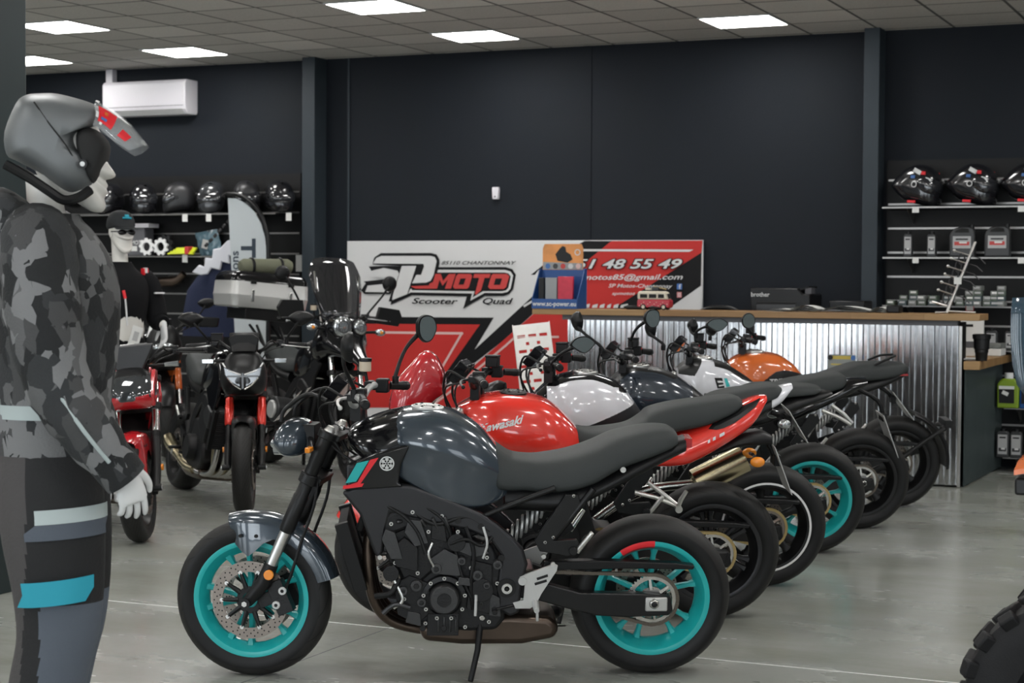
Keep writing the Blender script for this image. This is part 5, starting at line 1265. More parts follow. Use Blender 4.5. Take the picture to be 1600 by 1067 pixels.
# tank
def hero_sec(zb, zt, w):
    h = zt-zb
    return [(0, zb), (w*.80, zb+.005*h), (w*.925, zb+.10*h), (w*.945, zb+.34*h), (w*.985, zb+.53*h), (w*1.0, zb+.60*h), (w*.93, zb+.74*h), (w*.78, zb+.89*h), (w*.48, zt-.02*h), (0, zt)]
T1 = MB(); T1.symloft([(x, hero_sec(zb, zt, w)) for x, zt, zb, w in [(.550, .815, .755, .07), (.575, .865, .715, .115), (.65, .957, .685, .15), (.73, 1.013, .685, .17), (.81, 1.043, .712, .180), (.88, 1.048, .75, .180), (.955, 1.04, .79, .168), (.985, 1.03, .81, .155)]], 'grey_paint', 5, 3); to = T1.build('fuel_tank', HB, smooth=60)
cap(to, (.865, 0, 1.045), .062, -3, 'silver_paint')
t = MB()
t.symloft([(.965, section(.80, 1.038, .168, .86, .5)), (1.03, section(.82, 1.022, .17, .8, .5)), (1.10, section(.86, .995, .15, .8, .5)), (1.15, section(.90, .97, .11, .8, .5)), (1.165, section(.92, .95, .07, .8, .5))], 'gloss_black', 4, 3)
t.build('airbox_cover', HB, smooth=60)
for s in (-1, 1):
    t = MB()
    t.prism([(1.175, .758), (1.125, .872), (1.06, .90), (.955, .93), (.93, .93), (.962, .86), (.972, .79), (.955, .772)], s*.135, s*.178, 'gloss_black')
    sp_ = t.build('side_panel', HB, bev=.012, seg=3)
t = MB(); y = .1795
t.add([(a, y, b) for a, b in [(1.177, 0.775), (1.116, 0.783), (1.047, 0.885), (1.078, 0.877), (1.125, 0.792)]], [(0, 1, 2, 3, 4)], 'bright_red')
t.add([(a, y, b) for a, b in [(1.17, 0.788), (1.127, 0.865), (1.082, 0.875), (1.13, 0.795)]], [(0, 1, 2, 3)], 'teal')
t.add([(a, y+.0008, b) for a, b in [(1.18, 0.766), (1.108, 0.775), (1.101, 0.788), (1.177, 0.78)]], [(0, 1, 2, 3)], 'bright_red')
cx_, cz_ = (1.016, 0.863)
for r0_, r1_ in ((.0275, .0235),): t.lathe([(r0_, y+.001), (r1_, y+.001)], 'badge_white', 'y', 28, (cx_, 0, cz_))
for k in range(3):
    a = R(90+60*k)
    for sg in (1, -1):
        c0 = Vector((cx_, y+.001, cz_)); d0 = Vector((math.cos(a)*sg, 0, math.sin(a)*sg)); q0 = Vector((-d0.z, 0, d0.x))
        t.add([c0+d0*.003+q0*.0012, c0+d0*.022+q0*.0035, c0+d0*.022-q0*.0035, c0+d0*.003-q0*.0012], [(0, 1, 2, 3)], 'badge_white')
        for w_ in (.012, .017): t.add([c0+d0*w_+q0*.006, c0+d0*(w_+.004)+q0*.007, c0+d0*(w_+.004)-q0*.007, c0+d0*w_-q0*.006], [(0, 1, 2, 3)], 'badge_white')
lab(t.build('emblem', sp_), 'turquoise and red flash with a round tuning fork emblem')
# frame
t = MB()
fr = [(1.185, 0.749), (1.123, 0.776), (0.98, 0.781), (0.921, 0.776), (0.789, 0.724), (0.663, 0.67), (0.6, 0.628), (0.547, 0.581), (0.503, 0.532), (0.485, 0.472), (0.501, 0.41), (0.51, 0.348), (0.514, 0.283), (0.55, 0.268), (0.597, 0.295), (0.6, 0.385), (0.591, 0.472), (0.587, 0.507), (0.631, 0.569), (0.721, 0.606), (0.812, 0.624), (0.894, 0.643), (1.002, 0.67), (1.018, 0.607), (1.028, 0.523), (1.047, 0.493), (1.066, 0.518), (1.119, 0.666)]
for s in (1, -1):
    t.prism(fr, s*.13, s*.168, 'frame_grey')
t.box((1.12, 0, .80), (.10, .28, .10), 'frame_grey'); t.box((.56, 0, .34), (.06, .28, .05), 'frame_grey')
fo = t.build('frame', HB, bev=.012, seg=3)
for px, pz, rr_ in [(0.75, 0.643, 0.009), (0.663, 0.619, 0.009), (0.585, 0.497, 0.009)]: t = MB(); t.cyl((px, .169, pz), .013, .004, 'dark_hole', 'y', 16); t.build('bolt_hole', fo)
for px, pz in [(1.042, 0.503), (0.426, 0.505), (0.391, 0.475)]: t = MB(); t.cyl((px, .171, pz), .009, .012, 'alu', 'y', 10); t.build('bolt', fo)
px, pz = (0.564, 0.383); t = MB(); t.cyl((px, .172, pz), .036, .012, 'satin_black', 'y', 24); t.cyl((px, .18, pz), .02, .012, 'alu', 'y', 20); t.cyl((px, .187, pz), .006, .002, 'dark_hole', 'y', 8)
t.build('pivot_bolt', fo)
# seat, subframe
seat(HB, [(.638, .93, .80, .05), (.605, .905, .755, .125), (.55, .868, .745, .135), (.49, .858, .745, .13), (.43, .858, .742, .145), (.33, .875, .748, .155), (.24, .905, .775, .16), (.17, .938, .815, .155), (.125, .952, .838, .15), (.03, .972, .87, .135), (-.05, .972, .90, .115), (-.085, .955, .918, .09)])
t = MB()
t.symloft([(.57, section(.66, .77, .10)), (.45, section(.66, .77, .125)), (.33, section(.665, .775, .14)), (.22, section(.72, .80, .142)), (.10, section(.78, .86, .135)), (-.02, section(.84, .91, .11)), (-.12, section(.885, .935, .075))], 'black_plastic', 4, 3)
t.box((-.13, 0, .915), (.03, .10, .035), 'tail_red')
tl = t.build('tail_cowl', HB, smooth=60)
t = MB()
for s in (1, -1):
    t.tube([(.65, s*.14, .655), (.55, s*.15, .70), (.385, s*.155, .765)], .011, 'satin_black', 10, smooth=3)
    t.tube([(.42, s*.13, .52), (.33, s*.145, .64), (.24, s*.15, .76)], .013, 'satin_black', 10, smooth=3)
    t.cyl((.13, s*.15, .835), .011, .02, 'alu', 'y', 12)
t.build('subframe', HB)
# headlight
t = MB()
t.symloft([(1.31, section(.88, .99, .06)), (1.345, section(.862, 1.0, .10)), (1.39, section(.86, .995, .115)), (1.425, section(.88, .965, .10)), (1.44, section(.90, .94, .07))], 'grey_paint', 4, 3)
t.xf(st); h = t.build('headlight', HB, smooth=60)
t = MB()
for s in (1, -1): t.ell((1.425, s*.05, .905), (.03, .03, .022), 'headlamp_glass', 14, 8)
t.cyl((1.425, 0, .885), .03, .05, 'headlamp_glass', 'x', 18); t.xf(st).build('headlamp_lens', h)
t = MB(); t.box((1.33, 0, .93), (.10, .12, .10), 'satin_black')
for s in (1, -1): t.tube([(1.30, s*.06, .93), (1.27, s*.14, .90)], .009, 'satin_black', 8); t.box((1.275, s*.17, .90), (.02, .06, .02), 'amber')
t.xf(st).build('headlight_bracket', HB, bev=.006)
t = MB()
for s in (1, -1): t.tube([(1.40, s*.10, .995), (1.385, s*.10, 1.04), (1.30, s*.10, 1.10), (1.22, s*.12, 1.08)], .008, 'satin_black', 8, smooth=4)
t.add([(1.435, -.08, .99), (1.435, .08, .99), (1.33, .095, 1.11), (1.33, -.095, 1.11)], [(0, 1, 2, 3)], 'smoke_plastic')
t.xf(st).build('flyscreen', HB)
# mirrors
t = mirror(HB, st, (1.03, -.24, 1.12), (.935, -.40, 1.325), (-.80, .60, .0), (.05, .055), 'paddle')
mirror(HB, st, (1.09, .25, 1.11), (1.07, .40, 1.30), (-1, -.30, .0), (.045, .055), 'paddle')


IDM = Matrix.Identity(4)
def plate_hanger(root, pts, name='plate_hanger', w=.05, ind=None, plate=None):
    t = MB(); t.tube(pts, .014, 'black_plastic', 8, smooth=3); t.box(pts[-1], (.03, .10, .05), 'black_plastic')
    o = t.build(name, root, bev=.004)
    if plate:
        a, b = Vector(plate[0]), Vector(plate[1]); d = (b-a).normalized(); n = Vector((-d.z, 0, d.x)); g = MB()
        g.add([a+Vector((0, s*.1, 0))+n*q for q in (-.002, .002) for s in (1, -1)]+[b+Vector((0, s*.1, 0))+n*q for q in (-.002, .002) for s in (1, -1)],
              [(0, 1, 3, 2), (4, 6, 7, 5), (0, 4, 5, 1), (2, 3, 7, 6), (0, 2, 6, 4), (1, 5, 7, 3)], 'silver_paint')
        g.build('number_plate_backing', o)
    for p_, m_ in (ind or []):
        g = MB(); p_ = Vector(p_)
        for s in (1, -1):
            q = Vector((p_.x, s*abs(p_.y), p_.z)); g.tube([(q.x, s*.02, q.z+.01), q], .008, 'black_plastic', 8)
            g.ell(q, (.034, .022, .024), m_, 14, 8)
        g.build('turn_signal', o)
    return o
def row_bike(k, name, label, S, parts):
    loc, hd, ln = BIKES[k]
    b = new_bike(name, label, loc, hd, ln); st = build_front(b, S); build_rear(b, S); build_engine(b, S, S.get('detail', 1)); peg_set(b, S)
    t = MB()
    for s in (1, -1):
        t.prism(S.get('frame_poly') or [(1.20, .86), (1.10, .90), (.95, .80), (.72, .72), (.58, .58), (.53, .40), (.56, .30), (.60, .30), (.61, .42), (.66, .56), (.78, .65), (.95, .70), (1.03, .58), (1.06, .60), (1.12, .76)], s*.13, s*.155, S['frame'])
    t.box((1.14, 0, .85), (.10, .27, .10), S['frame']); t.build('frame', b, bev=.01)
    return b, st
def headlamp(root, st, S, m='satin_black'):
    t = MB(); t.symloft([(1.30, section(.86, 1.02, .06)), (1.34, section(.83, 1.03, .11)), (1.39, section(.83, 1.01, .12)), (1.44, section(.85, .98, .10)), (1.46, section(.89, .94, .05))], m, 4, 3)
    h = t.xf(st).build('headlight', root, smooth=60)
    t = MB(); t.ell((1.44, 0, .915), (.035, .08, .04), 'headlamp_glass', 18, 10); t.xf(st).build('headlamp_lens', h); return h
BIKES = {k: v for k, v in enumerate([((-2.348, 6.551, 0.0), -152.92, 6.0), ((-2.348, 6.551, 0.0), -152.92, 6.0), ((-2.482, 7.736, 0.0), -152.92, 6.0), ((-2.499, 8.651, -0.0), -152.92, 6.0), ((-2.568, 9.807, 0.0), -152.92, 6.0), ((-2.551, 10.908, 0.0), -152.92, 6.0), ((-2.573, 12.038, 0.0), -152.92, 6.0)])}
def seatset(root, st_): return seat(root, st_)

# ---- second bike: red tank and tail
S = dict(DEF); S.update(wb=1.39, rim='frame_grey', tread='tread_slash', style='y', axle=(1.40, 0, .303), fork_top=(1.14, 0, .97), bar=(1.06, 1.07), usd=False, fender='red_paint', stripe=None, chain='gold_chain', sprocket='steel', reservoir_box=True, steer=-14, ww=.165, stanchion='black_plastic', slider='chrome', lower='satin_black')
b, st = row_bike(2, 'motorcycle', 'red motorcycle with grey seat and brassy silencer, second in the row', S, {})
lgt = lambda x: .79+max(0, (.80-x))*.15
T, to = tank(b, [(.58, .83, .77, .06), (.634, .895, .75, .125), (.707, .968, .74, .165), (.793, 1.012, .74, .185), (.907, 1.03, .755, .19), (1.0, 1.024, .79, .18), (1.078, 1.008, .85, .14), (1.146, .975, .89, .08)], 'red_paint', k=.82, top=.55, low=.7)
cap(to, (.90, 0, 1.03), .06, -2, 'satin_black')
g = MB(); tr = T.bvh(); vs, fs = text_geo('Kawasaki', .052, shear=.25, bold=.0016, align='CENTER')
decal(g, (vs, fs), 'badge_white', tr, lambda a, c: (.965-a*.97-c*.1, .915+c*.96+a*.24)); lab(g.build('lettering', to, smooth=0), 'white maker lettering on the red tank')
seat(b, [(.64, .885, .79, .08), (.57, .868, .775, .12), (.476, .872, .775, .145), (.39, .888, .785, .15), (.33, .925, .80, .145), (.29, .958, .83, .14), (.19, .985, .87, .13), (.05, 1.005, .90, .12), (-.07, 1.018, .95, .10), (-.115, 1.008, .98, .07)])
t = MB(); t.symloft([(.30, section(.71, .84, .11)), (.185, section(.715, .86, .135)), (.10, section(.735, .89, .135)), (-.056, section(.82, .96, .118)), (-.168, section(.90, 1.01, .085)), (-.225, section(.985, 1.022, .045)), (-.235, section(.995, 1.015, .02))], 'red_paint', 5, 3)
tr = t.bvh(); tc_ = t.build('tail_cowl', b, smooth=60)
g = MB(); decal(g, fill_poly([(0.04, 0.885), (0.013, 0.914), (-0.035, 0.94), (-0.119, 0.981), (-0.201, 1.015), (-0.176, 0.981), (-0.131, 0.949), (-0.078, 0.914), (-0.028, 0.891), (0.006, 0.883)], 3), 'satin_black', tr, lambda a, c: (a, c), off=.002); lab(g.build('tail_insert', tc_, smooth=0), 'black insert on the red tail')
g = MB()
for px, w_ in ((.045, .010), (.022, .012), (-.008, .022)): decal(g, fill_poly([(px, .822+(.05-px)*.5), (px-w_, .822+(.05-px+w_)*.5), (px-w_, .836+(.05-px+w_)*.5), (px, .836+(.05-px)*.5)], 2), 'badge_white', tr, lambda a, c: (a, c))
g.build('tail_marking', tc_, smooth=0)
t = MB(); t.symloft([(.20, section(.70, .745, .06)), (.0, section(.755, .80, .07)), (-.1, section(.79, .845, .075)), (-.20, section(.80, .865, .07)), (-.26, section(.80, .84, .045))], 'black_plastic', 3, 2); t.build('undertail', b)
t = MB()
t.tube([(.06, -.13, .585), (.055, -.13, .588), (-.17, -.15, .70), (-.175, -.15, .703)], [.05, .066, .066, .05], 'titanium', 24); t.tube([(.62, -.12, .30), (.5, -.14, .42), (.3, -.13, .55), (.06, -.13, .585)], .022, 'steel', 14, smooth=4)
t.tube([(-.176, -.15, .7035), (-.178, -.15, .7045)], [.03, .03], 'dark_hole', 16); t.build('silencer', b)
t = MB()
for pth in ("995,768,.17 1020,752,.17 1058,786,.18", "992,765,.17 1056,790,.18", "1020,752,.17 1010,760,.17", "1060,793,.2 1074,768,.2"): pass
t.tube([(0.37, 0.17, 0.614), (0.276, 0.17, 0.591), (0.177, 0.18, 0.553)], .010, 'alu', 8); t.tube([(0.314, 0.17, 0.66), (0.245, 0.17, 0.608), (0.177, 0.18, 0.553)], .010, 'alu', 8); t.tube([(0.185, 0.2, 0.537), (0.171, 0.21, 0.589), (0.148, 0.22, 0.631)], [.008, .011, .009], 'alu', 8); t.cyl((0.178, 0.19, 0.546), .016, .05, 'alu', 'y', 14)
t.build('passenger_bracket', b)
plate_hanger(b, [(-.20, 0, .84), (-.25, 0, .80), (-.285, 0, .73)], plate=((-.262, 0, .80), (-.345, 0, .585)), ind=[((-.185, .10, .735), 'amber')])
t = MB(); t.symloft([(1.21, section(1.02, 1.12, .05)), (1.25, section(.99, 1.19, .07)), (1.30, section(.93, 1.21, .10)), (1.36, section(.90, 1.15, .12)), (1.42, section(.90, 1.08, .10)), (1.45, section(.94, 1.0, .05))], 'deep_red', 4, 3); h = t.xf(st).build('nose_fairing', b, smooth=60)
t = MB(); t.ell((1.42, 0, .98), (.03, .085, .045), 'headlamp_glass', 18, 10); t.xf(st).build('headlamp_lens', h)

# ---- third bike: white tank with a black crest
S = dict(DEF); S.update(wb=1.42, axle=(1.44, 0, .303), fork_top=(1.17, 0, .98), bar=(1.08, 1.10), stripe='white', chain='gold_chain', sprocket='disc_steel', reservoir_box=True, steer=-14)
b, st = row_bike(3, 'motorcycle', 'white motorcycle with a black-topped tank and white rim stripe, third in the row', S, {})
def mf3(c):
    if c.z > .985+.05*(1-min(1, abs(c.x-.93)/.3)**2)-.02*(c.x < .75) and abs(c.y) < .118 or c.x > 1.10: return 'gloss_black'
    if c.z < .835+max(0, .93-c.x)*.40: return 'frame_grey'
    return 'white_paint'
T, to = tank(b, [(.60, .84, .80, .06), (.65, .915, .77, .12), (.70, .985, .745, .155), (.763, 1.04, .735, .18), (.85, 1.072, .74, .195), (.906, 1.08, .75, .197), (1.0, 1.07, .78, .19), (1.079, 1.04, .84, .15), (1.15, .98, .89, .08)], 'white_paint', mf3, k=.84, top=.5, low=.7, kx=24, kr=40)
cap(to, (.905, 0, 1.079), .06, -2)
seat(b, [(.63, .88, .80, .07), (.55, .87, .78, .12), (.42, .885, .785, .15), (.33, .93, .80, .145), (.27, .972, .85, .14), (.15, 1.0, .90, .125), (0, 1.018, .95, .10), (-.06, 1.01, .975, .07)])
t = MB(); t.symloft([(.45, section(.72, .80, .10)), (.3, section(.74, .86, .12)), (.12, section(.82, .93, .115)), (-.01, section(.90, .985, .095))], 'satin_black', 4, 3); t.symloft([(-.005, section(.905, .985, .10)), (-.06, section(.94, 1.012, .085)), (-.115, section(1.0, 1.025, .05))], 'white_paint', 4, 3); t.build('tail_cowl', b, smooth=60)
plate_hanger(b, [(-.02, 0, .88), (-.08, 0, .86), (-.10, 0, .84)], plate=((-.09, 0, .905), (-.19, 0, .745)), ind=[((-.06, .14, .845), 'headlamp_glass')])
headlamp(b, st, S)
mirror(b, IDM, *[(1.095, 0.3, 1.131), (0.954, 0.36, 1.266)], (-.42, .9, .1), (.066, .045), 'leaf')
mirror(b, IDM, *[(0.803, -0.25, 1.136), (0.91, -0.36, 1.284)], (-1, -.30, .1), (.05, .058), 'leaf')

# ---- fourth bike: dark grey, turquoise wheels
S = dict(DEF); S.update(rim='teal', style='pairs', wb=1.43, axle=(1.44, 0, .303), fork_top=(1.17, 0, .98), bar=(1.06, 1.09), chain='gold_chain', steer=-14, reservoir_box=True)
b, st = row_bike(4, 'motorcycle', 'dark grey motorcycle with turquoise wheels, fourth in the row', S, {})
def mf4(c): return 'satin_black' if (c.z > 1.0 and abs(c.y) < .11) or c.x > 1.09 or c.x < .69 else 'dark_blue_paint'
T, to = tank(b, [(.575, .86, .80, .06), (.63, .905, .77, .12), (.685, .95, .74, .155), (.78, 1.01, .73, .18), (.865, 1.045, .735, .19), (.95, 1.058, .75, .19), (1.025, 1.058, .79, .18), (1.10, 1.01, .85, .14), (1.165, .95, .89, .08)], 'dark_blue_paint', mf4, k=.84, top=.5, low=.7, kx=24, kr=40)
cap(to, (.98, 0, 1.06), .062, 0)
seat(b, [(.60, .90, .80, .07), (.54, .90, .78, .12), (.42, .93, .80, .145), (.34, .955, .84, .14), (.28, .962, .88, .13), (.15, .96, .90, .12), (.02, .955, .91, .10), (-.03, .945, .925, .07)])
t = MB(); t.symloft([(.45, section(.72, .80, .10)), (.3, section(.74, .84, .12)), (.12, section(.82, .905, .115)), (-.05, section(.88, .925, .08)), (-.10, section(.90, .92, .05))], 'satin_black', 4, 3); t.build('tail_cowl', b, smooth=60)
headlamp(b, st, S, 'dark_blue_paint')
mirror(b, IDM, *[(1.057, 0.28, 1.205), (0.957, 0.36, 1.364)], (-.5, .85, .08), (.05, .05), 'paddle')
mirror(b, IDM, *[(0.804, -0.28, 1.106), (0.859, -0.38, 1.217)], (-.9, -.3, 0), (.05, .055), 'paddle')

# ---- fifth bike: white tank with emblem
S = dict(DEF); S.update(wb=1.42, axle=(1.44, 0, .303), fork_top=(1.17, 0, .98), bar=(1.06, 1.09), stripe=None, rim='satin_black', ppeg_bar='alu', red_switch=True, steer=-16, reservoir_box=True)
b, st = row_bike(5, 'motorcycle', 'white motorcycle with black and turquoise tank emblem, fifth in the row', S, {})
def mf5(c):
    if c.x > 1.035-(c.z-1.0)*.6 + .10*(c.z < .97): return 'satin_black'
    if c.z > .985+.35*(c.x-.93)+.02 and c.x < .93 and abs(c.y) < .125: return 'satin_black'
    return 'white_paint'
T, to = tank(b, [(.61, .865, .80, .06), (.66, .905, .76, .12), (.72, .95, .735, .155), (.80, 1.0, .73, .18), (.86, 1.032, .735, .19), (.95, 1.055, .75, .19), (1.017, 1.063, .79, .18), (1.08, 1.045, .85, .14), (1.14, 1.0, .89, .08)], 'white_paint', mf5, k=.84, top=.5, low=.7, kx=24, kr=40)
cap(to, (.985, 0, 1.062), .06, -2)
g = MB(); tr = T.bvh()
for s_, m_ in (("1117,589 1129,589 1132,604 1121,605", 'gloss_black'), ("1132,590 1137,590 1141,602 1135,603", 'teal')): pass
decal(g, fill_poly([(0.936, 0.963), (0.89, 0.963), (0.876, 0.905), (0.919, 0.901)], 3), 'gloss_black', tr, lambda a, c: (a, c)); decal(g, fill_poly([(0.878, 0.96), (0.859, 0.96), (0.842, 0.913), (0.865, 0.909)], 3), 'teal', tr, lambda a, c: (a, c))
decal(g, fill_poly([(0.92, 0.944), (0.885, 0.944), (0.885, 0.936), (0.916, 0.936)], 1), 'badge_white', tr, lambda a, c: (a, c), off=.003); decal(g, fill_poly([(0.912, 0.921), (0.881, 0.925), (0.881, 0.917), (0.911, 0.913)], 1), 'badge_white', tr, lambda a, c: (a, c), off=.003)
lab(g.build('emblem', to, smooth=0), 'black and turquoise emblem on the white tank')
seat(b, [(.63, .88, .80, .07), (.57, .89, .78, .12), (.463, .925, .79, .145), (.36, .945, .82, .145), (.25, .962, .86, .135), (.148, .97, .89, .12), (.115, .955, .92, .09)])
t = MB(); t.symloft([(.52, section(.64, .78, .10)), (.4, section(.70, .82, .12)), (.25, section(.77, .87, .12)), (.1, section(.84, .93, .10)), (-.02, section(.90, .94, .07))], 'gloss_black', 4, 3); t.build('tail_cowl', b, smooth=60)
plate_hanger(b, [(.05, 0, .88), (-.10, 0, .80), (-.14, 0, .70)], plate=((-.12, 0, .72), (-.22, 0, .46)))
t = MB(); t.tube([(0.276, 0.16, 0.765), (0.179, 0.17, 0.727), (0.099, 0.17, 0.68)], .012, 'alu', 8); t.tube([(0.218, 0.16, 0.796), (0.149, 0.17, 0.747), (0.092, 0.17, 0.688)], .012, 'alu', 8); t.build('passenger_bracket', b)
headlamp(b, st, S)
mirror(b, IDM, *[(1.072, 0.28, 1.222), (0.965, 0.38, 1.312)], (-.35, .92, .1), (.072, .043), 'leaf')
mirror(b, IDM, *[(0.98, -0.25, 1.116), (0.99, -0.36, 1.206)], (-1, -.6, .1), (.04, .055), 'leaf')

# ---- sixth bike: orange tank
S = dict(DEF); S.update(wb=1.40, axle=(1.43, 0, .303), fork_top=(1.16, 0, .98), bar=(1.05, 1.11), red_switch=True, rim='satin_black', steer=-16, reservoir_box=True)
b, st = row_bike(6, 'motorcycle', 'orange-tanked motorcycle closest to the corrugated counter', S, {})
def mf6(c): return 'satin_black' if c.z < .955-1.1*max(0, c.x-.86)**1.0*.35-.9*abs(c.x-.80)**1.6 else 'orange_paint'
T, to = tank(b, [(.62, .875, .80, .06), (.66, .92, .77, .12), (.72, .985, .745, .16), (.80, 1.035, .735, .185), (.88, 1.052, .74, .19), (.968, 1.058, .755, .19), (1.04, 1.045, .79, .17), (1.10, 1.022, .85, .13), (1.145, .99, .89, .08)], 'orange_paint', mf6, k=.84, top=.5, low=.7, kx=24, kr=40)
cap(to, (.965, 0, 1.058), .062, -2)
g = MB(); tr = T.bvh(); decal(g, text_geo('TRIDENT', .048, bold=.0012), 'badge_white', tr, lambda a, c: (.80-a, .885+c+a*.05)); lab(g.build('lettering', to, smooth=0), 'white lettering on the black tank side')
seat(b, [(.63, .89, .80, .07), (.56, .90, .785, .12), (.447, .935, .80, .145), (.36, .965, .83, .145), (.275, .985, .87, .135), (.10, .99, .89, .12), (-.02, .985, .92, .09), (-.06, .965, .94, .05)])
t = MB(); t.symloft([(.45, section(.74, .82, .11)), (.3, section(.77, .87, .12)), (.12, section(.83, .91, .11)), (-.02, section(.89, .95, .08)), (-.065, section(.93, .955, .04))], 'satin_black', 4, 3); t.box((-.02, 0, .915), (.06, .17, .012), 'tail_red')
t.tube([(.18, .10, .985), (.10, .09, 1.02), (.03, .03, 1.035)], .009, 'black_plastic', 8, smooth=3); t.tube([(.18, -.10, .985), (.10, -.09, 1.02), (.03, -.03, 1.035)], .009, 'black_plastic', 8, smooth=3); t.build('tail_cowl', b, smooth=60)
t = MB(); rg = []
for i in range(12):
    a = R(18+78*i/11); rg.append([Vector((-(.345+q)*math.sin(a)+.0, y_*.1, .312+(.345+q)*math.cos(a))) for y_, q in ((-1, 0), (-.6, .02), (.6, .02), (1, 0), (.95, -.012), (.6, .008), (-.6, .008), (-.95, -.012))])
t.loft(rg, 'black_plastic'); t.tube([(.02, .13, .33), (-.18, .12, .48), (-.31, .09, .55)], [.018, .015, .015], 'black_plastic', 8, smooth=3); t.tube([(-.31, .09, .55), (-.33, 0, .56), (-.31, -.09, .55)], .016, 'black_plastic', 8, smooth=3); t.box((-.34, 0, .58), (.05, .16, .05), 'black_plastic')
t.build('rear_mudguard', b)
plate_hanger(b, [(.12, 0, .82), (.06, 0, .78), (.03, 0, .74)], plate=((.05, 0, .80), (-.10, 0, .61)))
headlamp(b, st, S, 'orange_paint')
mirror(b, IDM, *[(1.038, 0.4, 1.177), (1.095, 0.42, 1.316)], (-.3, .95, .05), (.047, .05), 'round')
mirror(b, IDM, *[(1.211, -0.36, 1.082), (1.19, -0.42, 1.153)], (-.8, -.4, 0), (.047, .05), 'round')

# ---------------------------------------------------------------- motorcycles on the left, facing the shop door
mat('lever_silver', (.6, .6, .6), .3, metal=.8)
def side_panels(b, m, poly=None, y=.15, name='radiator_shroud', th=.03):
    poly = poly or [(1.20, .84), (1.10, .95), (.92, .93), (.85, .80), (1.0, .64), (1.12, .58), (1.17, .68)]
    for s in (1, -1):
        t = MB(); t.prism(poly, s*y-th/2, s*y+th/2, m); t.build(name, b, bev=.012, seg=3)
def left_bike(k, name, label, S):
    loc, hd, ln = LEFT[k]
    b = new_bike(name, label, loc, hd, ln); st = build_front(b, S); build_rear(b, S); build_engine(b, S, 1); peg_set(b, S)
    t = MB()
    for s in (1, -1): t.prism([(1.18, .86), (1.08, .90), (.95, .80), (.72, .72), (.58, .58), (.53, .40), (.56, .30), (.60, .30), (.61, .42), (.66, .56), (.78, .65), (.95, .70), (1.02, .58), (1.05, .60), (1.10, .76)], s*.13, s*.155, S['frame'])
    t.build('frame', b, bev=.01)
    _, to = tank(b, [(.58, .85, .77, .06), (.66, .94, .74, .13), (.74, 1.0, .73, .165), (.86, 1.04, .74, .18), (.98, 1.04, .78, .175), (1.06, 1.0, .84, .14), (1.12, .95, .88, .08)], S.get('tank_m', 'gloss_black'))
    cap(to, (.93, 0, 1.042), .055)
    seat(b, [(.64, .87, .79, .07), (.56, .87, .77, .12), (.42, .88, .78, .145), (.30, .93, .81, .14), (.15, .97, .87, .13), (0, .985, .92, .10), (-.06, .975, .95, .06)])
    t = MB(); t.symloft([(.5, section(.68, .79, .10)), (.3, section(.72, .82, .12)), (.12, section(.79, .89, .11)), (-.05, section(.87, .94, .08)), (-.11, section(.91, .95, .05))], S.get('tail_m', 'satin_black'), 4, 3); t.build('tail_cowl', b, smooth=60)
    plate_hanger(b, [(-.02, 0, .88), (-.15, 0, .80), (-.20, 0, .68)])
    return b, st
LEFT = {7: ((-7.253, 9.389, 0.0), -41.36, 4.8), 8: ((-7.398, 10.708, 0.0), -41.36, 8.0), 9: ((-7.826, 12.538, 0.0), -34.36, 4.8), 10: ((-9.912, 13.309, 0.0), -37.36, 4.8)}
# -- black roadster with red fork tubes
S = dict(DEF); S.update(wb=1.46, axle=(1.46, 0, .303), fork_top=(1.19, 0, .95), steer=-22, stanchion='fork_red', slider='satin_black', lower='satin_black', fender='satin_black', fend0=-60, fend1=25, bar=(1.08, 1.05), bar_w=.38, lever='lever_silver', ftread='tread_road', tread='tread_road', reservoir_box=True, red_switch=True, pipe='titanium', box='exhaust', reflector=True)
b, st = left_bike(8, 'motorcycle', 'black naked motorcycle with red fork tubes facing the viewer', S)
t = MB()
t.symloft([(1.27, section(.86, 1.02, .08)), (1.32, section(.80, 1.06, .14)), (1.38, section(.77, 1.05, .15)), (1.43, section(.77, .99, .135)), (1.47, section(.80, .94, .10)), (1.49, section(.84, .89, .05))], 'satin_black', 4, 3); h = t.xf(st).build('headlight', b, smooth=50)
t = MB()
for s in (1, -1):
    t.prism([(s*.015, .905), (s*.125, .955), (s*.115, .895), (s*.075, .85), (s*.015, .815)], 1.405, 1.49, 'dark_lens', 'x')
lens = t.xf(st).build('headlamp_lens', h, bev=.006)
t = MB()
for s in (1, -1):
    t.tube([(1.46, s*.13, .975), (1.485, s*.10, .93), (1.497, s*.012, .90)], .005, 'white', 6); t.tube([(1.495, s*.10, .88), (1.498, s*.06, .835), (1.5, s*.012, .805)], .005, 'steel', 6)
t.box((1.492, 0, .86), (.012, .012, .10), 'gloss_black'); t.box((1.46, 0, .89), (.07, .20, .012), 'gloss_black'); t.xf(st).build('lamp_trim', h)
t = MB(); t.add([(1.40, -.075, 1.05), (1.40, .075, 1.05), (1.29, .10, 1.17), (1.29, -.10, 1.17), (1.34, .0, 1.16)], [(0, 1, 4), (1, 2, 4), (2, 3, 4), (3, 0, 4)], 'black_plastic'); t.prism([(-.07, 1.0), (.07, 1.0), (.10, 1.13), (.06, 1.16), (-.06, 1.16), (-.10, 1.13)], 1.33, 1.37, 'black_plastic', 'x'); t.xf(st).build('flyscreen', b, bev=.008)
for s in (1, -1):
    g = MB(); g.tube([(1.33, s*.10, .99), (1.34, s*.21, .985)], .009, 'black_plastic', 8); g.box((1.345, s*.235, .985), (.025, .075, .028), 'headlamp_glass'); g.xf(st).build('turn_signal', b, bev=.008)
side_panels(b, 'gloss_black'); side_panels(b, 'engine_grey', [(1.12, .62), (1.0, .66), (.92, .60), (.98, .54), (1.08, .50)], .16)
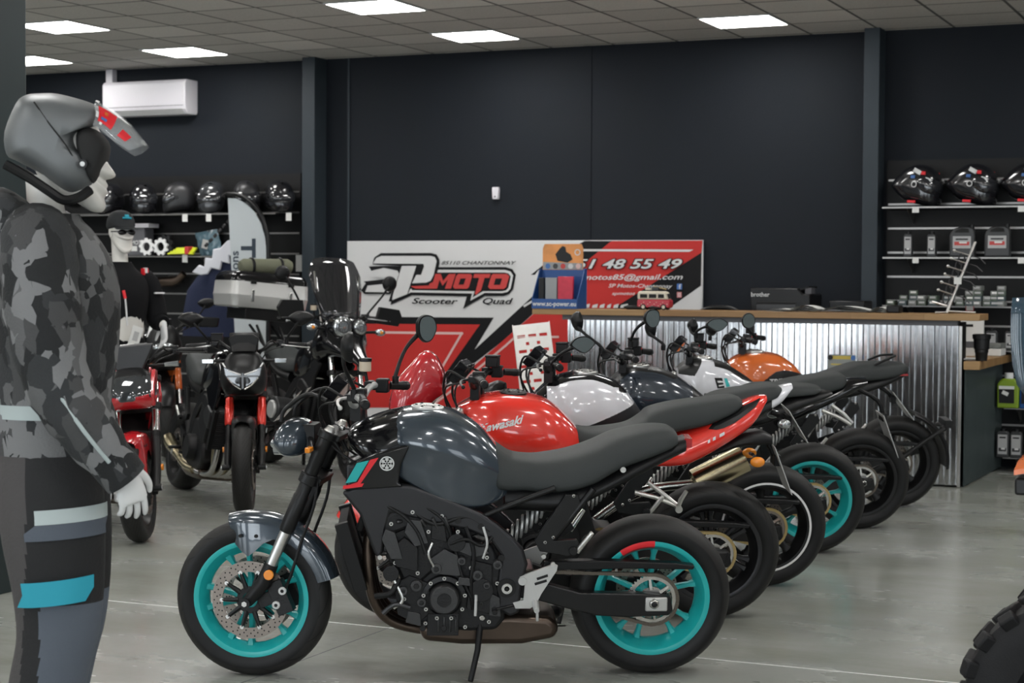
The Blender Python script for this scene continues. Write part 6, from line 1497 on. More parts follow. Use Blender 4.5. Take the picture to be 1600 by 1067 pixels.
mirror(b, st, (1.05, -.26, 1.09), (1.07, -.37, 1.26), (-1, .05, 0), (.085, .055), 'leaf'); mirror(b, st, (1.05, .26, 1.09), (1.07, .36, 1.26), (-1, -.05, 0), (.085, .055), 'leaf')
x = MB()
for q in (-.09, -.03, .03, .09): x.tube([(1.02, q, .60), (1.09, q, .52), (1.10, q, .38), (1.04, q, .23), (.9, q*.6-.05, .19), (.72, -.13, .2)], .02, 'steel', 12, smooth=4)
x.tube([(.74, -.13, .2), (.6, -.15, .21), (.42, -.17, .27), (.25, -.19, .33), (.18, -.19, .36)], [.03, .03, .03, .045, .045], 'titanium', 14, smooth=3); x.build('exhaust_pipe', b)

# -- red roadster at the far left, half hidden by the mannequin
S = dict(DEF); S.update(wb=1.44, axle=(1.44, 0, .303), fork_top=(1.17, 0, .95), steer=-26, usd=False, slider='chrome', lower='satin_black', fender='deep_red', bar=(1.08, 1.03), lever='satin_black', ftread='tread_road', fend_side=.10, fend0=-55, fend1=30, fork_w=.11, frame='deep_red')
b, st = left_bike(7, 'motorcycle', 'red motorcycle with chrome fork half hidden behind the camouflage mannequin', dict(S, tank_m='deep_red', tail_m='deep_red'))
t = MB(); t.symloft([(1.25, section(.84, .98, .08)), (1.31, section(.78, 1.0, .15)), (1.38, section(.76, .97, .15)), (1.44, section(.78, .91, .11)), (1.47, section(.81, .86, .05))], 'deep_red', 4, 3, lambda c: 'dark_lens' if c.z > .835 and c.x > 1.33 and c.z < .95 else ('satin_black' if c.z >= .95 else 'deep_red')); h = t.xf(st).build('headlight', b, smooth=60)
t = MB()
for s in (1, -1): t.prism([(1.42, .84), (1.36, .93), (1.30, .98), (1.24, .97), (1.28, .88), (1.34, .80), (1.40, .77)], s*.135-.012, s*.135+.012, 'deep_red')
t.box((1.435, 0, .86), (.02, .17, .03), 'white'); t.xf(st).build('lamp_trim', h, bev=.006)
t = MB(); t.prism([(-.07, .97), (.07, .97), (.13, 1.08), (.15, 1.13), (-.15, 1.13), (-.13, 1.08)], 1.28, 1.31, 'engine_grey', 'x'); t.xf(st).build('flyscreen', b, bev=.01)
for s in (1, -1):
    g = MB(); g.tube([(1.27, s*.10, 1.0), (1.28, s*.21, 1.0)], .009, 'black_plastic', 8); g.tube([(1.285, s*.20, 1.0), (1.285, s*.28, 1.0)], [.012, .016], 'headlamp_glass', 8); g.xf(st).build('turn_signal', b)
side_panels(b, 'deep_red')

# -- tall touring bike with windscreen and aluminium top case
S = dict(DEF); S.update(wb=1.52, axle=(1.52, 0, .32), rf=.32, fork_top=(1.27, 0, 1.0), steer=-12, usd=False, slider='chrome', lower='satin_black', fender='satin_black', bar=(1.10, 1.18), bar_w=.43, lever='lever_silver', dash=False, ftread='tread_road', fork_w=.11, kick=True, frame='satin_black', reflector=False, fend0=-50, fend1=35)
b, st = left_bike(9, 'touring_motorcycle', 'black touring motorcycle with tall smoked windscreen and silver top case', S)
t = MB(); t.symloft([(1.05, section(.86, 1.10, .16)), (1.15, section(.88, 1.20, .22)), (1.27, section(.92, 1.22, .19)), (1.36, section(.92, 1.10, .14)), (1.48, section(.90, 1.0, .09)), (1.62, section(.86, .91, .05)), (1.68, section(.84, .86, .03))], 'gloss_black', 4, 3); t.build('front_fairing', b, smooth=50)
t = MB(); t.cyl((1.31, -.075, 1.15), .088, .10, 'gloss_black', 'x', 28); t.cyl((1.31, .075, 1.155), .062, .09, 'gloss_black', 'x', 24); h = t.build('headlight', b, bev=.006)
t = MB()
for c_, r_ in (((1.362, -.075, 1.15), .078), ((1.357, .075, 1.155), .053)):
    t.ell(c_, (.018, r_, r_), 'headlamp_glass', 22, 12)
    for q in (.92, .6): t.lathe([(r_*q, .0195*(1.1-q*.45)), (r_*(q-.06), .0195*(1.15-q*.45))], 'dark_hole' if q < .9 else 'chrome', 'x', 24, c_)
    for q in range(7): t.box((c_[0]+.015, c_[1]+r_*(q-3)/4.4, c_[2]), (.004, .004, r_*1.3*math.sqrt(max(0, 1-((q-3)/3.6)**2))), 'cardboard_grey')
t.build('headlamp_lens', h)
t = MB(); rows = []; 
for i in range(9):
    f = i/8; z = 1.22+.46*f; hw = .15+.075*math.sin(min(1, f*1.25)*math.pi*.5)-(.05*max(0, f-.8)/.2); x = 1.24-.22*f
    rows.append([Vector((x-.35*(a*a)*hw, a*hw, z-.02*abs(a)**3)) for a in [(-1+j/6) for j in range(13)]])
n = 13; t.add([p for r_ in rows for p in r_], [(i*n+j, i*n+j+1, (i+1)*n+j+1, (i+1)*n+j) for i in range(8) for j in range(n-1)], 'smoke_plastic'); w_ = t.build('windscreen', b, smooth=70)
w_.modifiers.new('thick', 'SOLIDIFY').thickness = .004
t = MB()
for s in (1, -1): t.tube([(1.14, s*.14, 1.14), (1.10, s*.17, 1.32), (1.03, s*.19, 1.56)], .010, 'chrome', 8, smooth=3)
t.build('screen_stay', b)
for s in (1, -1):
    g = MB(); g.tube([(1.25, s*.14, 1.12), (1.26, s*.26, 1.13)], .012, 'black_plastic', 8); g.ell((1.275, s*.29, 1.13), (.03, .045, .028), 'headlamp_glass', 14, 8); g.ell((1.29, s*.29, 1.13), (.02, .02, .016), 'amber', 10, 6); g.build('turn_signal', b)
    g = MB(); g.prism([(s*.30, 1.20), (s*.50, 1.19), (s*.53, 1.26), (s*.50, 1.32), (s*.33, 1.33)], 1.13, 1.17, 'black_plastic', 'x'); g.tube([(1.14, s*.30, 1.24), (1.08, s*.24, 1.22)], .012, 'black_plastic', 8); g.build('hand_guard', b, bev=.015)
    mirror(b, IDM, (1.06, s*.28, 1.24), (1.04, s*.46, 1.52), (-1, 0, 0), (.06, .06), 'round')
for s in (1, -1): t = MB(); t.cyl((.86, s*.27, .48), .10, .20, 'engine_grey', 'y', 24, .085); t.cyl((.86, s*.38, .48), .07, .03, 'silver_paint', 'y', 20); t.build('cylinder_head', b, bev=.01)
# centre stand
t = MB()
for s in (1, -1): t.tube([(.42, s*.12, .30), (.32, s*.18, .02)], .016, 'satin_black', 8)
t.tube([(.38, -.15, .17), (.38, .15, .17)], .012, 'satin_black', 8); t.build('centre_stand', b)
# top case
def rbox(w, d, r=.06, n=5):
    pts = []
    for (cx, cy, a0) in ((w/2-r, d/2-r, 0), (-w/2+r, d/2-r, 90), (-w/2+r, -d/2+r, 180), (w/2-r, -d/2+r, 270)):
        for i in range(n+1): a = R(a0+90*i/n); pts.append((cx+r*math.cos(a), cy+r*math.sin(a)))
    return pts
tcx, tcz = -.40, 1.26
t = MB(); rg = []
for z, k in ((0, .93), (.01, .97), (.09, 1.0), (.10, 1.01), (.105, 1.01), (.11, 1.0), (.20, .99), (.215, .98)): rg.append([Vector((tcx+p_*k, q_*k, tcz+z)) for p_, q_ in rbox(.46, .70)])
t.loft(rg, 'silver_paint'); tcase = t.build('top_case', b, smooth=40)
t = MB(); rg = []
for z, k in ((.215, .985), (.25, .97), (.285, .90), (.30, .80)): rg.append([Vector((tcx+p_*k, q_*k, tcz+z)) for p_, q_ in rbox(.46, .70)])
t.loft(rg, 'gloss_black'); t.build('case_lid', tcase, smooth=40)
t = MB()
for s in (1, -1):
    t.box((tcx+.233, s*.17, tcz+.10), (.015, .025, .10), 'steel'); t.box((tcx+.233, s*.17, tcz+.21), (.015, .05, .025), 'black_plastic')
t.build('latch', tcase, bev=.003)
t = MB(); t.box((tcx, 0, tcz-.05), (.40, .42, .09), 'black_plastic'); t.tube([(.0, .1, .95), (-.2, .1, 1.12)], .012, 'satin_black', 8); t.tube([(.0, -.1, .95), (-.2, -.1, 1.12)], .012, 'satin_black', 8); t.tube([(.0, .1, .95), (-.35, .1, 1.12)], .012, 'satin_black', 8); t.tube([(.0, -.1, .95), (-.35, -.1, 1.12)], .012, 'satin_black', 8); t.build('rack', b, bev=.01)
# khaki roll strapped across the case
mat('khaki', (.13, .135, .09), .8, bump=.2, bscale=90)
GM = Matrix.Translation(LEFT[9][0]) @ rotm('Z', LEFT[9][1]) @ rotm('X', -LEFT[9][2])
o = thing('roll_bag', 'khaki roll bag lying on the silver top case', 'bag', tuple(GM @ Vector((tcx, 0.03, tcz+.30))), (0, 0, R(LEFT[9][1])))
t = MB(); t.tube([(0, -.24, .055), (0, -.23, .055), (0, -.2, .06), (0, .2, .06), (0, .23, .055), (0, .24, .055)], [.02, .05, .066, .066, .05, .02], 'khaki', 16); t.build('roll', o)
t = MB()
for y in (-.13, .13): t.tube([(.069*math.cos(2*math.pi*i/16), y, .06+.069*math.sin(2*math.pi*i/16)) for i in range(16)], .012, 'black_plastic', 6, closed=True)
t.build('strap', o)

# -- orange-trimmed bike standing behind
S = dict(DEF); S.update(wb=1.45, axle=(1.45, 0, .303), fork_top=(1.18, 0, .95), steer=-20, stanchion='orange_paint', slider='steel', fender='satin_black', bar=(1.09, 1.06), bar_w=.4, frame='orange_paint', reflector=False)
b, st = left_bike(10, 'motorcycle', 'dark motorcycle with orange fork guards, rearmost beside the slat wall', S)
t = MB(); t.symloft([(1.26, section(.84, 1.06, .08)), (1.32, section(.80, 1.12, .15)), (1.40, section(.80, 1.06, .14)), (1.46, section(.84, .94, .06))], 'black_plastic', 4, 3); h = t.xf(st).build('headlight', b, smooth=60)
t = MB(); t.ell((1.43, 0, .93), (.03, .09, .05), 'headlamp_glass', 18, 10); t.add([(1.36, -.14, 1.02), (1.36, -.08, 1.05), (1.33, -.10, 1.14)], [(0, 1, 2)], 'white'); t.xf(st).build('headlamp_lens', h)
for s in (1, -1):
    g = MB(); g.prism([(s*.30, 1.08), (s*.46, 1.07), (s*.48, 1.15), (s*.32, 1.17)], 1.14, 1.17, 'black_plastic', 'x'); g.xf(st).build('hand_guard', b, bev=.012)
mirror(b, st, (1.05, .27, 1.1), (1.05, .38, 1.28), (-1, 0, 0), (.08, .05), 'leaf')

# ---------------------------------------------------------------- mannequins
mat('mannequin_white', (.66, .64, .60), .38)
mat('mannequin_hand', (.72, .72, .72), .4)
def camo():
    m = mat('camouflage', (.05, .05, .05), .82, bump=.3, bscale=130); nt = m.node_tree; b = nt.nodes['Principled BSDF']; N = nt.nodes.new; L = nt.links.new
    tc = N('ShaderNodeTexCoord'); mp = N('ShaderNodeMapping'); mp.inputs['Rotation'].default_value = (.6, .3, .5); mp.inputs['Scale'].default_value = (1.25, 1, .8); L(tc.outputs['Object'], mp.inputs[0])
    v = N('ShaderNodeTexVoronoi'); v.feature = 'F1'; v.distance = 'MINKOWSKI'; v.inputs['Exponent'].default_value = .62; v.inputs['Scale'].default_value = 12.5; L(mp.outputs[0], v.inputs['Vector'])
    r_ = N('ShaderNodeValToRGB'); r_.color_ramp.interpolation = 'CONSTANT'; e = r_.color_ramp.elements
    e[0].color = (.010, .011, .012, 1); e[1].position = .30; e[1].color = (.026, .028, .030, 1)
    for p_, c_ in ((.47, .055), (.62, .10), (.80, .18)): q = e.new(p_); q.color = (c_, c_*1.01, c_*1.03, 1)
    sp = N('ShaderNodeSeparateColor'); L(v.outputs['Color'], sp.inputs[0]); L(sp.outputs[0], r_.inputs[0]); L(r_.outputs[0], b.inputs['Base Color'])
camo()
mat('trouser_black', (.010, .010, .011), .8, bump=.25, bscale=90); mat('trouser_grey', (.060, .056, .056), .85, bump=.25, bscale=90); mat('trouser_slate', (.085, .10, .125), .85, bump=.25, bscale=90)
mat('reflective', (.40, .46, .46), .5); mat('teal_cloth', (.015, .30, .40), .7); mat('helmet_grey', (.15, .158, .162), .46, metal=.3)
def ring(x0, x1, w, z, n=24, yc=0.0, e=2.0, tilt=0.0):
    c, r_ = (x0+x1)/2, (x1-x0)/2; out = []
    for i in range(n):
        a = 2*math.pi*i/n; ca, sa = math.cos(a), math.sin(a)
        x_ = r_*math.copysign(abs(ca)**(2/e), ca)
        out.append(Vector((c+x_, yc+w*math.copysign(abs(sa)**(2/e), sa), z+tilt*x_)))
    return out
def smooth_loft(t, rings, m, k=4, mf=None):
    n = len(rings[0]); cols = [catmull([r_[i] for r_ in rings], k) for i in range(n)]
    return t.loft([[cols[i][j] for i in range(n)] for j in range(len(cols[0]))], m, mf=mf)
def hand(t, wrist, dirn, palm_n, m, s=1.0, curl=12, side=1):
    """palm with four unequal bent fingers and a thumb leaving the side near the wrist"""
    w, d, nrm = Vector(wrist), Vector(dirn).normalized(), Vector(palm_n).normalized(); u = d.cross(nrm).normalized()*side
    P = lambda a, b, c: w+(d*a+u*b+nrm*c)*s
    rg = []
    for a, hw, th in ((-.03, .026, .022), (.0, .030, .021), (.03, .038, .018), (.06, .043, .016), (.085, .044, .014), (.095, .040, .010)):
        rg.append([P(a, hw*math.cos(2*math.pi*i/16), th*math.sin(2*math.pi*i/16)) for i in range(16)])
    t.loft(rg, m)
    for j, (b, L_) in enumerate(((.032, .070), (.011, .080), (-.011, .074), (-.031, .058))):
        p = Vector((.082, b, 0)); an = R(4); pts = [P(*p)]; dirb = b*.9
        for q, f in enumerate((.45, .32, .23)):
            an += R(curl+j*3); p = p+Vector((math.cos(an)*L_*f, dirb*L_*f*2.2, math.sin(an)*L_*f)); pts.append(P(*p))
        t.tube(pts, [.0098*s, .0092*s, .0085*s, .0066*s], m, 10, smooth=3)
        t.ell(pts[-1], (.0066*s,)*3, m, 10, 6)
    th = [P(.005, .026, .004), P(.035, .052, .012), P(.062, .064, .022), P(.085, .066, .032)]
    t.tube(th, [.014*s, .0125*s, .0105*s, .0078*s], m, 10, smooth=3); t.ell(th[-1], (.0078*s,)*3, m, 10, 6)
# --- foreground mannequin
(_l, _h, _n) = ((-3.341, 4.191, 0.0), 32.18, 0.0)
o = thing('mannequin', 'mannequin in grey camouflage jacket wearing a matt grey open-face helmet', 'mannequin', (_l[0], _l[1], 0), (0, 0, R(_h)))
SX = Matrix.Translation((.0, 0, 0))
t = MB()
# head in profile, neck, trunk, arms, legs
face = [(-.105, 1.90), (-.09, 1.98), (-.02, 2.025), (.06, 2.0), (.098, 1.93), (.102, 1.885), (.112, 1.862), (.132, 1.832), (.122, 1.82), (.104, 1.815), (.110, 1.800), (.106, 1.79), (.110, 1.778), (.100, 1.762), (.104, 1.74), (.092, 1.722), (.06, 1.725), (.02, 1.75), (-.02, 1.77), (-.07, 1.80), (-.10, 1.85)]
puff(t, [(a+.045, b-.005) for a, b in face], .078, (.035, 1.885), 'mannequin_white', e=.6, k=3)
smooth_loft(t, [ring(-.09, .06, .075, 1.56), ring(-.075, .045, .06, 1.66), ring(-.075, .03, .058, 1.74), ring(-.08, .03, .06, 1.82)], 'mannequin_white')
smooth_loft(t, [ring(-.15, .15, .17, .95), ring(-.13, .14, .16, 1.1), ring(-.14, .17, .18, 1.35), ring(-.12, .12, .17, 1.52), ring(-.09, .06, .08, 1.60)], 'mannequin_white')
for s in (1, -1):
    t.tube([(0, s*.10, .98), (.01, s*.10, .55), (-.01, s*.10, .12)], [.085, .06, .045], 'mannequin_white', 12)
    t.box((.06, s*.10, .06), (.24, .085, .09), 'mannequin_white')
wr_, hdv = Vector((.225, -.25, .985)), Vector((.20, .22, -1))
t.tube([(.0, -.20, 1.50), (.02, -.25, 1.25), wr_], [.05, .045, .03], 'mannequin_white', 12); hand(t, wr_+Vector((.0, 0, .0)), hdv, (-.45, .85, .1), 'mannequin_hand', 1.0, 12, 1)
wl_ = Vector((.10, .27, .995)); t.tube([(.0, .20, 1.50), (.0, .25, 1.25), wl_], [.05, .045, .03], 'mannequin_white', 12); hand(t, wl_, (.2, -.05, -1), (-.2, -.8, 0), 'mannequin_hand', 1.1, 12, -1)
t.build('body', o, smooth=70)
# jacket
t = MB()
smooth_loft(t, [ring(-.175, .155, .185, .985, 32, tilt=.05), ring(-.185, .16, .195, 1.06, 32), ring(-.175, .165, .20, 1.18, 32), ring(-.175, .185, .21, 1.32, 32), ring(-.17, .19, .22, 1.48, 32), ring(-.165, .165, .215, 1.58, 32), ring(-.15, .115, .17, 1.66, 32), ring(-.13, .085, .115, 1.69, 32), ring(-.12, .075, .10, 1.71, 32)], 'camouflage', 5)
jk = t.build('jacket', o, smooth=70)
for s in (-1, 1):
    t = MB(); q = 1 if s < 0 else .6
    A = [Vector((-.03, s*.13, 1.66)), Vector((-.02, s*.20, 1.61)), Vector((.0, s*.262, 1.43)), Vector((.04, s*.28, 1.24)), Vector((.11*q, s*.285, 1.12)), Vector((.225*q, s*.255, .965))]
    R_ = [.085, .107, .105, .092, .083, .060]; P_ = catmull(A, 5); Q_ = [R_[min(5, i//5)]*(1-(i % 5)/5)+R_[min(5, i//5+1)]*((i % 5)/5)+.004*math.sin(i*2.1) for i in range(len(P_))]
    t.tube(P_, Q_, 'camouflage', 22); t.build('sleeve', jk, smooth=70)
t = MB(); hood = [(-.20, 1.59), (-.225, 1.68), (-.20, 1.77), (-.14, 1.785), (-.07, 1.745), (.0, 1.70), (.075, 1.675), (.075, 1.63), (-.06, 1.59)]
puff(t, hood, .155, (-.08, 1.70), 'camouflage', e=.6); t.build('hood', jk, smooth=70)
t = MB(); t.lathe([(.0, 0), (.0, 0)], 'reflective', 'z', 4) if False else None
rg = []
for z in (1.125, 1.145, 1.165): rg.append([p_ for p_ in ring(-.176, .1655, .2035, z, 32)])
half = [[r_[i] for i in range(18, 28)] for r_ in rg]
t.add([p_ for r_ in half for p_ in r_], [(i*10+j, i*10+j+1, i*10+11+j, i*10+10+j) for i in range(2) for j in range(9)], 'reflective'); lab(t.build('reflective_stripe', jk), 'pale reflective stripe')
t = MB(); t.tube([(.06, -.365, 1.20), (.12, -.369, 1.11), (.185, -.335, 1.02)], .006, 'reflective', 6, smooth=3); t.build('sleeve_print', jk)
# trousers
t = MB()
def trm(c): return 'trouser_grey' if c.x < -.055-.06*max(0, .75-c.z) else ('trouser_slate' if (c.z < .60 and c.x > -.02+.25*(.6-c.z)*0-.12*max(0, .45-c.z)) else 'trouser_black')
for s in (-1, 1):
    smooth_loft(t, [ring(-.15, .145, .105, 1.02, 96, s*.085), ring(-.150, .150, .115, .92, 96, s*.095), ring(-.135, .155, .115, .78, 96, s*.11), ring(-.105, .150, .10, .62, 96, s*.11), ring(-.095, .135, .095, .50, 96, s*.11), ring(-.115, .105, .09, .38, 96, s*.11), ring(-.135, .08, .09, .24, 96, s*.11), ring(-.13, .09, .09, .12, 96, s*.11)], 'trouser_black', 16, trm)
tr_ = t.build('trousers', o, smooth=70)
def band(z0, z1, x0, x1, m, name, label=None, tilt=0, off=.008):
    t = MB(); rows = []
    for z in (z0, (z0+z1)/2, z1):
        f = (.92-z)/.14; xa, xb = -.150+.015*f, .150+.005*f
        if z < .78: f = (.78-z)/.16; xa, xb = -.135+.03*f, .155-.005*f
        r_ = ring(xa-off, xb+off, .115+off, z, 28, -.11 if z < .85 else -.1)
        rows.append([Vector((p_.x, p_.y, p_.z+tilt*p_.x)) for p_ in r_ if p_.y < -.10 and x0 <= p_.x <= x1])
    n = min(len(r_) for r_ in rows); rows = [sorted(r_, key=lambda p_: p_.x)[:n] for r_ in rows]
    t.add([p_ for r_ in rows for p_ in r_], [(i*n+j, i*n+j+1, (i+1)*n+j+1, (i+1)*n+j) for i in range(2) for j in range(n-1)], m)
    q = t.build(name, tr_); 
    if label: lab(q, label)
    return q
band(.835, .875, -.06, .17, 'reflective', 'thigh_stripe', 'pale reflective stripe', .06); band(.79, .834, -.06, .17, 'trouser_slate', 'thigh_panel', 'slate grey panel', .06)
band(.605, .675, -.085, .135, 'teal_cloth', 'knee_band', 'turquoise band', .10, .009)
# plinth
t = MB(); t.cyl((0, 0, .008), .28, .016, 'lamp_frame', 'z', 40); t.build('base_plate', o)
# helmet
t = MB(); sh = [(-0.103, 1.862), (-0.13, 1.88), (-0.135, 1.943), (-0.102, 2.027), (-0.075, 2.051), (-0.039, 2.057), (0.015, 2.057), (0.093, 2.038), (0.138, 2.018), (0.153, 1.993), (0.129, 1.966), (0.087, 1.952), (0.071, 1.924), (0.084, 1.888), (0.113, 1.862), (0.131, 1.82), (0.12, 1.784), (0.087, 1.767), (0.051, 1.767), (0.011, 1.79), (-0.043, 1.83)]
puff(t, sh, .137, (.0, 1.91), 'helmet_grey', n=9, e=.50, k=3); hm = t.build('helmet', o, smooth=60)
t = MB()
for s in (1, -1):
    t.tube([Vector((a, s*(.118 if i < 5 else .10), c)) for i, (a, c) in enumerate([(-0.12, 1.846), (-0.052, 1.807), (0.003, 1.77), (0.042, 1.746), (0.083, 1.754), (0.114, 1.777)])], .014, 'satin_black', 8, smooth=3)
    t.tube([Vector((a, s*y_, c)) for (a, c), y_ in zip([(-0.039, 2.022), (0.007, 1.957), (0.05, 1.901), (0.078, 1.85)], (.120, .136, .137, .122))], .0022, 'dark_hole', 6, smooth=3)
    a, c = (0.096, 1.848); t.cyl((a, s*.131, c), .013, .012, 'satin_black', 'y', 14); t.cyl((a, s*.139, c), .007, .006, 'silver_paint', 'y', 12)
t.build('helmet_trim', hm)
t = MB(); puff(t, [(0.073, 1.949), (0.098, 1.962), (0.135, 1.948), (0.16, 1.913), (0.153, 1.866), (0.138, 1.825), (0.12, 1.792), (0.098, 1.819), (0.08, 1.865), (0.069, 1.911)], .128, tuple((0.111, 1.888)), 'dark_hole', e=.35); t.build('helmet_lining', hm, smooth=60)
# raised clear peak with stickers
t = MB(); a_ = [(0.12, 2.036), (0.16, 2.015), (0.211, 1.975), (0.263, 1.913)]; b_ = [(0.124, 1.959), (0.149, 1.944), (0.178, 1.919), (0.224, 1.89)]; rows = []
for (p_, q_) in zip(a_, b_):
    rows.append([Vector((q_[0], -.128, q_[1])), Vector((q_[0]*.6+p_[0]*.4+.008, -.115, q_[1]*.6+p_[1]*.4)), Vector((p_[0]+.004, -.07, p_[1]*.9+q_[1]*.1)), Vector((p_[0]+.008, 0, p_[1])), Vector((p_[0]+.004, .07, p_[1]*.9+q_[1]*.1)), Vector((q_[0]*.6+p_[0]*.4+.008, .115, q_[1]*.6+p_[1]*.4)), Vector((q_[0], .128, q_[1]))])
cols = [catmull([r_[i] for r_ in rows], 4) for i in range(7)]; rows = [catmull([cols[i][j] for i in range(7)], 4) for j in range(len(cols[0]))]; n = len(rows[0])
t.add([p_ for r_ in rows for p_ in r_], [(i*n+j, i*n+j+1, (i+1)*n+j+1, (i+1)*n+j) for i in range(len(rows)-1) for j in range(n-1)], 'clear_plastic'); v_ = t.build('visor', hm, smooth=70); v_.modifiers.new('thick', 'SOLIDIFY').thickness = .003
t = MB()
def on_visor(i0, i1, j0, j1, m, off=.003):
    rr2 = [[rows[i][j]+Vector((.002, -off, off*.6)) for j in range(j0, j1+1)] for i in range(i0, i1+1)]; k = j1-j0+1
    t.add([p_ for r_ in rr2 for p_ in r_], [(i*k+j, i*k+j+1, (i+1)*k+j+1, (i+1)*k+j) for i in range(i1-i0) for j in range(k-1)], m)
on_visor(1, 6, 2, 7, 'bright_red'); on_visor(8, 10, 2, 5, 'bright_red'); on_visor(2, 4, 3, 4, 'soft_blue', .005); on_visor(0, 1, 3, 5, 'badge_white', .005); on_visor(0, 1, 8, 10, 'badge_white', .005); on_visor(2, 3, 1, 2, 'badge_white', .005); on_visor(3, 4, 5, 6, 'orange_paint', .005)
lab(t.build('sticker', hm, smooth=0), 'red, white and blue stickers on the clear visor')
# lettering on the knee band
t = MB(); put_text(t, 'BERING', .042, 'trouser_black', (.03, -.232, .645), (1, 0, .10), (0, 0, 1), bold=.001) if False else None

# --- mannequin at the back in cap and sunglasses
(_l, _h, _n) = ((-8.15, 11.007, 0.0), -27.82, 0.0)
o = thing('mannequin', 'white-faced mannequin in black jacket, cap and sunglasses by the slat wall', 'mannequin', (_l[0], _l[1], 0), (0, 0, R(_h)))
dz = -0.028
t = MB(); puff(t, [(a-(.018 if 1.77 < b < 1.83 and a > .105 else 0), b+dz) for a, b in face if not (1.775 < b < 1.805)], .074, (-.01, 1.89+dz), 'mannequin_white', e=.62, k=3)
for s in (1, -1): t.ell((-.01, s*.075, 1.87+dz), (.02, .012, .033), 'mannequin_white', 10, 8)
smooth_loft(t, [ring(-.09, .06, .075, 1.54+dz), ring(-.075, .045, .06, 1.66+dz), ring(-.075, .03, .06, 1.74+dz), ring(-.08, .03, .062, 1.82+dz)], 'mannequin_white')
for s in (1, -1):
    t.tube([(0, s*.10, .98), (.01, s*.10, .55), (-.01, s*.10, .10)], [.085, .06, .045], 'mannequin_white', 12)
    t.box((.05, s*.10, .045), (.22, .085, .09), 'mannequin_white')
hz = 1.087
for s in (1, -1):
    w_ = Vector((.10, s*.30, hz+.06)); t.tube([(0, s*.19, 1.50), (.0, s*.27, 1.28), w_], [.05, .045, .03], 'mannequin_white', 12); hand(t, w_, (.15, 0, -1), (0, -s*1.0, 0), 'mannequin_hand', 1.1, 12, s)
smooth_loft(t, [ring(-.14, .14, .17, .95), ring(-.14, .17, .18, 1.35), ring(-.12, .12, .17, 1.52), ring(-.09, .06, .08, 1.60)], 'mannequin_white')
t.build('body', o, smooth=70)
mat('jersey_black', (.005, .005, .006), .85, spec=.2)
t = MB(); smooth_loft(t, [ring(-.16, .15, .19, .95, 28), ring(-.15, .15, .18, 1.12, 28), ring(-.16, .18, .205, 1.36, 28), ring(-.14, .14, .20, 1.50, 28), ring(-.11, .08, .12, 1.60+dz*.6, 28), ring(-.10, .065, .085, 1.66+dz, 28)], 'jersey_black', 5); jk = t.build('jacket', o, smooth=70)
for s in (1, -1):
    t = MB(); t.tube([(-.01, s*.15, 1.53), (-.01, s*.22, 1.46), (.0, s*.27, 1.32), (.03, s*.285, 1.2), (.095, s*.295, hz+.08)], [.08, .095, .085, .08, .06], 'jersey_black', 18, smooth=4); t.build('sleeve', jk, smooth=70)
t = MB()
t.tube([(.165, -.06, 1.42), (.176, -.05, 1.36)], .012, 'bright_red', 8); t.tube([(.176, -.05, 1.36), (.172, -.04, 1.27), (.168, -.03, 1.16)], .007, 'badge_white', 8); t.box((.05, .17, 1.56), (.03, .05, .05), 'bright_red', r3('Z', 20)); t.box((.06, .17, 1.57), (.03, .02, .04), 'badge_white', r3('Z', 20)); t.box((.09, .27, 1.40), (.02, .08, .012), 'badge_white')
t.build('jacket_trim', jk)
t = MB(); t.box((.20, .02, 1.08), (.004, .085, .15), 'paper', r3('X', -18)); t.box((.203, .02, 1.08), (.004, .04, .07), 'label_grey', r3('X', -18)); t.build('swing_tag', jk)
t = MB(); smooth_loft(t, [ring(-.16, .16, .185, 1.0, 24), ring(-.15, .15, .19, .9, 24)], 'trouser_black', 3)
for s in (1, -1): smooth_loft(t, [ring(-.13, .13, .10, .95, 24, s*.09), ring(-.11, .12, .095, .6, 24, s*.10), ring(-.10, .09, .08, .12, 24, s*.10)], 'trouser_black', 4)
t.build('trousers', o, smooth=70)
mat('cap_black', (.008, .010, .012), .75)
t = MB(); puff(t, [(-.115, 1.90+dz), (-.11, 1.98+dz), (-.06, 2.035+dz), (.02, 2.045+dz), (.09, 2.0+dz), (.112, 1.935+dz), (.108, 1.915+dz), (0, 1.90+dz)], .092, (0, 1.94+dz), 'cap_black', e=.6)
bl = []
for i in range(9):
    a = R(-70+140*i/8); bl.append((Vector((.095*math.cos(a)+.01, .088*math.sin(a), 1.925+dz)), Vector((.19*math.cos(a)**.6 if math.cos(a) > 0 else 0, .088*math.sin(a), 1.905+dz))))
vs = [p_ for pr in bl for p_ in pr]; t.add(vs+[v-Vector((0, 0, .006)) for v in vs], [(2*i, 2*i+1, 2*i+3, 2*i+2) for i in range(8)]+[(18+2*i, 18+2*i+2, 18+2*i+3, 18+2*i+1) for i in range(8)]+[(2*i+1, 19+2*i, 21+2*i, 2*i+3) for i in range(8)], 'cap_black'); cp = t.build('cap', o, smooth=50)
t = MB(); t.box((.105, 0, 1.985+dz), (.01, .07, .012), 'teal_cloth', r3('Y', -30)); t.box((.10, 0, 2.0+dz), (.01, .03, .02), 'teal_cloth', r3('Y', -30)); t.build('cap_badge', cp)
t = MB()
for s in (1, -1): t.ell((.098, s*.036, 1.878+dz), (.02, .035, .022), 'gloss_black', 14, 8); t.tube([(.09, s*.066, 1.885+dz), (.0, s*.080, 1.885+dz)], .004, 'gloss_black', 6)
t.tube([(.112, -.02, 1.885+dz), (.112, .02, 1.885+dz)], .005, 'gloss_black', 6); t.build('sunglasses', o)
t = MB(); t.cyl((0, 0, .008), .25, .016, 'lamp_frame', 'z', 32); t.build('base_plate', o)

mat('blue_screen', (.03, .06, .085), .12, alpha=.82, coat=.6)
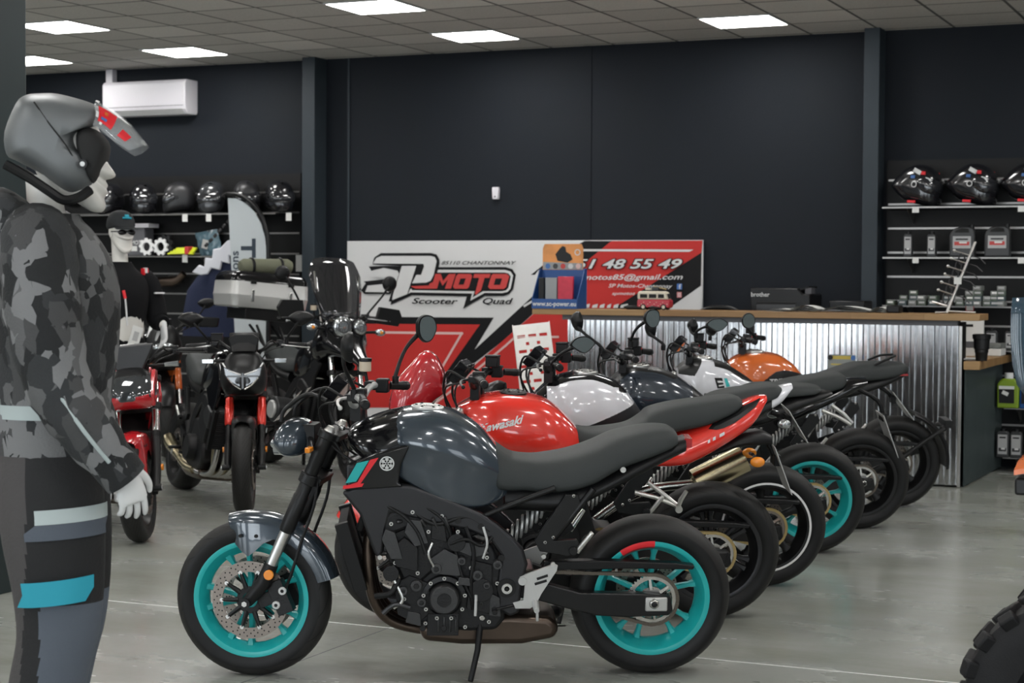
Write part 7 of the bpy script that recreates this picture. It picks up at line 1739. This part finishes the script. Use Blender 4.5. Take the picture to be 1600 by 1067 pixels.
# ---------------------------------------------------------------- quad bike entering at the lower right
(_l, _h, _n) = ((-0.599, 5.313, 0.0), -0.82, 0.0)
o = thing('quad_bike', 'quad bike with knobbly black tyre and orange mudguard at the right edge', 'quad bike', (_l[0], _l[1], 0), (0, 0, R(_h)))
RQ = .325
def knob_wheel(x, y):
    t = MB(); t.lathe([(.09, .06), (.145, .07), (.150, .085), (.14, .02), (.14, -.02), (.150, -.085), (.145, -.07), (.09, -.06)], 'satin_black', 'y', 32, closed=True); t.cyl((0, 0, 0), .07, .12, 'engine_grey', 'y', 20)
    for i in range(5): a = i*1.257; t.tube([(.05*math.cos(a), .04, .05*math.sin(a)), (.14*math.cos(a), .05, .14*math.sin(a))], .018, 'satin_black', 6)
    w = t.build('wheel', o); w.location = (x, y, RQ)
    t = MB(); half = [(.145, .085), (.16, .11), (.22, .125), (.27, .122), (.295, .105), (.305, .06), (.307, 0)]; t.lathe(half+[(a, -b) for a, b in half[-2::-1]], 'rubber', 'y', 48); ty = t.build('tyre', w)
    t = MB(); n = 20
    for i in range(n):
        for s in (1, -1):
            a = 2*math.pi*(i+(.5 if s > 0 else 0))/n; ro = Matrix.Rotation(a, 3, 'Y')
            t.box(ro @ Vector((.0, s*.045, .307)), (.052, .075, .036), 'rubber', ro @ r3('Z', s*18)); t.box(ro @ Vector((0, s*.112, .288)), (.05, .035, .055), 'rubber', ro @ r3('X', -s*38))
    t.build('tread_block', ty, bev=.006); ty['kind'] = 'thing'
for sx, sy in ((.0, .0), (.0, .78), (1.2, 0.0), (1.2, .78)): knob_wheel(sx, sy)
for sy in (.0, .78):
    t = MB(); rg = []
    for i in range(13):
        a = R(-19+95*i/12); rr2 = .50; k = (1 if sy == 0 else -1)
        rg.append([Vector((rr2*math.sin(a), sy+k*y_, .60+.42*math.cos(a)+q)) for y_, q in ((-.13, .0), (-.06, .02), (.04, .03), (.14, .02), (.20, .0), (.20, -.015), (.14, .005), (.04, .015), (-.06, .005), (-.13, -.015))])
    t.loft(rg, 'orange_paint'); t.build('mudguard', o, smooth=60)
t = MB(); t.box((.6, .39, .62), (1.5, .30, .26), 'orange_paint'); t.box((1.1, .39, .80), (.5, .34, .16), 'orange_paint'); t.build('bodywork', o, bev=.05, seg=3)
t = MB(); t.box((.45, .39, .84), (.75, .28, .12), 'seat'); t.build('seat', o, bev=.04, seg=3)
t = MB(); t.box((.6, .39, .40), (1.4, .34, .20), 'satin_black')
for sx in (.0, 1.2): t.tube([(sx, .02, RQ), (sx, .76, RQ)], .03, 'satin_black', 10)
t.build('chassis', o, bev=.02)
t = MB(); t.tube([(1.1, .75, 1.08), (1.15, .55, 1.10), (1.15, .23, 1.10), (1.1, .03, 1.08)], .014, 'satin_black', 10, smooth=4); t.tube([(1.15, .39, .80), (1.15, .39, 1.10)], .025, 'satin_black', 10); t.build('handlebar', o)

P6 = [[(-0.216, 0.13, 1.483), (-0.192, 0.144, 1.484), (-0.16, 0.17, 1.484), (-0.121, 0.214, 1.484), (-0.084, 0.271, 1.484), (-0.049, 0.342, 1.484)], [(-0.22, 0.126, 1.434), (-0.192, 0.142, 1.434), (-0.156, 0.17, 1.434), (-0.112, 0.216, 1.434), (-0.069, 0.276, 1.434), (-0.028, 0.349, 1.433)], [(-0.219, 0.124, 1.358), (-0.191, 0.139, 1.358), (-0.154, 0.167, 1.358), (-0.11, 0.214, 1.358), (-0.068, 0.274, 1.357), (-0.026, 0.347, 1.355)], [(-0.212, 0.124, 1.282), (-0.185, 0.139, 1.282), (-0.149, 0.166, 1.282), (-0.107, 0.213, 1.281), (-0.065, 0.272, 1.28), (-0.025, 0.344, 1.278)], [(-0.199, 0.128, 1.225), (-0.176, 0.141, 1.225), (-0.146, 0.166, 1.225), (-0.111, 0.208, 1.224), (-0.077, 0.264, 1.222), (-0.044, 0.333, 1.219)], [(-0.177, 0.136, 1.195), (-0.16, 0.147, 1.195), (-0.138, 0.168, 1.194), (-0.112, 0.206, 1.193), (-0.088, 0.258, 1.191), (-0.065, 0.322, 1.188)]]
t = MB(); t.add([p_ for r_ in P6 for p_ in r_], [(i*6+j, i*6+j+1, i*6+j+7, i*6+j+6) for i in range(5) for j in range(5)], 'blue_screen'); w_ = t.build('windscreen', o, smooth=70); w_.modifiers.new('thick', 'SOLIDIFY').thickness = .004
t = MB(); a_, b_ = Vector((-0.17, 0.207, 1.222)), Vector((1.1, .05, 1.06)); t.tube([a_, a_.lerp(b_, .4)+Vector((0, 0, -.05)), b_], .011, 'satin_black', 8, smooth=4); t.build('screen_stay', o)
c_ = Vector((-0.145, -0.057, 0.948)); t = MB(); t.box(c_+Vector((.06, .0, 0)), (.16, .10, .05), 'satin_black'); t.tube([c_+Vector((.1, 0, 0)), (.35, .25, .70)], .02, 'satin_black', 8); t.build('tail_bracket', o, bev=.015)
